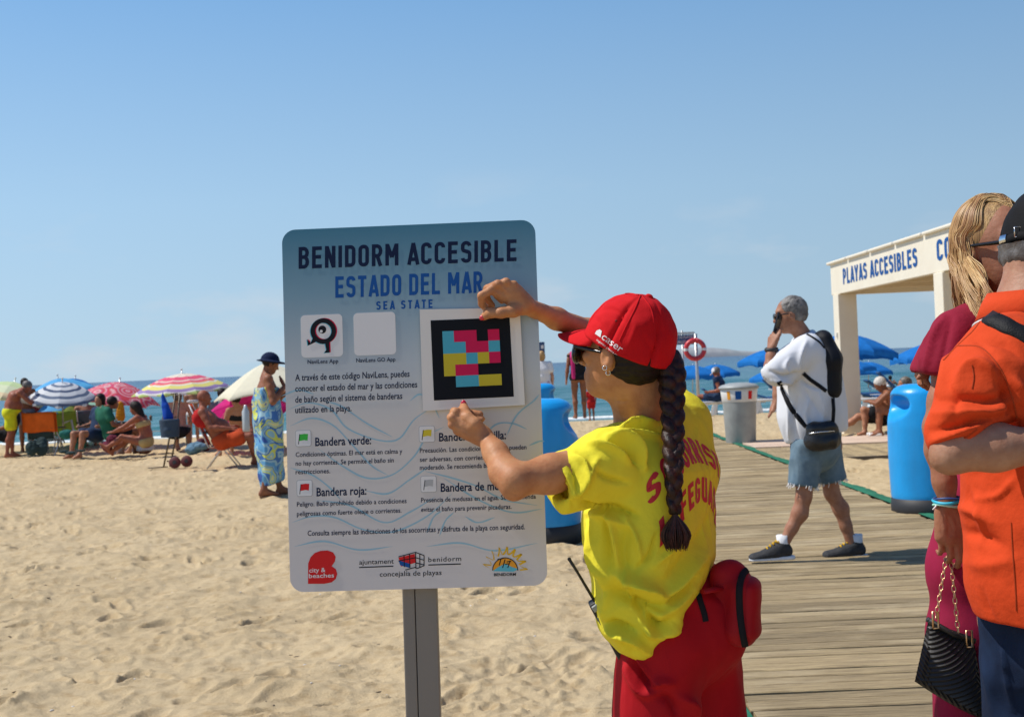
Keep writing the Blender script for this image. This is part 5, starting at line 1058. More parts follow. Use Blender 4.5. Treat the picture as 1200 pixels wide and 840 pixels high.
bg('pale person sitting low on the sand right of the leaning woman', J, SK_FAIR, .018, hair=HR_BL, shirt=whc)
J = place(SIT, gz(206, 24.3), 0.0, 1.0, wai=(0, .02, .6), che=(0, .06, .8), shl=(-.19, .12, .9), shr=(.19, .12, .9), nek=(0, .16, .94), hed=(0, .24, 1.03), ell=(-.27, .2, .65), elr=(.27, .2, .65)); bg('bare-backed man bending forward just behind the trolley', J, SK_FAIR, .018, 1.15, hair=HR_GR, shorts=blk)
J = place(STAND, gz(227, 26.5), .3, .72, ell=(-.24, .1, 1.16), wrl=(-.12, .25, 1.2), hal=(-.06, .3, 1.22)); bg('small woman in a light bikini standing under the striped parasol', J, SK_TAN, .018, .95, bust=.01, hair=HR_DK, hs='bun', bikini=whc)
J = place(SIT, gz(276, 22.3), .6, .95, hed=(0, -.05, 1.04)); bg('person seated behind the sunburnt man, half hidden by his chair', J, SK_TAN, .02, hair=HR_DK, bikini=blk)
J = place(SIT, gz(262, 24.6), .2, 1.0); bg('person in grey sitting under the magenta parasol', J, SK_TAN, .022, hair=HR_DK, shirt=grc, shorts=nvy)
J = place(SIT, gz(299, 23.8), -.5, 1.0); bg('person in pale pink sitting under the magenta parasol at its right', J, SK_FAIR, .022, hair=HR_BL, shirt=cloth('top_palepink', (.5, .28, .27)), shorts=nvy)
# sunburnt man in the orange chair, facing right
J = place(SIT, G(262, 548), -math.pi / 2 + .15, 1.02, pel=(0, -.02, .44), wai=(0, -.10, .58), che=(0, -.20, .74), shl=(-.19, -.27, .86), shr=(.19, -.27, .86), nek=(0, -.27, .93), hed=(0, -.24, 1.07), ell=(-.28, -.14, .62), elr=(.28, -.14, .62), wrl=(-.27, .12, .60), wrr=(.27, .12, .60), hal=(-.26, .2, .60), har=(.26, .2, .6), knl=(-.10, .42, .50), knr=(.14, .42, .46), anl=(-.10, .46, .09), anr=(.14, .58, .08), tol=(-.11, .62, .03), tor=(.16, .74, .03))
bg('sunburnt bald man sitting back in the orange and red folding chair', J, SK_RED, .014, 1.12, .05, m=1.12, shorts=cloth('shorts_orange', (.52, .07, .02)), sf=.55)
c = P(234, 490, 19.6); s = SDF(); s.ell(c, (.11, .09, .14), k=.02).ell(c + A(.06, 0, -.06), (.10, .09, .08), k=.04); V, F = s.build(.012); V = wrinkle(V, F, .01, 9); tag(mobj('red_towel', V, F, redc, None, org=c - A(0, 0, .14)), 'bright red towel folded over the top of the orange chair back', 'towel')
c = P(288, 490, 19.3); mbq = MB().lathe([(.0, -.2), (.05, -.2), (.055, -.17), (.055, .1), (.03, .15), (.02, .2), (.0, .2)], c, 14); tag(mbq.build('water_bottle', plastic('bottle_clear', (.45, .5, .52), rough=.15), None, smooth=True, org=c - A(0, 0, .2)), 'large pale water bottle held up at the right of the sunburnt man', 'bottle')

# ---- background people, middle and right
J = place(STAND, G(680, 490.5), 0.05, 1.10, wrl=(-.27, -.02, .9), hal=(-.28, -.02, .82), hipr=(.10, 0, .92)); t = bg('woman in a black swimsuit walking to the sea with a pink towel on her shoulder', J, SK_BR, .013, 1.02, bust=.01, hipw=1.1, hair=HR_DK, hs='bob')
s = SDF(); trunk(s, J, 1.02, 0, .01, 1.1, .010); s.half(J['pel'] - A(0, 0, .10), (0, 0, -1)); s.half(J['nek'] - A(0, 0, .04), (0, 0, 1)); V, F = s.build(.012); mobj('swimsuit', V, F, blk, t)
s = SDF(); w0 = J['shl'] + A(.06, -.02, .06); s.chain([w0 + A(0, .14, -.25), w0 + A(0, .02, 0), w0 + A(.0, -.14, -.12), w0 + A(.01, -.16, -.62)], [.03, .035, .035, .03], .02, w=(1, 0, 0), sc=1.5); V, F = s.build(.012); tag(mobj('pink_towel', V, F, pnk, None, org=w0 - A(0, 0, .6)), 'bright pink towel hanging over the shoulder of the woman in black', 'towel')
J = place(STAND, gz(694, 32), 0.2, .5); bg('child in red walking just beyond the woman in black', J, SK_BR, .015, hair=HR_DK, shorts=redc, shirt=redc)
J = place(STAND, gz(638, 30), .2, .98); bg('blonde person in a white top just right of the sign edge', J, SK_FAIR, .015, bust=.01, hair=HR_BL, hs='bob', shirt=whc, shorts=cloth('skirt_pinkish', (.6, .35, .35)), low=-.12)
J = place(STAND, A(P(1043, 440, 60)[0], 60, -1.62), -.4, 1.0, elr=(.3, .1, 1.3), wrr=(.2, .2, 1.45), har=(.15, .2, 1.5)); bg('woman in a white bikini standing in the shallow water beyond the loungers', J, SK_TAN, .02, bust=.01, hair=HR_DK, hs='bun', bikini=whc)
g0 = gz(843, 31.3); J = place(SIT, g0 + A(0, 0, .02), 1.2, 1.0, hed=(0, .02, 1.04), face=(0, .8, -.5), che=(0, -.04, .76), shl=(-.18, 0, .88), shr=(.18, 0, .88), nek=(0, .0, .92)); bg('bather in white cap and dark vest sitting on the lounger near the grey bin', J, SK_RED, .017, m=1.05, hair=HR_GR, shirt=nvy, shf=.15, shorts=nvy, cap='cap', capm=whc)
# reclining man with black shorts and the second sitter, right of the post
q = G(1036, 509); J = place(SIT, q, 1.52, 1.0, pel=(0, 0, .30), wai=(0, -.10, .40), che=(0, -.22, .50), shl=(-.18, -.32, .58), shr=(.18, -.32, .58), nek=(0, -.34, .66), hed=(0, -.36, .80), hipl=(-.09, .04, .30), hipr=(.09, .04, .30), knl=(-.14, .34, .42), knr=(.12, .38, .30), anl=(-.16, .34, .06), anr=(.12, .74, .10), tol=(-.17, .46, .03), tor=(.13, .86, .19), ell=(-.26, -.42, .36), elr=(.26, -.42, .36), wrl=(-.24, -.44, .12), wrr=(.24, -.44, .12), hal=(-.24, -.38, .05), har=(.24, -.38, .05))
bg('man in black shorts reclining on the sand with one leg stretched towards the canopy post', J, SK_TAN, .015, 1.05, .03, hair=HR_GR, shorts=blk, sf=.5)
q = G(1053, 511); J = place(SIT, q, 1.35, .95, pel=(0, 0, .30), wai=(0, .02, .45), che=(0, .10, .62), shl=(-.18, .15, .72), shr=(.18, .15, .72), nek=(0, .18, .77), hed=(0, .26, .87), face=(0, .8, -.6), hipl=(-.09, .04, .30), hipr=(.09, .04, .30), knl=(-.1, .30, .58), knr=(.12, .30, .56), anl=(-.1, .30, .09), anr=(.12, .32, .09), tol=(-.1, .46, .04), tor=(.13, .48, .04), ell=(-.2, .34, .56), elr=(.2, .34, .56), wrl=(-.1, .46, .60), wrr=(.1, .46, .6), hal=(-.04, .5, .6), har=(.04, .5, .6))
t = bg('grey-haired person hunched over raised knees behind the blue bin', J, SK_BR, .015, 1., hair=HR_WH, shorts=blk, sf=.3)
s = SDF()
for q_ in 'lr': s.cone(J['an' + q_] - A(0, 0, .04), J['to' + q_], .042, .03, .02)
V, F = s.build(.012); mobj('shoes', V, F, white_p, t)
# swimmers' heads on the water
for px, py, y, lb in ((176.5, 487, 75, 'swimmer head in the water between the pink and the rainbow parasols'), (116, 484, 90, 'distant swimmer head in the water behind the seated group on the left'), (1028, 440, 130, 'distant swimmer head beyond the loungers near the bikini bather')):
    c = P(px, py, y); c[2] = -.90; s = SDF(); s.ell(c + A(0, 0, .12), (.09, .11, .13), k=.02).cone(c, c + A(0, 0, -.3), .07, .2, .05); V, F = s.build(.03)
    tag(mobj('swimmer', V, F, SK_BR, None, org=c), lb, 'swimmer', 'swimmers in the sea')
# ================================================================ FOREGROUND PEOPLE
def hand(s, wr, fwd, back, t, sc=1.0, curl=((.5, .9, .5),) * 4, thumb=None, spread=0.0, k=.006):
    """palm, four fingers of their own lengths bent by curl angles, thumb along given points; returns finger tips"""
    f = unit(fwd); t = unit(t - f * (t @ f)); b = unit(np.cross(f, t)); b = b if b @ back > 0 else -b; tips = []
    off = [.030, .0105, -.0095, -.028]; Ls = [.084, .088, .083, .075]; ph = [[.040, .024, .019], [.044, .028, .020], [.040, .026, .020], [.032, .019, .017]]; rr = [[.0098, .0085, .0078, .0065], [.0098, .0087, .0078, .0066], [.0094, .0082, .0075, .0063], [.0084, .0073, .0066, .0056]]
    for i in range(4):
        kn = wr + (f * Ls[i] + t * off[i] + b * (.004 if i in (1, 2) else 0)) * sc; s.cone(wr + (f * .008 + t * off[i] * .55) * sc, kn, .0155 * sc, .0118 * sc, .012 * sc)
        s.cone(wr + (f * .02 + t * off[i] * .7 - b * .006) * sc, kn - b * .004 * sc, .0135 * sc, .010 * sc, .012 * sc)
        d = unit(f + t * spread * (1.5 - i) * .5); p = kn; a = 0
        for j in range(3):
            a += curl[i][j]; dd = d * math.cos(a) - b * math.sin(a); q = p + dd * ph[i][j] * sc; s.cone(p, q, rr[i][j] * sc, rr[i][j + 1] * sc, .0015 * sc if j else .003 * sc); p = q
        tips.append((p, dd))
    s.cone(wr + (f * .02 + t * .016) * sc, wr + (f * .05 + t * .028) * sc, .016 * sc, .013 * sc, .012 * sc)
    if thumb is not None:
        th = [wr + (f * .018 + t * .018) * sc] + list(thumb); s.chain(th, [.0165 * sc, .0135 * sc, .0108 * sc, .0088 * sc][:len(th)], .008 * sc)
    return tips
def at_hit(V, F, px, py):
    bv = BVHTree.FromPolygons([tuple(map(float, v)) for v in V], [tuple(map(int, f)) for f in F]) if not isinstance(V, BVHTree) else V
    h = bv.ray_cast(Vector(CAM.tolist()), Vector(unit(ray(px, py)).tolist())); return (np.array(h[0]), np.array(h[1])) if h[0] is not None else (None, None)
def bvh(V, F): return BVHTree.FromPolygons([tuple(map(float, v)) for v in V], [tuple(map(int, f)) for f in F])
def surf_strip(name, surf, pts, w, m, parent, th=.003, n=8, off=.001):   # a strap or seam lying on a surface, drawn along photo points
    bv = surf; p = spline(np.array([list(q) for q in pts], float), n); C_, N_ = [], []
    for q in p:
        h, nn = at_hit(bv, None, *q)
        if h is None: continue
        nn = -nn if nn @ (CAM - h) < 0 else nn; C_.append(h); N_.append(nn)
    if len(C_) < 3: return None
    C_ = np.array(C_); N_ = np.array(N_); T = np.gradient(C_, axis=0); T /= np.linalg.norm(T, axis=1, keepdims=True) + 1e-9; B = np.cross(T, N_); B /= np.linalg.norm(B, axis=1, keepdims=True) + 1e-9
    w = np.broadcast_to(w, (len(C_),)) / 2; g = []
    for i in range(len(C_)): c, nn, b = C_[i], N_[i], B[i]; g.append([c - b * w[i] - nn * .002, c - b * w[i] * .9 + nn * (off + th * .7), c + nn * (off + th), c + b * w[i] * .9 + nn * (off + th * .7), c + b * w[i] - nn * .002])
    return MB().sheet(np.array(g)).build(name, m, parent, smooth=True)

# ---------------------------------------------------------------- the lifeguard
Y0 = 3.0
LJ = dict(hed=P(727, 414, 2.93), nek=P(751, 508, 3.0), shl=P(703, 540, 2.86), shr=P(795, 487, 3.12), che=P(764, 570, 2.99), wai=P(775, 660, 3.0), pel=P(798, 728, 3.02),
          ell=P(604, 566, 2.76), wrl=P(569, 513, 2.865), hal=P(545, 495, 2.9), elr=P(727, 404, 3.20), wrr=P(617, 359, 2.93), har=P(590, 350, 2.93), sc=1.0)
th_ = math.radians(35); LJ['face'] = A(-math.cos(th_), math.sin(th_), .12); LJ['up'] = A(-.05, .03, 1)
rt = unit(A(.586, .81, 0)); ft = unit(A(-.81, .586, 0))
for q_, s_ in (('l', -1), ('r', 1)):
    LJ['hip' + q_] = LJ['pel'] + rt * s_ * .085 - A(0, 0, .03); LJ['kn' + q_] = LJ['hip' + q_] + ft * (.06 if s_ < 0 else .0) + A(0, 0, -.36) + rt * s_ * .02
    LJ['an' + q_] = LJ['kn' + q_] + A(0, 0, -.335) - ft * .05; LJ['an' + q_][2] = .085; LJ['to' + q_] = LJ['an' + q_] + ft * .16; LJ['to' + q_][2] = .03
lg_root = A(LJ['pel'][0], LJ['pel'][1], 0)
lifeg = thing('person', 'lifeguard in red cap, yellow shirt and red shorts with a long dark braid', 'person', lg_root)
skl = skin('skin_lifeguard', (.50, .235, .108)); s = SDF(); trunk(s, LJ, .56, 0, .0, .7)
for q_ in 'lr': leg(s, LJ, q_, .72, foot=False)
e_, w_ = LJ['ell'], LJ['wrl']; s.chain([LJ['shl'], LJ['shl'] * .4 + e_ * .6, e_ + A(0, 0, .006)], [.044, .041, .034], .02); s.chain([e_ + A(0, 0, .006), e_ * .72 + w_ * .28 + A(-.004, 0, -.004), e_ * .35 + w_ * .65, w_], [.034, .0325, .0255, .0195], .02); s.ell(e_ + A(-.006, -.005, -.018), (.017, .017, .017), k=.02)
e_, w_ = LJ['elr'], LJ['wrr']; s.chain([LJ['shr'], e_], [.044, .035], .02); s.chain([e_, e_ * .65 + w_ * .35, e_ * .3 + w_ * .7, w_], [.034, .030, .0235, .0195], .02)
HJ_ = dict(LJ, sc=.93); head(s, HJ_, .042, jaw=.84)
s.cone(P(738, 450, 2.94), P(747, 515, 2.98), .041, .048, .03); s.cone(P(748, 438, 2.94), P(768, 515, 3.0), .044, .055, .03)
# left hand, thumb up on the front of the board, fingers folded behind its lower edge; right hand the same at the top
def hand_pts(wr, mc, fingers, thumb, k=.0025):
    for (kn, rest), r0 in zip(fingers, (.0102, .0104, .0099, .0088)):
        kn = np.array(kn); w0 = wr + (kn - wr) * .12; s.cone(w0, wr * .35 + kn * .65, .0165, .0118, .012); s.cone(wr * .35 + kn * .65, kn, .0108, .0088, .003); s.cone(w0 + A(0, .008, 0), wr * .2 + kn * .8 + A(0, .008, 0), .0150, .0100, .012); s.ell(kn, (.0100, .0100, .0100), k=.002)
        pts = [kn] + [np.array(q) for q in rest]; s.chain(pts, [r0, r0 * .93, r0 * .84, r0 * .72][:len(pts)], k)
    s.chain([wr + (np.array(thumb[0]) - wr) * .35] + [np.array(q) for q in thumb], [.0170, .0150, .0118, .0112, .0086], .008)
hand_pts(LJ['wrl'], None, [(P(534, 482.5, 2.868), [P(532, 482, 2.905), P(546, 483, 2.925), P(563, 485, 2.918)]), (P(529.5, 489.5, 2.862), [P(528.5, 489, 2.902), P(546, 490, 2.925), P(565, 491, 2.915)]),
    (P(530, 497.5, 2.862), [P(529.5, 497, 2.902), P(546, 497, 2.922), P(562, 498, 2.912)]), (P(536, 505, 2.866), [P(535, 504, 2.900), P(548, 504, 2.918), P(560, 504, 2.91)])], [P(556, 497, 2.855), P(548, 489, 2.862), P(544.5, 481.5, 2.885), P(543.3, 474, 2.915)])
hand_pts(LJ['wrr'], None, [(P(575.5, 340, 2.905), [P(564, 346.5, 2.900), P(564.5, 356.5, 2.915), P(571, 362.5, 2.928)]), (P(583.5, 333, 2.900), [P(571, 338.5, 2.925), P(570, 350, 2.935), P(577, 358, 2.94)]),
    (P(593, 330.5, 2.902), [P(583, 334, 2.935), P(582, 346, 2.94), P(588, 353, 2.94)]), (P(602, 333.5, 2.908), [P(594, 336, 2.94), P(594, 346, 2.945), P(598, 352, 2.945)])], [P(601, 364, 2.905), P(587, 366.5, 2.898), P(575, 366.5, 2.906), P(566.5, 371.5, 2.928)])
V, F = s.build(.0036); V = relax(V, F, 1, .4)
V = folds(V, F, [(((584, 336), (590, 343), (597, 350)), .8, -.0011), (((593, 334), (598, 341), (604, 349)), .8, -.0011), (((575, 339), (581, 346), (588, 352)), .8, -.0009), (((579, 340), (586, 346)), .9, .001), (((589, 336), (595, 344)), .9, .001), (((536, 489), (546, 495), (556, 504)), .8, -.0008), (((533, 497), (543, 503), (553, 510)), .8, -.0008),
    (((607, 351), (613, 358), (612, 366)), .8, -.0008), (((598, 577), (606, 580), (612, 577)), 1.0, -.0012), (((715, 462), (724, 470), (736, 470)), 1.5, -.0012), (((722, 468), (728, 485), (734, 500)), 2.2, .0012)], 3.0); mobj('body', V, F, skl, lifeg); BODY = bvh(V, F)
nail = mat('nail_red', (.55, .01, .03), rough=.25, coat=.6)
for px, py, yy, rr_ in ((543.3, 472.6, 2.905, .0072), (565.5, 372, 2.919, .0075)):
    c = P(px, py, yy); MB().ball(c, (rr_ * .85, .004, rr_ * 1.1), 10, 8, rota((0, 1, 0), .0 if px < 550 else 1.1)).build('nail', nail, lifeg, smooth=True)
# hair under the cap
V, F = hair_(LJ, .005, 'x', .004); s = SDF(); f_, u_ = unit(LJ['face']), unit(LJ['up']); r_ = np.cross(f_, u_); hw = lambda x, y, z: LJ['hed'] + (r_ * x + f_ * y + u_ * z) * .93; HR_ = np.stack([r_, f_, unit(np.cross(r_, f_))], 1)
s.ell(hw(0, -.022, .03), A(.078, .094, .090), HR_, .01); s.ell(hw(0, -.052, -.020), A(.056, .048, .050), HR_, .03); s.half(hw(0, .012, 0), unit(f_ - u_ * .25)); pq_ = math.radians(21); s.half(P(735, 409, 2.93) + A(0, 0, .012), unit(A(0, 0, 1) - (f_ * math.cos(pq_) + A(0, 0, 1) * math.sin(pq_)) * math.sin(pq_)))
s.ops.append((lambda X: -(np.linalg.norm((X - hw(-.085, -.002, -.022).astype(np.float32)), axis=-1) - .034), None, None, .005, 'c')) if False else None
s.ell(hw(-.085, .0, -.022), A(.03, .024, .034), HR_, .006, 's'); V, F = s.build(.004); N = normals(V, F); V = V + N * (.0022 * vnoise(((V - LJ['hed']) @ HR_) * np.array([60, 60, 240]))[:, None]); mobj('hair', V, F, HR_DK, lifeg)
# cap
redc_ = cloth('cap_red', (.58, .006, .010), .86, bscale=420, bdist=.002)
pitch_ = math.radians(21); cf = unit(f_ * math.cos(pitch_) + A(0, 0, 1) * math.sin(pitch_)); cu = unit(A(0, 0, 1) - cf * cf[2]); crr = np.cross(cf, cu); CR = np.stack([crr, cf, cu], 1); cc = P(735, 409, 2.93)
def capgrid(cc, CR, ra, rb, ht, seams=6, n=132, m_=46, slump=.0, seamd=.0028):
    V = []
    for i in range(m_ + 1):
        t = i / m_ * math.pi / 2
        for k_ in range(n):
            a = 2 * math.pi * k_ / n; c_ = math.cos(t) ** .82; z = math.sin(t) ** .92; ph_ = (a / (2 * math.pi) * seams + .5) % 1.0; d_ = min(ph_, 1 - ph_)
            sc_ = 1 + .012 * math.sin(math.pi * ph_) * math.cos(t) - seamd / ra * math.exp(-(d_ * c_ * 60 / seams * 2.2) ** 2) * 3
            p = np.array([ra * c_ * math.sin(a) * sc_, rb * c_ * math.cos(a) * sc_, ht * z * (1 - slump * max(0, math.cos(a)) * c_)])
            V.append(p)
    V = np.array(V); nz_ = vnoise(V * 26 + 5) * .0028 + vnoise(V * 60 + 9) * .0010; V = V * (1 + nz_ / ra)[:, None]
    F = np.array([(i * n + k_, (i + 1) * n + k_, (i + 1) * n + (k_ + 1) % n, i * n + (k_ + 1) % n) for i in range(m_) for k_ in range(n)]); return V @ CR.T + cc, F
CV, CF = capgrid(cc, CR, .095, .108, .132, slump=.06); CV = folds(CV, CF, [(((712, 352), (724, 349), (738, 350)), 2.0, -.0022), (((700, 366), (712, 362), (724, 366), (730, 376)), 2.5, -.0018), (((745, 380), (742, 392), (736, 405)), 2.5, .0016), (((755, 395), (762, 408), (766, 420)), 3, -.0016), (((722, 358), (732, 368), (736, 380)), 2.5, .0016), (((695, 372), (704, 380), (706, 390)), 2.2, -.0014)], 2.9); cap_o = mobj('cap', CV, CF, redc_, lifeg); q = cap_o.modifiers.new('solid', 'SOLIDIFY'); q.thickness = .003; q.offset = -1
CAPB = bvh(CV, CF)
bt = cc + CR @ A(0, -.004, .133); MB().ball(bt, (.009, .009, .005), 12, 6, CR).build('button', redc_, cap_o, smooth=True)
def visor(cc, CR, ra, rb, L, droop, m, parent, amax=1.12):
    g = []
    for i in range(25):
        a = -amax + 2 * amax * i / 24; row = []
        for j in range(9):
            t = j / 8; ext = L * (max(math.cos(a / amax * math.pi / 2), 0)) ** .55 * t; x = ra * math.sin(a) * (1 + .03 * t); y = rb * math.cos(a) + ext; row.append(cc + CR @ A(x, y, .004 - droop * ext - 2.2 * x * x * t))
        g.append(row)
    return MB().sheet(np.array(g)).build('visor', m, parent, smooth=True, solid=.004)
visor(cc, CR, .092, .105, .072, .62, redc_, cap_o)
MB().ball(at_hit(CAPB, None, 722, 376)[0], .0028, 8, 6).build('vent', mat('cap_dark_red', (.16, .005, .005), rough=.8), cap_o)
for pts in (((750.5, 346), (744, 362), (735, 380), (726, 399)), ((752, 346), (763, 362), (767, 385), (768, 410)), ((748, 346), (735, 344), (712, 349), (693, 366))): surf_strip('seam', CAPB, pts, .0035, redc_, cap_o, .0006)
wtx = mat('print_white', (.78, .76, .74), rough=.6)
def captext(s_, x0, y0, x1, y1, cap, bold):
    L = math.hypot(x1 - x0, y1 - y0); v, F = fit_text(s_, 0, L, 0, cap, bold, 1.0, 3); v, F = cut_long(v, F, 3.0); ca, sa = (x1 - x0) / L, (y1 - y0) / L
    v2 = [(x0 + x * ca - y * sa, y0 + x * sa + y * ca) for x, y in v]; return decal('lettering', v2, F, (CV, CF), wtx, cap_o, off=.0012)
captext('caser', 704.5, 396.5, 727, 413.0, 8.2, .0); captext('seguros generales', 699, 398.5, 722.5, 417.0, 2.3, .0)
v2 = [(697.5, 391), (699.5, 387.5), (703, 386), (705.5, 388), (704, 395.5)]; decal('emblem', v2, [(0, 1, 2, 3, 4)], (CV, CF), wtx, cap_o, off=.0012)
decal('badge', [(694, 350.5), (702, 345.5), (703.5, 347), (696, 353)], [(0, 1, 2, 3)], (CV, CF), mat('badge_yellow', (.75, .45, .12), rough=.6), cap_o, off=.0012)
# sunglasses, earring
gl = mat('glasses_black', (.006, .006, .008), rough=.22); s = SDF()
for q_ in (-1, 1): s.ell(hw(q_ * .036, .104, -.006), A(.034, .011, .026), HR_ @ rota((0, 0, 1), -q_ * .34), .004)
s.cone(hw(-.015, .110, .002), hw(.015, .110, .002), .004, .004, .004)
for q_ in (-1, 1): s.cone(hw(q_ * .066, .088, .012), hw(q_ * .080, .008, .004), .006, .0035, .004)
V, F = s.build(.0028); mobj('sunglasses', V, F, gl, lifeg)
silver = mat('silver', (.8, .8, .8), rough=.2, metal=1.0)
for dx, dy in ((0, 0), (4, 6)):
    h_, n_2 = at_hit(BODY, None, 708.5 + dx, 433 + dy - 2)
    if h_ is not None: a_ = np.linspace(0, 2 * math.pi, 16); MB().tube([h_ + A(.005 * math.cos(x), -.004, .005 * math.sin(x)) for x in a_], .0012, 6).build('earring', silver, lifeg, smooth=True)
# shirt
ylw = mat('shirt_yellow', (.86, .76, .045), rough=.8, col2=(.84, .73, .04), nscale=3., bump=.35, bscale=48, bdist=.007, trans=.10, spec=.2)
s = SDF(); sec = [(757, 522, 3.0, .070, .140), (762, 560, 2.99, .118, .168), (762, 620, 2.99, .126, .172), (768, 678, 2.99, .118, .160), (766, 718, 2.98, .116, .146), (757, 758, 2.97, .088, .105)]
for a, b_ in zip(sec[:-1], sec[1:]): s.cone(P(*a[:3]), P(*b_[:3]), a[3], b_[3], .05, w=rt, sc=a[4] / a[3], sc2=b_[4] / b_[3])
s.cone(P(752, 522, 2.98), P(707, 545, 2.87), .062, .068, .04); s.cone(P(710, 545, 2.87), P(655, 567, 2.81), .073, .058, .03); s.cone(P(690, 560, 2.86), P(664, 581, 2.82), .045, .030, .03)
s.cone(P(768, 515, 3.0), P(798, 498, 3.10), .062, .056, .05); s.cone(P(796, 492, 3.11), P(770, 455, 3.14), .052, .054, .03); s.cone(P(798, 498, 3.08), P(806, 545, 3.04), .056, .060, .05)
s.cone(P(760, 520, 3.0), P(779, 492, 3.01), .052, .040, .04)
an_ = unit(P(650, 569, 2.80) - P(705, 545, 2.87)); s.half(P(651, 569, 2.80), an_, .004)
s.cone(P(680, 559, 2.84), P(640, 572, 2.79), .034, .046, k=.004, mode='s')
vd = unit(ray(770, 740))
def hemcut(x0, y0, x1, y1, k=.02):
    a = P(x0, y0, 2.98); b_ = P(x1, y1, 2.98); nn = unit(np.cross(b_ - a, vd)); c_ = P(760, 650, 2.98); nn = -nn if nn @ (c_ - a) > 0 else nn; s.half(a, nn, k)
hemcut(755, 780, 846, 650); hemcut(692, 736, 760, 781, .015)
cn = unit(A(-.50, -.28, .8)); cpt = P(747, 496, 2.975); s.cone(cpt - cn * .01, cpt + cn * .10, .050, .066, k=.006, mode='s')
V, F = s.build(.0045)
V = wrinkle(V, F, .0055, 8, (1, 1, .6), 2.0); V = wrinkle(V, F, .0022, 22, (1, 1, .6), 5.0)
V = folds(V, F, [(((713, 512), (728, 514), (744, 525), (755, 547)), 3.2, .013), (((716, 520), (735, 530), (749, 545)), 3.0, -.008), (((725, 503), (745, 498), (770, 497)), 2.2, .010), (((720, 509), (745, 509), (778, 514)), 2.5, .008), (((735, 505), (758, 505), (780, 508)), 2.0, -.007),
    (((690, 520), (705, 522), (725, 530), (738, 540)), 3.0, .009), (((672, 534), (685, 545), (684, 562)), 4, .007), (((700, 540), (692, 555), (676, 575), (660, 590)), 5, .008), (((655, 552), (662, 575), (672, 592)), 4, -.006), (((685, 590), (700, 597), (722, 596), (745, 603)), 3.5, -.012), (((690, 600), (712, 606), (735, 617)), 4, .007),
    (((712, 598), (718, 620), (724, 650), (726, 668)), 4, .009), (((706, 600), (711, 630), (716, 660)), 4, -.008), (((698, 640), (706, 665), (713, 690), (712, 715)), 5, .008), (((722, 672), (742, 680), (762, 690), (778, 702)), 6, .016), (((716, 690), (738, 700), (760, 708), (780, 714)), 5, -.012),
    (((735, 668), (737, 690), (738, 705)), 2.0, .007), (((740, 700), (752, 718), (757, 742)), 3, -.009), (((757, 712), (765, 728), (774, 735), (788, 728)), 5, -.014), (((752, 720), (758, 738), (772, 745)), 4, .010), (((775, 708), (795, 697), (820, 668)), 5, -.009), (((780, 700), (800, 682), (826, 650)), 6, .010), (((762, 722), (785, 714), (812, 690)), 5, .008),
    (((718, 738), (730, 742), (745, 748), (760, 764)), 4, .012), (((712, 728), (722, 731), (742, 738)), 3.5, -.011), (((776, 744), (786, 736), (800, 724)), 4, .010), (((706, 705), (716, 735), (733, 758)), 5, .006), (((835, 600), (822, 630), (800, 660), (782, 680)), 7, -.008), (((738, 612), (730, 650), (738, 668)), 7, -.006), (((730, 600), (745, 630), (752, 660)), 2.5, .006), (((770, 625), (762, 650), (745, 668)), 2.5, -.006), (((690, 612), (697, 650), (708, 672)), 2.5, .007), (((800, 612), (790, 640), (768, 662)), 3, .005), (((695, 548), (712, 560), (735, 566)), 2.5, -.006), (((668, 545), (676, 560), (673, 580)), 2.0, -.006)], 3.0, 1.45)
V = relax(V, F, 1, .4); shirt = mobj('shirt', V, F, ylw, lifeg); SHV, SHF = V, F; SHB = bvh(V, F)
collar = cloth('collar_red', (.62, .06, .02)); a_ = np.linspace(0, 2 * math.pi, 40); cx_ = unit(np.cross(cn, vd)); cy_ = np.cross(cn, cx_)
MB().tube([cpt + cx_ * .053 * math.cos(x) + cy_ * .053 * math.sin(x) for x in a_], .0078, 8).build('collar', collar, lifeg, smooth=True)
# lettering on the back, arched
rtx = mat('print_red', (.55, .012, .02), rough=.6); bn = A(.81, -.586, 0); bc_ = P(813, 560, 2.90) + bn * .3
for s_, v0, hgt, W2 in (('SOCORRISTA', .022, .058, .150), ('LIFEGUARD', -.068, .058, .136)):
    gs, Wt = stroke_text(s_, .20, .13, .3); V2 = []; F2 = []
    for g in gs:
        n0 = len(V2); V2 += [(p[0] / Wt * 2 * W2 - W2, -p[1] * hgt) for row in g for p in row]; F2 += [(n0 + 2 * i, n0 + 2 * i + 1, n0 + 2 * i + 3, n0 + 2 * i + 2) for i in range(len(g) - 1)]
    v, F = cut_long(np.array(V2) * 1000, F2, 9.0); v = v / 1000
    def to3(x, y, v0=v0, W2=W2): return bc_ + rt * (x + .022) + A(0, 0, 1) * (v0 - y - .085 * (x / W2) ** 2 + .01)
    decal('lettering', v, F, (SHV, SHF), rtx, shirt, direction=-bn, to3=to3, off=.0010)
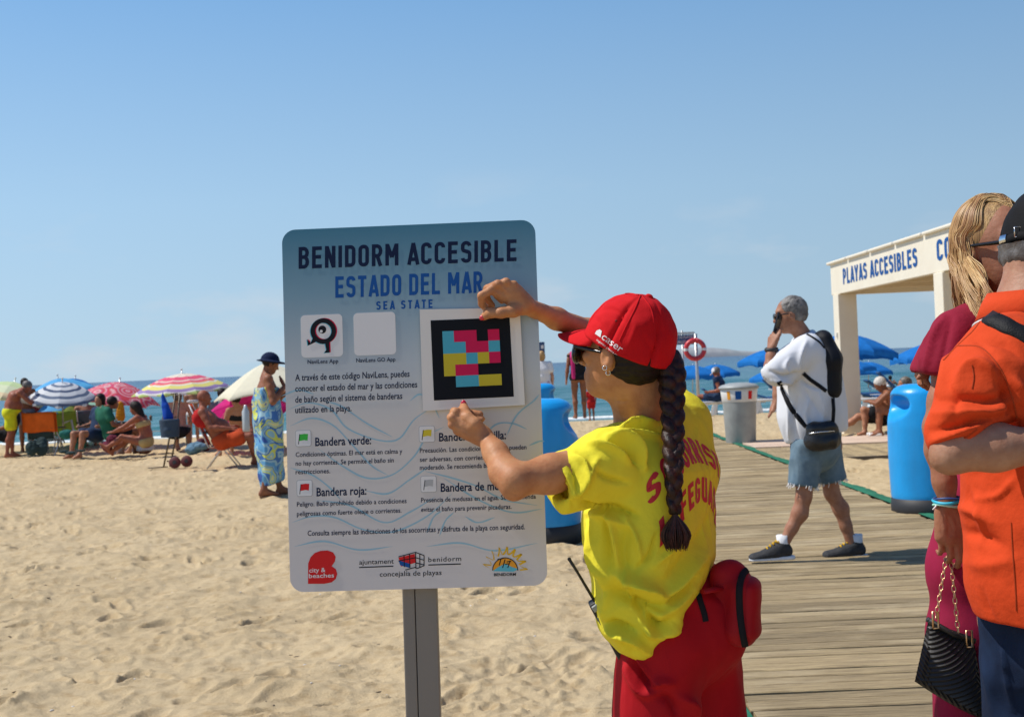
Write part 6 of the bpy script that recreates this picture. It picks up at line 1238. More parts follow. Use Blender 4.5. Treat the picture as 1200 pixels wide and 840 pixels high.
# braid
s = SDF(); bpts = []
for py in np.linspace(470, 628, 60):
    px = np.interp(py, [470, 520, 560, 600, 628], [788, 789, 789.5, 790.5, 791]); h_, _n = at_hit(SHB, None, px, py); dep = (h_[1] if h_ is not None else 2.9); bpts.append((px, py, dep))
dps = np.array([b_[2] for b_ in bpts]); dps = np.minimum.accumulate(dps[::-1])[::-1] * .5 + np.convolve(np.pad(dps, 6, 'edge'), np.ones(13) / 13, 'valid') * .5
cen = np.array([P(b_[0], b_[1], d_ - .026) for b_, d_ in zip(bpts, dps)]); top_ = P(779, 420, 2.925); pre = spline([top_, P(787, 440, 2.90), cen[0]], 14)[:-1]; path = np.concatenate([pre, cen])
n_p = len(path); wd = np.interp(np.arange(n_p) / n_p, [0, .12, .3, .6, .86, .9, 1], [.025, .0255, .021, .0175, .0120, .006, .008]); hairm = mat('hair_braid', (.007, .004, .004), rough=.5, col2=(.050, .017, .011), nscale=60, spec=.28, bump=.5, bscale=240, bdist=.002, bstretch=(1, 1, .25))
nb = 7.6; u1 = unit(A(1, .25, 0)); u2 = unit(A(-.25, 1, 0))
fine = np.linspace(0, n_p * .885 - 1, 300)
for ph_ in (0, 2.0944, 4.18879):
    pp = []; rr_ = []
    for x in fine:
        i = int(x); f__ = x - i; c = path[i] * (1 - f__) + path[min(i + 1, n_p - 1)] * f__; w_ = np.interp(x, np.arange(n_p), wd); t = x / n_p * nb * 2 * math.pi * .55 + ph_
        pp.append(c + u1 * w_ * .72 * math.sin(t) + u2 * w_ * .42 * math.sin(2 * t)); rr_.append(w_ * .66)
    for i in range(0, len(pp) - 3, 3): s.cone(pp[i], pp[i + 3], rr_[i], rr_[i + 3], .0015)
s.ell(top_ + A(.004, 0, -.01), (.030, .028, .036), k=.02)
V, F = s.build(.0032); N = normals(V, F); V = V + N * (.0012 * vnoise(V * np.array([500, 500, 90]) + 2 * vnoise(V * 60)[:, None]))[:, None]; br_o = mobj('braid', V, F, hairm, lifeg)
e0 = P(791, 606, dps[-1] - .024); tm = [mat('hair_tip', (.045, .014, .010), rough=.5, col2=(.10, .03, .02), nscale=90, spec=.3), hairm]
rg = np.random.default_rng(3); mbs = [MB(), MB()]
for i in range(320):
    a = rg.uniform(0, 2 * math.pi); r0 = .031 * math.sqrt(rg.random()); ln = .052 + .022 * rg.random(); tip = e0 + A(r0 * .8 * math.cos(a), -.004 + .5 * r0 * math.sin(a), -ln); m1 = e0 + A(r0 * .75 * math.cos(a), .45 * r0 * math.sin(a), -.018); m2 = e0 + A(r0 * 1.1 * math.cos(a), -.002 + .6 * r0 * math.sin(a), -.040)
    mbs[i % 2].tube(spline([e0 + A(.004 * math.cos(a), .004 * math.sin(a), .022), e0 + A(.005 * math.cos(a), .005 * math.sin(a), .004), m1, m2, tip], 3), np.interp(np.arange(13) / 12, [0, .5, 1], [.0016, .0022, .0005]), 4, caps=False)
for mb, mm in zip(mbs, tm): o = mb.build('braid_end', mm, br_o, smooth=True); o['kind'] = 'stuff'
MB().tube([P(790.5, 592, dps[-1] - .024), P(790.7, 600, dps[-1] - .024)], .0075, 12).build('hair_tie', black_r, br_o, smooth=True)
# shorts
rsh = cloth('shorts_red', (.40, .004, .010), .86, bscale=420, bdist=.002, rough=.75); s = SDF()
s.cone(P(803, 700, 3.03), P(802, 748, 3.03), .105, .114, .05, w=rt, sc=1.22, sc2=1.14); s.ell(LJ['pel'] - ft * .04 - A(0, 0, .02), (.108, .108, .10), k=.05)
for q_ in 'lr': s.cone(LJ['hip' + q_], LJ['hip' + q_] + (LJ['kn' + q_] - LJ['hip' + q_]) * .82 + A(.004, 0, 0), .096, .092, .03)
s.half(P(800, 668, 3.0), (0, 0, 1), .01); kz = float(LJ['knl'][2] + .06); s.half((0, 3, kz), (0, 0, -1), .004); V, F = s.build(.006); V = wrinkle(V, F, .007, 8, (1, 1, .5), 8); V = wrinkle(V, F, .002, 22, (1, 1, .5), 5)
V = folds(V, F, [(((742, 770), (748, 785), (758, 800), (765, 806)), 4, -.012), (((735, 775), (738, 790), (752, 812), (772, 812)), 4, .010), (((760, 806), (775, 798), (790, 800)), 4, .012), (((770, 815), (785, 820), (795, 840)), 5, -.010), (((800, 818), (812, 826), (815, 845)), 5, .010), (((745, 768), (752, 778), (762, 795)), 3, .008)], 3.0)
mobj('shorts', V, F, rsh, lifeg); SRB = bvh(V, F)
# waist bag with its zip, radio on the other hip
fb_ = thing('waist_bag', 'red waist bag with black zip worn at the lifeguard back over her shorts', 'waist bag', P(862, 765, 2.95)); bagm = cloth('bag_red', (.34, .006, .012), .85, bscale=350, bdist=.003, rough=.65); s = SDF()
s.cone(P(854, 672, 2.95), P(855, 740, 2.96), .030, .032, .03, w=unit(A(1, .4, 0)), sc=1.5, sc2=1.4); s.cone(P(868, 690, 2.94), P(868, 735, 2.94), .038, .040, .02, w=unit(A(.3, 1, 0)), sc=1.5); V, F = s.build(.004); V = relax(wrinkle(V, F, .005, 14, seed=3), F, 1); mobj('pouch', V, F, bagm, fb_); PB = bvh(V, F); PV_, PF_ = V, F
s = SDF(); s.cone(P(878, 688, 2.935), P(877, 735, 2.935), .0255, .028, .012, w=unit(A(.25, 1, 0)), sc=2.0); V, F = s.build(.004); V = relax(wrinkle(V, F, .003, 16, seed=5), F, 1); mobj('front_pocket', V, F, bagm, fb_); s2_ = bvh(V, F)
zp = spline([P(877, 668, 2.915), P(869, 674, 2.905), (P(866.5, 690, 2.90)), P(867, 715, 2.90), P(870, 740, 2.905), P(873.5, 760, 2.92)], 6); n0_ = len(PV_); CBV = bvh(np.concatenate([PV_, V]), [tuple(f) for f in PF_] + [tuple(f + n0_) for f in F]); surf_strip('zip', CBV, ((878, 665), (870, 674), (866.5, 690), (867, 715), (870, 740), (873.5, 758)), .016, blk, fb_, .004)
surf_strip('strap', PB, ((820, 690), (823, 705), (828, 724)), .014, blk, fb_); surf_strip('strap', SRB, ((816, 688), (820, 702), (825, 718), (827, 728)), .014, blk, fb_)
MB().tube([P(824, 693, 2.885), P(834, 691, 2.90), P(848, 688, 2.93)], .012, 8, flat=.5).build('belt', bagm, fb_, smooth=True)
rd = thing('radio', 'black two-way radio with long antenna clipped at the lifeguard hip', 'radio', P(727, 770, 2.93)); MB().tube([P(667.5, 655.5, 2.90), P(676, 669, 2.905), P(698, 706, 2.92)], [.0038, .0032, .0036], 8).build('antenna', black_r, rd, smooth=True); MB().ball(P(667.2, 655, 2.90), .0045, 8, 6).build('antenna_tip', black_r, rd, smooth=True)
MB().bar(P(696, 703, 2.925), P(731, 768, 2.95), .030, .034, up=(0, 1, 0)).build('radio_body', black_r, rd, bevel=.005); MB().bar(P(697, 708, 2.91), P(701, 714, 2.91), .02, .02, up=(0, 1, 0)).build('knob', grey_p, rd, bevel=.002); MB().bar(P(703, 722, 2.905), P(708, 730, 2.905), .018, .006, up=(0, 1, 0)).build('screen', mat('lcd', (.12, .14, .12), rough=.2), rd)
# trainers and socks (out of the picture, standing on the sand)
def shoe(an, to, m_up, m_sole, parent, sc=1.0, lace=None, h=.006, sock=None):
    d = unit(A(to[0] - an[0], to[1] - an[1], 0)); w = np.cross(d, A(0, 0, 1)); b0 = A(an[0], an[1], 0) - d * .045 * sc; z0 = min(an[2] - .075 * sc, to[2] - .02 * sc); tilt = unit((to - an) * A(1, 1, 0) + A(0, 0, (to[2] - .03) - (an[2] - .085)))
    s = SDF(); p = lambda x, z, y=0: b0 + A(0, 0, z0) + tilt * x * sc + w * y * sc + A(0, 0, z * sc)
    s.cone(p(.02, .052), p(.10, .050), .038 * sc, .040 * sc, .02); s.cone(p(.10, .048), p(.235, .034), .040 * sc, .031 * sc, .02, w=w, sc=1.05, sc2=1.5); s.cone(p(.03, .07), p(.04, .092), .040 * sc, .042 * sc, .02); s.cone(p(.06, .09), p(.15, .06), .032 * sc, .026 * sc, .02, w=w, sc=1.15)
    s.half(p(0, .016), -A(0, 0, 1)); s.ell(p(.04, .14), A(.036, .036, .05) * sc, k=.004, mode='s'); V, F = s.build(h); mobj('shoe', V, F, m_up, parent)
    s = SDF(); s.cone(p(.0, .012), p(.10, .010), .034 * sc, .036 * sc, .02, w=w, sc=1.0); s.cone(p(.10, .010), p(.235, .016), .036 * sc, .030 * sc, .02, w=w, sc=1, sc2=1.5); s.half(p(0, .026), A(0, 0, 1)); s.half(p(0, .0), -A(0, 0, 1)); V, F = s.build(h); mobj('sole', V, F, m_sole, parent)
    if lace:
        for i in range(5): q0 = p(.085 + .02 * i, .120 - .012 * i, -.022); q1 = p(.085 + .02 * i, .120 - .012 * i, .022); MB().tube([q0, (q0 + q1) / 2 + A(0, 0, .008) * sc, q1], .006 * sc, 6).build('lace', lace, parent, smooth=True)
        MB().tube([p(.075, .118, -.03), p(.07, .138, 0), p(.075, .118, .03), p(.09, .112, .045)], .006 * sc, 6).build('lace', lace, parent, smooth=True)
    if sock: MB().tube([p(.04, .07), A(*p(.04, .11)), A(*p(.04, .11)) + (an - p(.04, .08)) * .25 + A(0, 0, .05)], [.038 * sc, .040 * sc, .042 * sc], 16).build('sock', sock, parent, smooth=True)
for q_ in 'lr': shoe(LJ['an' + q_], LJ['to' + q_], whc, white_p, lifeg)

# ---------------------------------------------------------------- the man in the orange polo shirt
OJ = dict(hed=P(1236, 293, 2.62), nek=P(1207, 362, 2.60), shl=P(1225, 420, 2.78), shr=P(1180, 425, 2.44), che=P(1219, 500, 2.63), wai=P(1226, 620, 2.63), pel=P(1242, 725, 2.62), elr=P(1120, 527, 2.36), wrr=P(1250, 520, 2.34), har=P(1285, 516, 2.34),
          ell=P(1260, 520, 2.86), wrl=P(1310, 560, 2.70), hal=P(1330, 575, 2.66), sc=1.0, face=A(.93, .32, -.02), up=A(0, 0, 1)); ro = unit(A(.36, -.93, 0)); fo = unit(A(.93, .36, 0))
for q_, s_ in (('l', -1), ('r', 1)):
    OJ['hip' + q_] = OJ['pel'] + ro * s_ * .095 - A(0, 0, .02); OJ['kn' + q_] = A(OJ['hip' + q_][0], OJ['hip' + q_][1] + .03, .50); OJ['an' + q_] = A(OJ['hip' + q_][0], OJ['hip' + q_][1], .09); OJ['to' + q_] = OJ['an' + q_] + fo * .17; OJ['to' + q_][2] = .03
man = thing('person', 'man in bright orange polo shirt and black cap at the right edge', 'person', A(OJ['pel'][0], OJ['pel'][1], 0)); s = SDF(); trunk(s, OJ, .66, hipw=.8)
skm = skin('skin_man', (.40, .215, .135)); arm(s, OJ, 'l', 1.0, hand=False); [leg(s, OJ, q_, .85, foot=False) for q_ in 'lr']; head(s, OJ, .052)
s.chain([OJ['shr'], OJ['shr'] * .45 + OJ['elr'] * .55, OJ['elr'], OJ['elr'] + (OJ['wrr'] - OJ['elr']) * .35, OJ['wrr']], [.028, .028, .036, .039, .029], .03); s.cone(P(1214, 325, 2.60), P(1206, 372, 2.59), .062, .068, .04); s.ell(P(1107, 538, 2.36), (.020, .024, .020), k=.03)
hand(s, OJ['wrr'], OJ['har'] - OJ['wrr'], A(-.1, -.95, .3), A(.1, 0, 1), 1.0, ((.5, .6, .4),) * 4, thumb=[OJ['wrr'] + A(.03, -.01, .04), OJ['wrr'] + A(.05, -.01, .055), OJ['wrr'] + A(.075, -.01, .06)])
hand(s, OJ['wrl'], OJ['hal'] - OJ['wrl'], A(.3, .9, .3), A(.1, 0, 1), 1.0, ((.5, .6, .4),) * 4, thumb=[OJ['wrl'] + A(.03, .01, .04), OJ['wrl'] + A(.05, .01, .055), OJ['wrl'] + A(.075, .01, .06)])
V, F = s.build(.006); V = relax(V, F, 1, .4); mobj('body', V, F, skm, man)
org_ = mat('polo_orange', (.61, .060, .012), rough=.88, col2=(.55, .052, .010), nscale=4., bump=.35, bscale=48, bdist=.007, spec=.2); s = SDF()
sec = [(1204, 408, 2.62, .085, .160), (1212, 450, 2.62, .115, .170), (1219, 520, 2.62, .128, .165), (1224, 600, 2.62, .132, .160), (1229, 680, 2.62, .136, .160), (1242, 745, 2.62, .134, .160)]
for a, b_ in zip(sec[:-1], sec[1:]): s.cone(P(*a[:3]), P(*b_[:3]), a[3], b_[3], .05, w=ro, sc=a[4] / a[3], sc2=b_[4] / b_[3])
s.cone(P(1200, 392, 2.60), P(1176, 424, 2.48), .062, .078, .05); s.cone(P(1200, 392, 2.60), P(1222, 420, 2.74), .062, .078, .05); s.chain([P(1180, 424, 2.46), P(1158, 455, 2.43), P(1127, 506, 2.385)], [.080, .080, .066], .04); s.cone(P(1150, 480, 2.41), P(1140, 505, 2.40), .066, .060, .03)
s.cone(OJ['shl'], OJ['shl'] + (OJ['ell'] - OJ['shl']) * .75, .078, .066, .04)
a = P(1090, 549, 2.38); b_ = P(1160, 499, 2.38); nn = unit(np.cross(b_ - a, unit(ray(1120, 520)))); nn = -nn if nn[2] > 0 else nn
a2 = P(1150, 502, 2.38); b2 = P(1182, 494, 2.38); n2 = unit(np.cross(b2 - a2, unit(ray(1160, 500)))); n2 = -n2 if n2[2] > 0 else n2
YC = 2.505
def slf(X):                              # removes what lies below the sleeve hem, in front of the torso side only
    d1 = np.maximum((X - a.astype(np.float32)) @ -nn.astype(np.float32), (X - a2.astype(np.float32)) @ -n2.astype(np.float32)); return np.maximum(np.maximum(d1, X[..., 1] - YC - np.maximum(0, float(P(1122, 540, YC)[0]) - X[..., 0]) * 4), X[..., 0] - float(P(1190, 540, 2.4)[0]))
s.ops.append((slf, P(1040, 640, 2.2) - A(.1, .1, .1), P(1200, 470, 2.7), .006, 's'))
s.cone(P(1203, 330, 2.60), P(1204, 382, 2.595), .070, .075, k=.008, mode='s'); hz_ = float(P(1170, 741, 2.5)[2]); s.half((0, 2.6, hz_), (0, 0, -1), .004)
V, F = s.build(.0052); V = wrinkle(V, F, .0045, 7, (1, 1, .7), 4.0); V = wrinkle(V, F, .0018, 20, (1, 1, .7), 3.0)
V = folds(V, F, [(((1118, 455), (1135, 430), (1155, 428), (1175, 450)), 5, .010), (((1100, 470), (1130, 466), (1160, 470), (1185, 460)), 4, -.010), (((1095, 485), (1130, 485), (1165, 482), (1195, 468)), 4, .010), (((1092, 505), (1120, 500), (1150, 492), (1172, 488)), 3.5, -.012), (((1092, 518), (1115, 510), (1140, 500), (1165, 490)), 3.0, .011),
    (((1094, 530), (1112, 520), (1135, 510)), 2.5, -.008), (((1140, 395), (1165, 420), (1180, 450), (1188, 480)), 3, -.005), (((1170, 440), (1182, 465), (1188, 495)), 5, -.012), (((1188, 445), (1198, 460), (1206, 475)), 5, .010), (((1125, 595), (1145, 600), (1160, 612)), 5, .008), (((1128, 622), (1150, 628), (1175, 640)), 6, -.006), (((1135, 660), (1160, 662), (1190, 655)), 8, .005), (((1110, 410), (1106, 440), (1098, 470)), 4, .006), (((1140, 570), (1150, 600), (1148, 640)), 3, .004), (((1150, 690), (1158, 715), (1170, 735)), 3, -.004), (((1190, 560), (1170, 580), (1145, 585)), 3, .005), (((1112, 450), (1120, 475), (1118, 495)), 2.5, -.005), (((1155, 400), (1180, 405), (1200, 420)), 3, -.005)], 2.6, 1.0)
V = relax(V, F, 2, .5); polo = mobj('polo_shirt', V, F, org_, man); PLB = bvh(V, F)
seamm = cloth('polo_seam', (.42, .05, .012))
for pts in (((1152, 372), (1140, 388), (1122, 405), (1106, 422)), ((1122, 405), (1150, 408), (1172, 432), (1185, 462), (1192, 490)), ((1139, 428), (1141, 442), (1139, 455))): surf_strip('seam', PLB, pts, .003, seamm, polo, .0004)
surf_strip('side_seam', PLB, ((1185, 612), (1187, 650), (1190, 690), (1191, 715)), .003, seamm, polo, .0006); surf_strip('sleeve_hem', PLB, ((1093, 541), (1105, 533), (1125, 517), (1145, 503)), .004, seamm, polo, .0003)
surf_strip('shoulder_strap', PLB, ((1138, 369), (1152, 370), (1170, 377), (1186, 385), (1204, 394), (1225, 408), (1250, 432), (1275, 470), (1290, 520)), .036, cloth('strap_black', (.012, .012, .013), bscale=300, rough=.6), man, .005)
# collar
nkn = unit(P(1207, 398, 2.60) - P(1202, 335, 2.60)); e1 = unit(np.cross(nkn, A(0, 1, 0))); e2 = np.cross(nkn, e1); g = []
for j, (rr_, dz, zf) in enumerate(((.068, .030, 0), (.074, .036, 0), (.086, .016, 0), (.104, -.020, 0))):
    g.append([P(1204, 362, 2.60) + (e1 * math.cos(x) + e2 * math.sin(x)) * rr_ + nkn * (-dz + .010 * math.sin(x * 2) * (j > 2)) for x in np.linspace(0, 2 * math.pi, 60)])
MB().sheet(np.array(g)).build('collar', org_, polo, smooth=True, solid=.004)
for nm, mm, dz in (('collar_tip', wtx, .0), ('collar_tip', blk, .004)): MB().tube([P(1204, 362, 2.60) + (e1 * math.cos(x) + e2 * math.sin(x)) * (.1065 - dz) + nkn * (.0205 - dz + .010 * math.sin(x * 2)) for x in np.linspace(0, 2 * math.pi, 60)], .0022, 6).build(nm, mm, polo, smooth=True)
# cap, hair, trousers
V, F = hair_(OJ, .006, 'nape', .004); kp_ = V[:, 2] < OJ['hed'][2] + .018; F = F[kp_[F].all(1)]; V = V + normals(V, F) * (.0015 * vnoise(V * 180))[:, None]; mobj('hair', V, F, HR_GR, man)
fm = unit(OJ['face']); cuo = unit(A(0, 0, 1) + fm * .12); cfo = unit(fm - cuo * (fm @ cuo)); COR = np.stack([np.cross(cfo, cuo), cfo, cuo], 1); blkc = cloth('cap_black', (.006, .006, .007), bscale=400, bdist=.002, rough=.8)
CV2, CF2 = capgrid(OJ['hed'] + A(0, 0, .010), COR, .096, .110, .122, n=96, m_=30); cp2 = mobj('cap', CV2, CF2, blkc, man); q = cp2.modifiers.new('solid', 'SOLIDIFY'); q.thickness = .004; q.offset = -1; CB2 = bvh(CV2, CF2)
visor(OJ['hed'] + A(0, 0, .010), COR, .093, .11, .075, .2, blkc, cp2)
surf_strip('strap', CB2, ((1170, 284), (1180, 281), (1192, 277), (1204, 276)), .018, blkc, cp2, .003); surf_strip('buckle', CB2, ((1174, 281.5), (1177, 280.5), (1181, 279.5)), .018, silver, cp2, .005, n=3)
h_, n2_ = at_hit(CB2, None, 1191, 272)
if h_ is not None: MB().tube([h_ + A(x * .006, -.006, z * .010) for x, z in ((-1, -1), (-1, 1), (1, 1), (1, -1), (-1, -1))], .0011, 6).build('buckle_loop', silver, cp2, smooth=True)
jean = mat('denim_navy', (.006, .014, .040), rough=.9, spec=.2, col2=(.010, .025, .065), nscale=12., bump=.4, bscale=500, bdist=.002); s = SDF()
s.cone(P(1248, 715, 2.62), P(1253, 760, 2.62), .100, .104, .04, w=ro, sc=1.3, sc2=1.25)
for q_ in 'lr': s.chain([OJ['hip' + q_], OJ['kn' + q_], OJ['an' + q_] + A(0, 0, -.02)], [.096, .080, .07], .04)
s.half((0, 2.6, hz_ + .03), (0, 0, 1)); s.half((0, 0, .06), (0, 0, -1)); V, F = s.build(.008); V = wrinkle(V, F, .005, 8, (1, 1, 1), 6); V = folds(V, F, [(((1176, 752), (1178, 785), (1186, 830)), 2, .006), (((1150, 760), (1160, 800), (1165, 840)), 6, .006)], 2.6); mobj('jeans', V, F, jean, man)
for q_ in 'lr': shoe(OJ['an' + q_], OJ['to' + q_], blk, white_p, man, 1.1)

# ---------------------------------------------------------------- the blonde woman
YW = 2.98; WJ = dict(hed=P(1170, 293, YW), nek=P(1160, 365, YW + .03), shr=P(1120, 400, YW - .06), shl=P(1205, 394, YW + .10), che=P(1160, 460, YW), wai=P(1160, 560, YW), pel=P(1160, 650, YW), elr=P(1097, 500, YW - .10), wrr=P(1111, 592, YW - .12), har=P(1116, 625, YW - .12),
          ell=P(1108, 420, YW + .20), wrl=P(1099, 426, YW + .12), hal=P(1086, 434, YW + .10), sc=.97, face=unit(A(.37, -.93, -.06)), up=A(0, 0, 1)); fw_ = unit(A(.5, -.86, 0)); rw = unit(A(-.86, -.5, 0))
for q_, s_ in (('l', -1), ('r', 1)):
    WJ['hip' + q_] = WJ['pel'] + rw * s_ * .05 - A(0, 0, .02); WJ['kn' + q_] = A(WJ['hip' + q_][0], WJ['hip' + q_][1], .48); WJ['an' + q_] = A(WJ['hip' + q_][0], WJ['hip' + q_][1], .085); WJ['to' + q_] = WJ['an' + q_] + fw_ * .16; WJ['to' + q_][2] = .03
wom = thing('person', 'woman with long blonde hair and burgundy clothes behind the man in the orange polo', 'person', A(WJ['pel'][0], WJ['pel'][1], 0)); skw = skin('skin_woman', (.36, .165, .095)); s = SDF(); trunk(s, WJ, .56, hipw=.7); [leg(s, WJ, q_, .5) for q_ in 'lr']; head(s, WJ, .044)
arm(s, WJ, 'r', .74, hand=False); s.chain([P(1120, 405, YW + .12), P(1108, 420, YW + .16), WJ['wrl']], [.03, .028, .021], .02)
hand(s, WJ['wrr'], P(1117, 640, YW - .12) - WJ['wrr'], A(-.15, -1, .1), A(.9, 0, 0), .92, ((.05, .55, .8), (.08, .65, .9), (.12, .75, .9), (.15, .8, 1.0)), thumb=[P(1128, 615, YW - .10), P(1130, 632, YW - .09), P(1124, 646, YW - .06)])
hand(s, WJ['wrl'], WJ['hal'] - WJ['wrl'], A(-.2, -.3, 1), A(0, -1, .1), .72, ((.7, 1.1, .6), (.8, 1.2, .7), (.9, 1.3, .7), (1.0, 1.3, .8)), thumb=[P(1088, 434, YW + .07), P(1081, 439, YW + .06), P(1076, 443, YW + .06)])
V, F = s.build(.0048); V = relax(V, F, 1, .4)
V = folds(V, F, [(((1113, 603), (1119, 618), (1116, 630)), 1.2, .0022), (((1108, 600), (1107, 622), (1110, 640)), 1.0, .002), (((1122, 605), (1126, 622), (1122, 632)), 1.1, .002), (((1110, 629), (1118, 630), (1124, 622)), 1.1, .002)], 2.9); mobj('body', V, F, skw, wom); WB = bvh(V, F)
burg = mat('blouse_burgundy', (.28, .012, .036), rough=.85, spec=.2, col2=(.23, .010, .030), nscale=6, bump=.35, bscale=50, bdist=.006, trans=.05); s = SDF()
s.cone(P(1160, 392, YW + .02), P(1162, 470, YW + .02), .075, .085, .05, w=rw, sc=1.9, sc2=1.7); s.cone(P(1162, 470, YW + .02), P(1166, 600, YW + .02), .085, .10, .05, w=rw, sc=1.6, sc2=1.35)
s.cone(P(1150, 382, YW), P(1122, 394, YW - .04), .038, .037, .05); s.chain([P(1119, 395, YW - .03), P(1105, 414, YW + .04), P(1092, 436, YW + .08)], [.034, .041, .047], .04, w=(0, 1, 0), sc=1.5)
s.cone(P(1120, 392, YW - .06), P(1105, 434, YW - .09), .042, .050, .03)
a = P(1068, 435, YW); b_ = P(1112, 441, YW); nn = np.cross(b_ - a, unit(ray(1090, 438))); nn = unit(nn); nn = -nn if nn[2] > 0 else nn; SLY = float(P(1116, 440, YW)[0])
s.ops.append((lambda X, a=a, nn=nn: np.maximum(((X - a.astype(np.float32)) @ -nn.astype(np.float32)), X[..., 0] - SLY), A(P(1040, 480, YW)[0], 2.5, .9), A(SLY + .01, 3.4, float(a[2]) + .06), .004, 's'))

V, F = s.build(.006); V = wrinkle(V, F, .004, 9, (1, 1, .3), 9); V = folds(V, F, [(((1106, 372), (1094, 400), (1084, 432)), 3, .008), (((1115, 372), (1108, 405), (1100, 436)), 3, -.003), (((1098, 380), (1086, 405), (1078, 430)), 2.5, .006)], 3); mobj('blouse', V, F, burg, wom)
s = SDF(); s.chain([P(1166, 585, YW + .02), P(1164, 660, YW + .02), P(1163, 740, YW + .02), A(P(1163, 740, YW)[0], YW + .02, .16)], [.095, .100, .098, .11], .05, w=rw, sc=1.55); s.half((0, 0, .14), (0, 0, -1)); V, F = s.build(.009); V = wrinkle(V, F, .012, 7, (1, 1, .12), 12); mobj('skirt', V, F, mat('skirt_burgundy', (.21, .008, .030), rough=.8, spec=.2, col2=(.32, .012, .06), nscale=5, bump=.2, bscale=300, bdist=.002), wom)
# long hair: an inner mass and some 330 locks over it
fwh, uwh = unit(WJ['face']), A(0, 0, 1.); rwh = unit(np.cross(fwh, uwh)); ww = lambda x, y, z: WJ['hed'] + rwh * x + fwh * y + uwh * z; HRW = np.stack([rwh, fwh, uwh], 1)
s = SDF(); s.ell(ww(0, -.022, .032), A(.080, .090, .086), HRW, .01); s.half(ww(0, .030, .02), unit(fwh - uwh * .5)); s.chain([ww(.0, -.045, 0), ww(.01, -.04, -.12), ww(.02, -.03, -.18)], [.060, .040, .026], .03, w=rwh, sc=1.2); V, F = s.build(.006); hairo = mobj('hair', V, F, mat('hair_under', (.20, .10, .035), rough=.6, col2=(.42, .25, .09), nscale=14, nstretch=(5, 5, .6), bump=.5, bscale=60, bstretch=(4, 4, .4)), wom)
rg = np.random.default_rng(8); hb_m = [mat('hair_lock_a', (.50, .31, .12), rough=.42, col2=(.32, .17, .06), nscale=30), mat('hair_lock_b', (.24, .115, .04), rough=.42, col2=(.38, .20, .08), nscale=30), mat('hair_lock_c', (.66, .46, .22), rough=.42, col2=(.45, .27, .10), nscale=30)]
locks = [MB(), MB(), MB()]
for c_i in range(130):                     # clumps of strands that wave together and close towards their ends
    az = rg.uniform(math.radians(70), math.radians(290)); bk_ = .030 * max(0, (math.radians(100) - min(az, 2 * math.pi - az)) / math.radians(30)); Rc = rg.uniform(1.0, 1.09); L = rg.uniform(.15, .245); wa, wp, wb, fr_ = rg.uniform(.005, .013), rg.uniform(0, 6.3), rg.uniform(0, 6.3), rg.uniform(5, 8); py_ = .05 - .11 * rg.random(); mi = rg.choice(3, p=[.48, .27, .25])
    drp = rg.random() < .62
    for s_i in range(18):
        da = rg.normal(0, .10); a2_ = az + da; R_ = Rc + rg.normal(0, .012); sg = math.sin(a2_); cg_ = math.cos(a2_)
        def onh(el): return A(.079 * sg * math.cos(el) * R_, -.020 + .090 * cg_ * math.cos(el) * R_, .034 + .090 * math.sin(el) * R_)
        yq = py_ + .01 * rg.standard_normal(); part = A(.004 * rg.standard_normal(), yq, .032 + .090 * R_ * math.sqrt(max(.1, 1 - ((yq + .02) / .092) ** 2)))
        side = onh(0.0) * A(1.05, 1, 1) - A(0, bk_, 0); c0_ = A(.079 * math.sin(az) * Rc * 1.05, -.020 + .090 * math.cos(az) * Rc, 0); pts = [part, (part + onh(1.1)) / 2 + A(0, 0, .006), onh(1.0), onh(.6), onh(.25), side]; Ls = L * rg.uniform(.85, 1.08)
        for t in np.linspace(.17, 1, 7):
            cl_ = .75 * math.sin(min(1, t * 1.1) * math.pi / 2); bx = side[0] * (1 - cl_) + c0_[0] * cl_; by = side[1] * (1 - cl_) + c0_[1] * cl_; wv_ = wa * min(1, t * 2.2)
            dd_ = .17 * max(0, t - .3) if drp and abs(az - math.pi / 2) < 1.1 else 0
            pts.append(A(bx * (1 - .05 * t) + dd_ * .40 + wv_ * math.sin(wp + t * fr_) + .0015 * rg.standard_normal(), by + .022 * t + dd_ + wv_ * math.sin(wb + t * fr_ * .9), side[2] - Ls * t))
        sp_ = spline([ww(*p_) for p_ in pts], 3); nn_ = len(sp_); locks[mi if rg.random() < .8 else rg.integers(3)].tube(sp_, np.interp(np.arange(nn_) / nn_, [0, .15, .6, 1], [.0008, .0014, .0014, .0004]), 4, caps=False)
for mb, mm in zip(locks, hb_m): o = mb.build('hair_locks', mm, hairo, smooth=True); o['kind'] = 'stuff'
s = SDF()
for q_ in (-1, 1): s.ell(ww(q_ * .034, .100, .006), A(.030, .009, .023), HRW @ rota((0, 0, 1), -q_ * .28), .004); s.cone(ww(q_ * .064, .090, .016), ww(q_ * .080, .0, .010), .0055, .004, .004)
s.cone(ww(-.015, .108, .014), ww(.015, .108, .014), .004, .004, .004); V, F = s.build(.0028); mobj('sunglasses', V, F, gl, wom)
# bracelets
for py, mm, nm, r_ in ((583.5, mat('bead_navy', (.02, .06, .2), rough=.5), 'bracelet', .0030), (587.0, mat('bead_turquoise', (.02, .42, .60), rough=.5), 'bracelet', .0042), (591.0, mat('bead_mint', (.35, .68, .55), rough=.5), 'bracelet', .0030)):
    c_ = P(1110.5, py, YW - .12); a_ = np.linspace(0, 2 * math.pi, 36); MB().tube([c_ + A(.0305 * math.cos(x), .0305 * math.sin(x), .0025 * math.sin(2 * x + py)) for x in a_], r_, 6).build(nm, mm, wom, smooth=True)
MB().tube([P(1099, 589, YW - .13), P(1096, 594, YW - .135), P(1093, 597, YW - .135)], .0018, 5).build('bracelet_tie', wtx, wom, smooth=True)
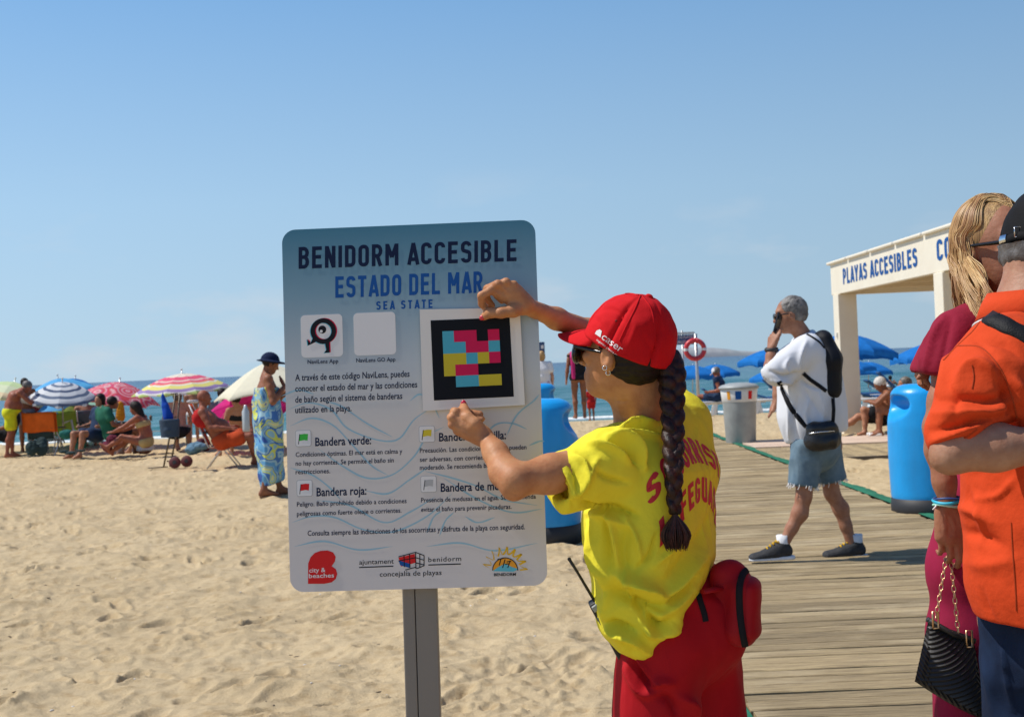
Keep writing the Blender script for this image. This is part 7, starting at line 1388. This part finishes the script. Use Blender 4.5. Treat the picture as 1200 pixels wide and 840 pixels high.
# handbag on its chain
YB = YW - .13; hbag = thing('handbag', 'black woven handbag with a gold chain handle held by the blonde woman', 'handbag', P(1110, 840, YB)); wvm = bpy.data.materials.new('woven_black'); wvm.use_nodes = True; n, l = wvm.node_tree.nodes, wvm.node_tree.links; b = n['Principled BSDF']; b.inputs['Base Color'].default_value = (.012, .012, .012, 1); b.inputs['Roughness'].default_value = .55
bo = [(1088, 722), (1101, 729), (1118, 738), (1132, 742), (1141, 748), (1148, 790), (1158, 850), (1120, 836), (1093, 820), (1071.5, 799), (1074, 770), (1082, 745)]
cen_b = P(1112, 780, YB); s = SDF(); Vb = []
a1_, a2_, a3_, a4_ = P(1088, 726, YB), P(1141, 750, YB), P(1158, 846, YB), P(1072, 798, YB)
gN = 22; gx, gy_ = gN, 27; rows_f, rows_k = [], []
for i in range(gy_ + 1):
    v_ = i / gy_; rf, rk = [], []
    for j in range(gx + 1):
        u__ = j / gx; p_ = (a1_ * (1 - u__) + a2_ * u__) * (1 - v_) + (a4_ * (1 - u__) + a3_ * u__) * v_; bul = .036 * (math.sin(math.pi * u__) ** .45) * (math.sin(math.pi * min(1, v_ * .93 + .07)) ** .35) * (.35 + .65 * min(1, v_ * 2)); wvn = .0020 * (1 if (i + j) % 2 else -1)
        p_ = p_ + A(0, 0, -.006 * math.sin(math.pi * u__)); rf.append(p_ + A(0, -bul + wvn, 0)); rk.append(p_ + A(0, bul, 0))
    rows_f.append(rf); rows_k.append(rk)
mb = MB().sheet(np.array(rows_f)).sheet(np.array(rows_k)[:, ::-1]); mb.build('woven_body', wvm, hbag, smooth=False)
MB().tube([a1_ + A(0, -.008, 0), (a1_ + a2_) / 2 + A(0, -.014, -.006), a2_ + A(0, -.008, 0)], .006, 8).build('top_edge', wvm, hbag, smooth=True); MB().tube([a1_ + A(0, .008, 0), (a1_ + a2_) / 2 + A(0, .014, -.006), a2_ + A(0, .008, 0)], .006, 8).build('top_edge', wvm, hbag, smooth=True)
gold = mat('gold_chain', (.62, .40, .22), rough=.3, metal=.9)
def chain_(p0, p1, n_l, sag):
    pts = [p0 * (1 - t) + p1 * t + A(0, 0, -sag * math.sin(math.pi * t)) for t in np.linspace(0, 1, n_l + 1)]; lm = None
    for i in range(n_l):
        a, b_ = pts[i], pts[i + 1]; d_ = unit(b_ - a); m_ = (a + b_) / 2; L = np.linalg.norm(b_ - a) * .66; sd1 = unit(np.cross(d_, A(0, 1, 0))) if i % 2 else unit(np.cross(d_, np.cross(d_, A(0, 1, 0))))
        MB().tube([m_ + d_ * L * math.cos(x) + sd1 * .0042 * math.sin(x) for x in np.linspace(0, 2 * math.pi, 13)], .0013, 5, caps=False).build('chain_link', gold, hbag, smooth=True)
chain_(P(1109, 652, YB + .03), P(1097, 724, YB - .01), 11, 0); chain_(P(1114, 652, YB + .03), P(1123, 742, YB - .01), 13, 0)
for px, py in ((1096.5, 726), (1136, 748)):
    c_ = P(px, py, YB - .02); MB().tube([c_ + A(x * .006, 0, z * .018) for x, z in ((-1, -1), (-1, 1), (1, 1), (1, -1), (-1, -1))], .0026, 6).build('clasp', gold, hbag, smooth=True)

# ---------------------------------------------------------------- the man on the phone
YT = 8.6; TJ = dict(hed=P(926, 369, YT), nek=P(944, 398, YT), shl=P(946, 412, YT - .2), shr=P(944, 412, YT + .2), che=P(951, 432, YT), wai=P(948, 480, YT), pel=P(956, 520, YT), hipl=P(946, 525, YT - .09), hipr=P(966, 522, YT + .09), knl=P(942, 582, YT - .10), anl=P(918, 638, YT - .10), tol=P(890, 651, YT - .10),
          knr=P(975, 578, YT + .10), anr=P(998, 637, YT + .10), tor=P(978, 651, YT + .10), ell=P(903, 439, YT - .24), wrl=P(904, 408, YT - .20), hal=P(909, 392, YT - .16), elr=P(915, 445, YT + .22), wrr=P(910, 470, YT + .2), har=P(905, 480, YT + .2), sc=1.03, face=unit(A(-.97, .15, -.12)), up=A(-.1, 0, 1))
tman = thing('person', 'grey-haired man in white T-shirt and denim shorts walking left while talking on a phone', 'person', A(TJ['pel'][0], YT, 0)); s = SDF(); trunk(s, TJ, .85, .0, hipw=.8); [leg(s, TJ, q_, .9, foot=False) for q_ in 'lr']; arm(s, TJ, 'l', 1.0, hand=False); arm(s, TJ, 'r', 1.0); head(s, TJ, .056)
hand(s, TJ['wrl'], P(907, 386, YT - .155) - TJ['wrl'], A(-.8, -.6, 0), A(.5, -.6, .1), 1.0, ((.25, .45, .3), (.3, .5, .3), (.3, .5, .3), (.35, .55, .3)), thumb=[P(911, 397, YT - .21), P(914, 391, YT - .20), P(915, 387, YT - .18)], spread=.25)
V, F = s.build(.0085); mobj('body', V, F, skin('skin_phone_man', (.36, .175, .105)), tman)
wtee = mat('tee_white', (.74, .75, .78), rough=.85, col2=(.70, .71, .74), nscale=5, bump=.2, bscale=300, bdist=.002, trans=.08); s = SDF(); rT = A(0, -1, 0)
sec = [(947, 404, .09, .20), (950, 425, .165, .225), (949, 455, .205, .215), (951, 485, .222, .205), (955, 512, .205, .195)]
for a, b_ in zip(sec[:-1], sec[1:]): s.cone(P(a[0], a[1], YT), P(b_[0], b_[1], YT), a[2], b_[2], .06, w=rT, sc=a[3] / a[2], sc2=b_[3] / b_[2])
s.cone(P(944, 410, YT - .17), P(908, 434, YT - .24), .105, .085, .05); s.cone(P(930, 424, YT - .2), P(912, 438, YT - .24), .09, .075, .03); s.cone(P(944, 410, YT + .15), P(918, 438, YT + .22), .10, .085, .05)
s.cone(P(944, 392, YT), P(946, 404, YT), .066, .09, .03); s.half(P(940, 391, YT), unit(A(-.35, 0, 1)), .01)
a = P(918, 519.5, YT); b_ = P(991, 503, YT); nn = unit(np.cross(b_ - a, A(0, 1, 0))); nn = -nn if nn[2] > 0 else nn; s.half(a, nn, .01); s.cone(P(903, 439, YT - .24), P(899, 418, YT - .22), .04, .055, k=.01, mode='s')
V, F = s.build(.009); V = wrinkle(V, F, .008, 6, (1, 1, .5), 3); V = folds(V, F, [(((945, 400), (938, 418), (935, 440)), 2.5, .012), (((903, 435), (920, 441), (936, 436)), 2.0, -.02), (((905, 446), (925, 447), (940, 440)), 2, .014), (((935, 440), (945, 450), (960, 455)), 2, -.012), (((925, 420), (920, 430), (925, 438)), 2, .012), (((950, 465), (945, 485), (948, 505)), 2.5, .012), (((935, 465), (930, 490), (932, 512)), 2.5, -.010), (((960, 460), (965, 480), (963, 500)), 2.5, .01), (((922, 470), (925, 495), (925, 515)), 2.5, .01), (((940, 452), (955, 475), (965, 490)), 3, -.008)], YT)
mobj('t_shirt', V, F, wtee, tman); TB = bvh(V, F)
den = mat('denim_light', (.075, .13, .18), rough=.85, col2=(.14, .21, .26), nscale=9, bump=.4, bscale=200, bdist=.003); s = SDF(); s.cone(P(955, 508, YT), P(956, 525, YT), .165, .160, .05, w=rT, sc=1.15)
for q_, kx, ky, dy in (('l', 941, 569, -.10), ('r', 975, 563, .10)): s.cone(TJ['hip' + q_], P(kx, ky, YT + dy), .112, .092, .008)
for kx, ky, dy, kk in ((941, 569, -.10, 'l'), (975, 563, .10, 'r')):
    e_ = P(kx, ky, YT + dy); ax2 = unit(e_ - TJ['hip' + kk]); s.ops.append((lambda X, e_=e_, ax2=ax2, ox=e_: np.maximum((X - e_.astype(np.float32)) @ -ax2.astype(np.float32), np.linalg.norm(X - e_.astype(np.float32), axis=-1) - .19), e_ - .2, e_ + .2, 0, 's'))
s.half(P(955, 506, YT), (0, 0, 1)); V, F = s.build(.009); V = wrinkle(V, F, .008, 9, (1, 1, .6), 6); mobj('denim_shorts', V, F, den, tman)
for kx, ky, dy, kk in ((941, 569, -.10, 'l'), (975, 563, .10, 'r')):
    e_ = P(kx, ky, YT + dy); ax2 = unit(e_ - TJ['hip' + kk]); x1 = unit(np.cross(ax2, A(0, 1, 0))); y1 = np.cross(ax2, x1); mb = MB(); rg = np.random.default_rng(5)
    for i in range(46):
        an_2 = rg.uniform(0, 2 * math.pi); p0 = e_ + (x1 * math.cos(an_2) + y1 * math.sin(an_2)) * .096; mb.tube([p0 - ax2 * .008, p0 + ax2 * .006, p0 + ax2 * (.010 + .012 * rg.random()) + rg.normal(0, .006, 3)], .0025, 4, caps=False)
    o = mb.build('frayed_hem', wtx, tman, smooth=True); o['kind'] = 'stuff'
V, F = hair_(TJ, .006, 'nape', .002); mobj('hair', V, F, mat('hair_salt', (.06, .055, .05), rough=.6, col2=(.25, .235, .22), nscale=16, nstretch=(1, 1, 1), bump=.6, bscale=160, bdist=.006), tman)
yl2 = cloth('lace_yellow', (.62, .36, .02)); bks = mat('shoe_black', (.012, .012, .014), rough=.7, col2=(.03, .03, .032), nscale=40, bump=.5, bscale=300)
shoe(P(917, 640, YT - .10), P(889, 653, YT - .10), bks, whc, tman, 1.04, yl2, .007, whc); shoe(P(1003, 640, YT + .10), P(976, 651.5, YT + .10), bks, whc, tman, 1.04, yl2, .007, whc)
TF, TU = unit(TJ['face']), unit(TJ['up'] - unit(TJ['face']) * (TJ['up'] @ unit(TJ['face']))); TR = np.cross(TF, TU); tw = lambda x, y, z: TJ['hed'] + TR * x + TF * y + TU * z; s = SDF()
for q_ in (-1, 1): s.ell(tw(q_ * .034, .104, .004), A(.030, .010, .022), np.stack([TR, TF, TU], 1), .004); s.cone(tw(q_ * .064, .094, .012), tw(q_ * .086, .0, .010), .006, .004, .004)
V, F = s.build(.005); mobj('sunglasses', V, F, gl, tman)
ph = thing('mobile_phone', 'black mobile phone held to the ear by the man in the white T-shirt', 'phone', P(909, 395, YT - .16)); MB().bar(P(908.5, 391, YT - .17), P(914.5, 368, YT - .13), .072, .011, up=(-.83, .55, 0)).build('phone_body', gl, ph, bevel=.004); MB().bar(P(912.6, 374, YT - .152), P(913.5, 370.5, YT - .150), .02, .016, up=(-.83, .55, 0)).build('camera_bump', black_r, ph, bevel=.002)
a_ = np.linspace(0, 2 * math.pi, 24); MB().tube([TJ['wrl'] + A(0, 0, -.01) + A(.036 * math.cos(x), .032 * math.sin(x), .004 * math.sin(x)) for x in a_], .011, 8, flat=1.4).build('wristwatch', black_r, tman, smooth=True)
# sling backpack and shoulder bag
sb = thing('backpack', 'black sling backpack on the back of the man in the white T-shirt', 'backpack', P(975, 472, YT)); s = SDF(); s.chain([P(964, 398, YT - .10), P(970, 422, YT - .10), P(970, 456, YT - .10)], [.062, .088, .086], .04, w=A(0, 1, 0), sc=1.6); s.cone(P(960, 420, YT - .12), P(964, 448, YT - .12), .05, .05, .04); s.half(P(970, 471, YT), unit(A(-.25, 0, -1)), .01)
V, F = s.build(.009); V = wrinkle(V, F, .004, 8, seed=4); mobj('pack', V, F, cloth('pack_black', (.008, .009, .013), bscale=200, rough=.6), sb); PKB = bvh(V, F)
surf_strip('strap', TB, ((941, 437), (950, 445), (960, 452), (968, 458)), .026, blk, sb, .006); surf_strip('strap', TB, ((946, 392), (953, 396), (960, 401), (966, 408)), .016, blk, sb, .006)
cb_ = thing('shoulder_bag', 'black leather shoulder bag at the hip of the man on the phone', 'shoulder bag', P(962, 532, YT - .27)); s = SDF(); s.cone(P(953, 503, YT - .29), P(974, 501, YT - .26), .045, .045, .03, w=A(0, 1, 0), sc=1.2); s.cone(P(954, 517, YT - .29), P(974, 515, YT - .26), .062, .062, .03, w=A(0, 1, 0), sc=1.05); V, F = s.build(.008); V = wrinkle(V, F, .006, 12, seed=6); mobj('pouch', V, F, mat('leather_black', (.010, .010, .011), rough=.38, bump=.4, bscale=90), cb_)
surf_strip('strap', TB, ((913, 447), (919, 462), (927, 478), (937, 491), (945, 500)), .034, blk, cb_, .006); MB().tube([P(976, 466, YT - .24), P(977, 480, YT - .25), P(976, 496, YT - .27)], .012, 6, flat=.4).build('strap', blk, cb_, smooth=True)
MB().tube([P(948, 508, YT - .355), P(962, 506, YT - .355), P(978, 505, YT - .325)], .004, 6).build('zip', silver, cb_, smooth=True)

# ---------------------------------------------------------------- the woman wrapped in a printed cloth
PJ = place(STAND, G(318, 581), -1.25, .955, wai=(0, .01, 1.10), elr=(.27, .03, 1.14), wrr=(.10, .20, 1.32), har=(.04, .17, 1.40), ell=(-.22, .12, 1.13), wrl=(-.08, .26, 1.26), hal=(.0, .26, 1.32), hed=(0, .06, 1.60), face=(.0, .9, -.42), up=(0, .4, .9), anr=(.08, -.10, .085), tor=(.10, .06, .03), anl=(-.06, .12, .085), tol=(-.08, .28, .03))
pw = bg('woman in navy hat wrapped in blue and yellow cloth, left of the sign', PJ, SK_BR, .010, 1.02, hair=HR_DK, hs='x')
prt = bpy.data.materials.new('printed_cloth'); prt.use_nodes = True; n, l = prt.node_tree.nodes, prt.node_tree.links; b = n['Principled BSDF']; b.inputs['Roughness'].default_value = .8
tc = n.new('ShaderNodeTexCoord'); t = n.new('ShaderNodeTexNoise'); t.inputs['Scale'].default_value = 4.2; t.inputs['Detail'].default_value = 1.5; t.inputs['Distortion'].default_value = 1.2; l.new(tc.outputs['Object'], t.inputs[0]); cr = n.new('ShaderNodeValToRGB'); cr.color_ramp.interpolation = 'CONSTANT'; e = cr.color_ramp.elements
e[0].color = (.03, .09, .33, 1); e[1].position = .38; e[1].color = (.10, .30, .52, 1)
for p_, c_ in ((.45, (.30, .48, .55)), (.49, (.05, .16, .42)), (.53, (.55, .60, .10)), (.57, (.25, .45, .52)), (.62, (.62, .60, .25)), (.68, (.04, .12, .36))): k = e.new(p_); k.color = (*c_, 1)
l.new(t.outputs[0], cr.inputs[0]); l.new(cr.outputs[0], b.inputs['Base Color'])
s = SDF(); rp = unit(PJ['shr'] - PJ['shl']); zc = PJ['pel'] * A(1, 1, 0); Z_ = lambda z, o=0: zc + A(o, 0, z)
s.chain([Z_(1.24), Z_(1.05), Z_(.88), Z_(.55), Z_(.25, .01), Z_(.13, .01)], [.135, .135, .155, .145, .13, .125], .04, w=rp, sc=1.3); s.cone(Z_(1.10, -.09), Z_(.5, -.10), .07, .05, .06); s.half(Z_(1.25), (0, 0, 1)); s.half(Z_(.14), unit(A(.35, 0, -1)))
V, F = s.build(.012); V = wrinkle(V, F, .018, 9, (1, 1, .22), 2); mobj('wrap_cloth', V, F, prt, pw)
dome(dict(PJ, face=A(PJ['face'][0], PJ['face'][1], -.15), up=A(0, 0, 1)), 'sun_hat', cloth('hat_navy', (.006, .014, .05)), pw, 'hat', 1.12)
for q_ in 'lr': 
    an2, to2 = PJ['an' + q_], PJ['to' + q_]; d_ = unit((to2 - an2) * A(1, 1, 0)); MB().bar(A(an2[0], an2[1], .006 + G(318, 581)[2]) - d_ * .05, A(to2[0], to2[1], .006) + d_ * .05, .08, .014, up=(0, 0, 1)).build('sandal', cloth('sandal_tan', (.25, .14, .08)), pw, bevel=.004)
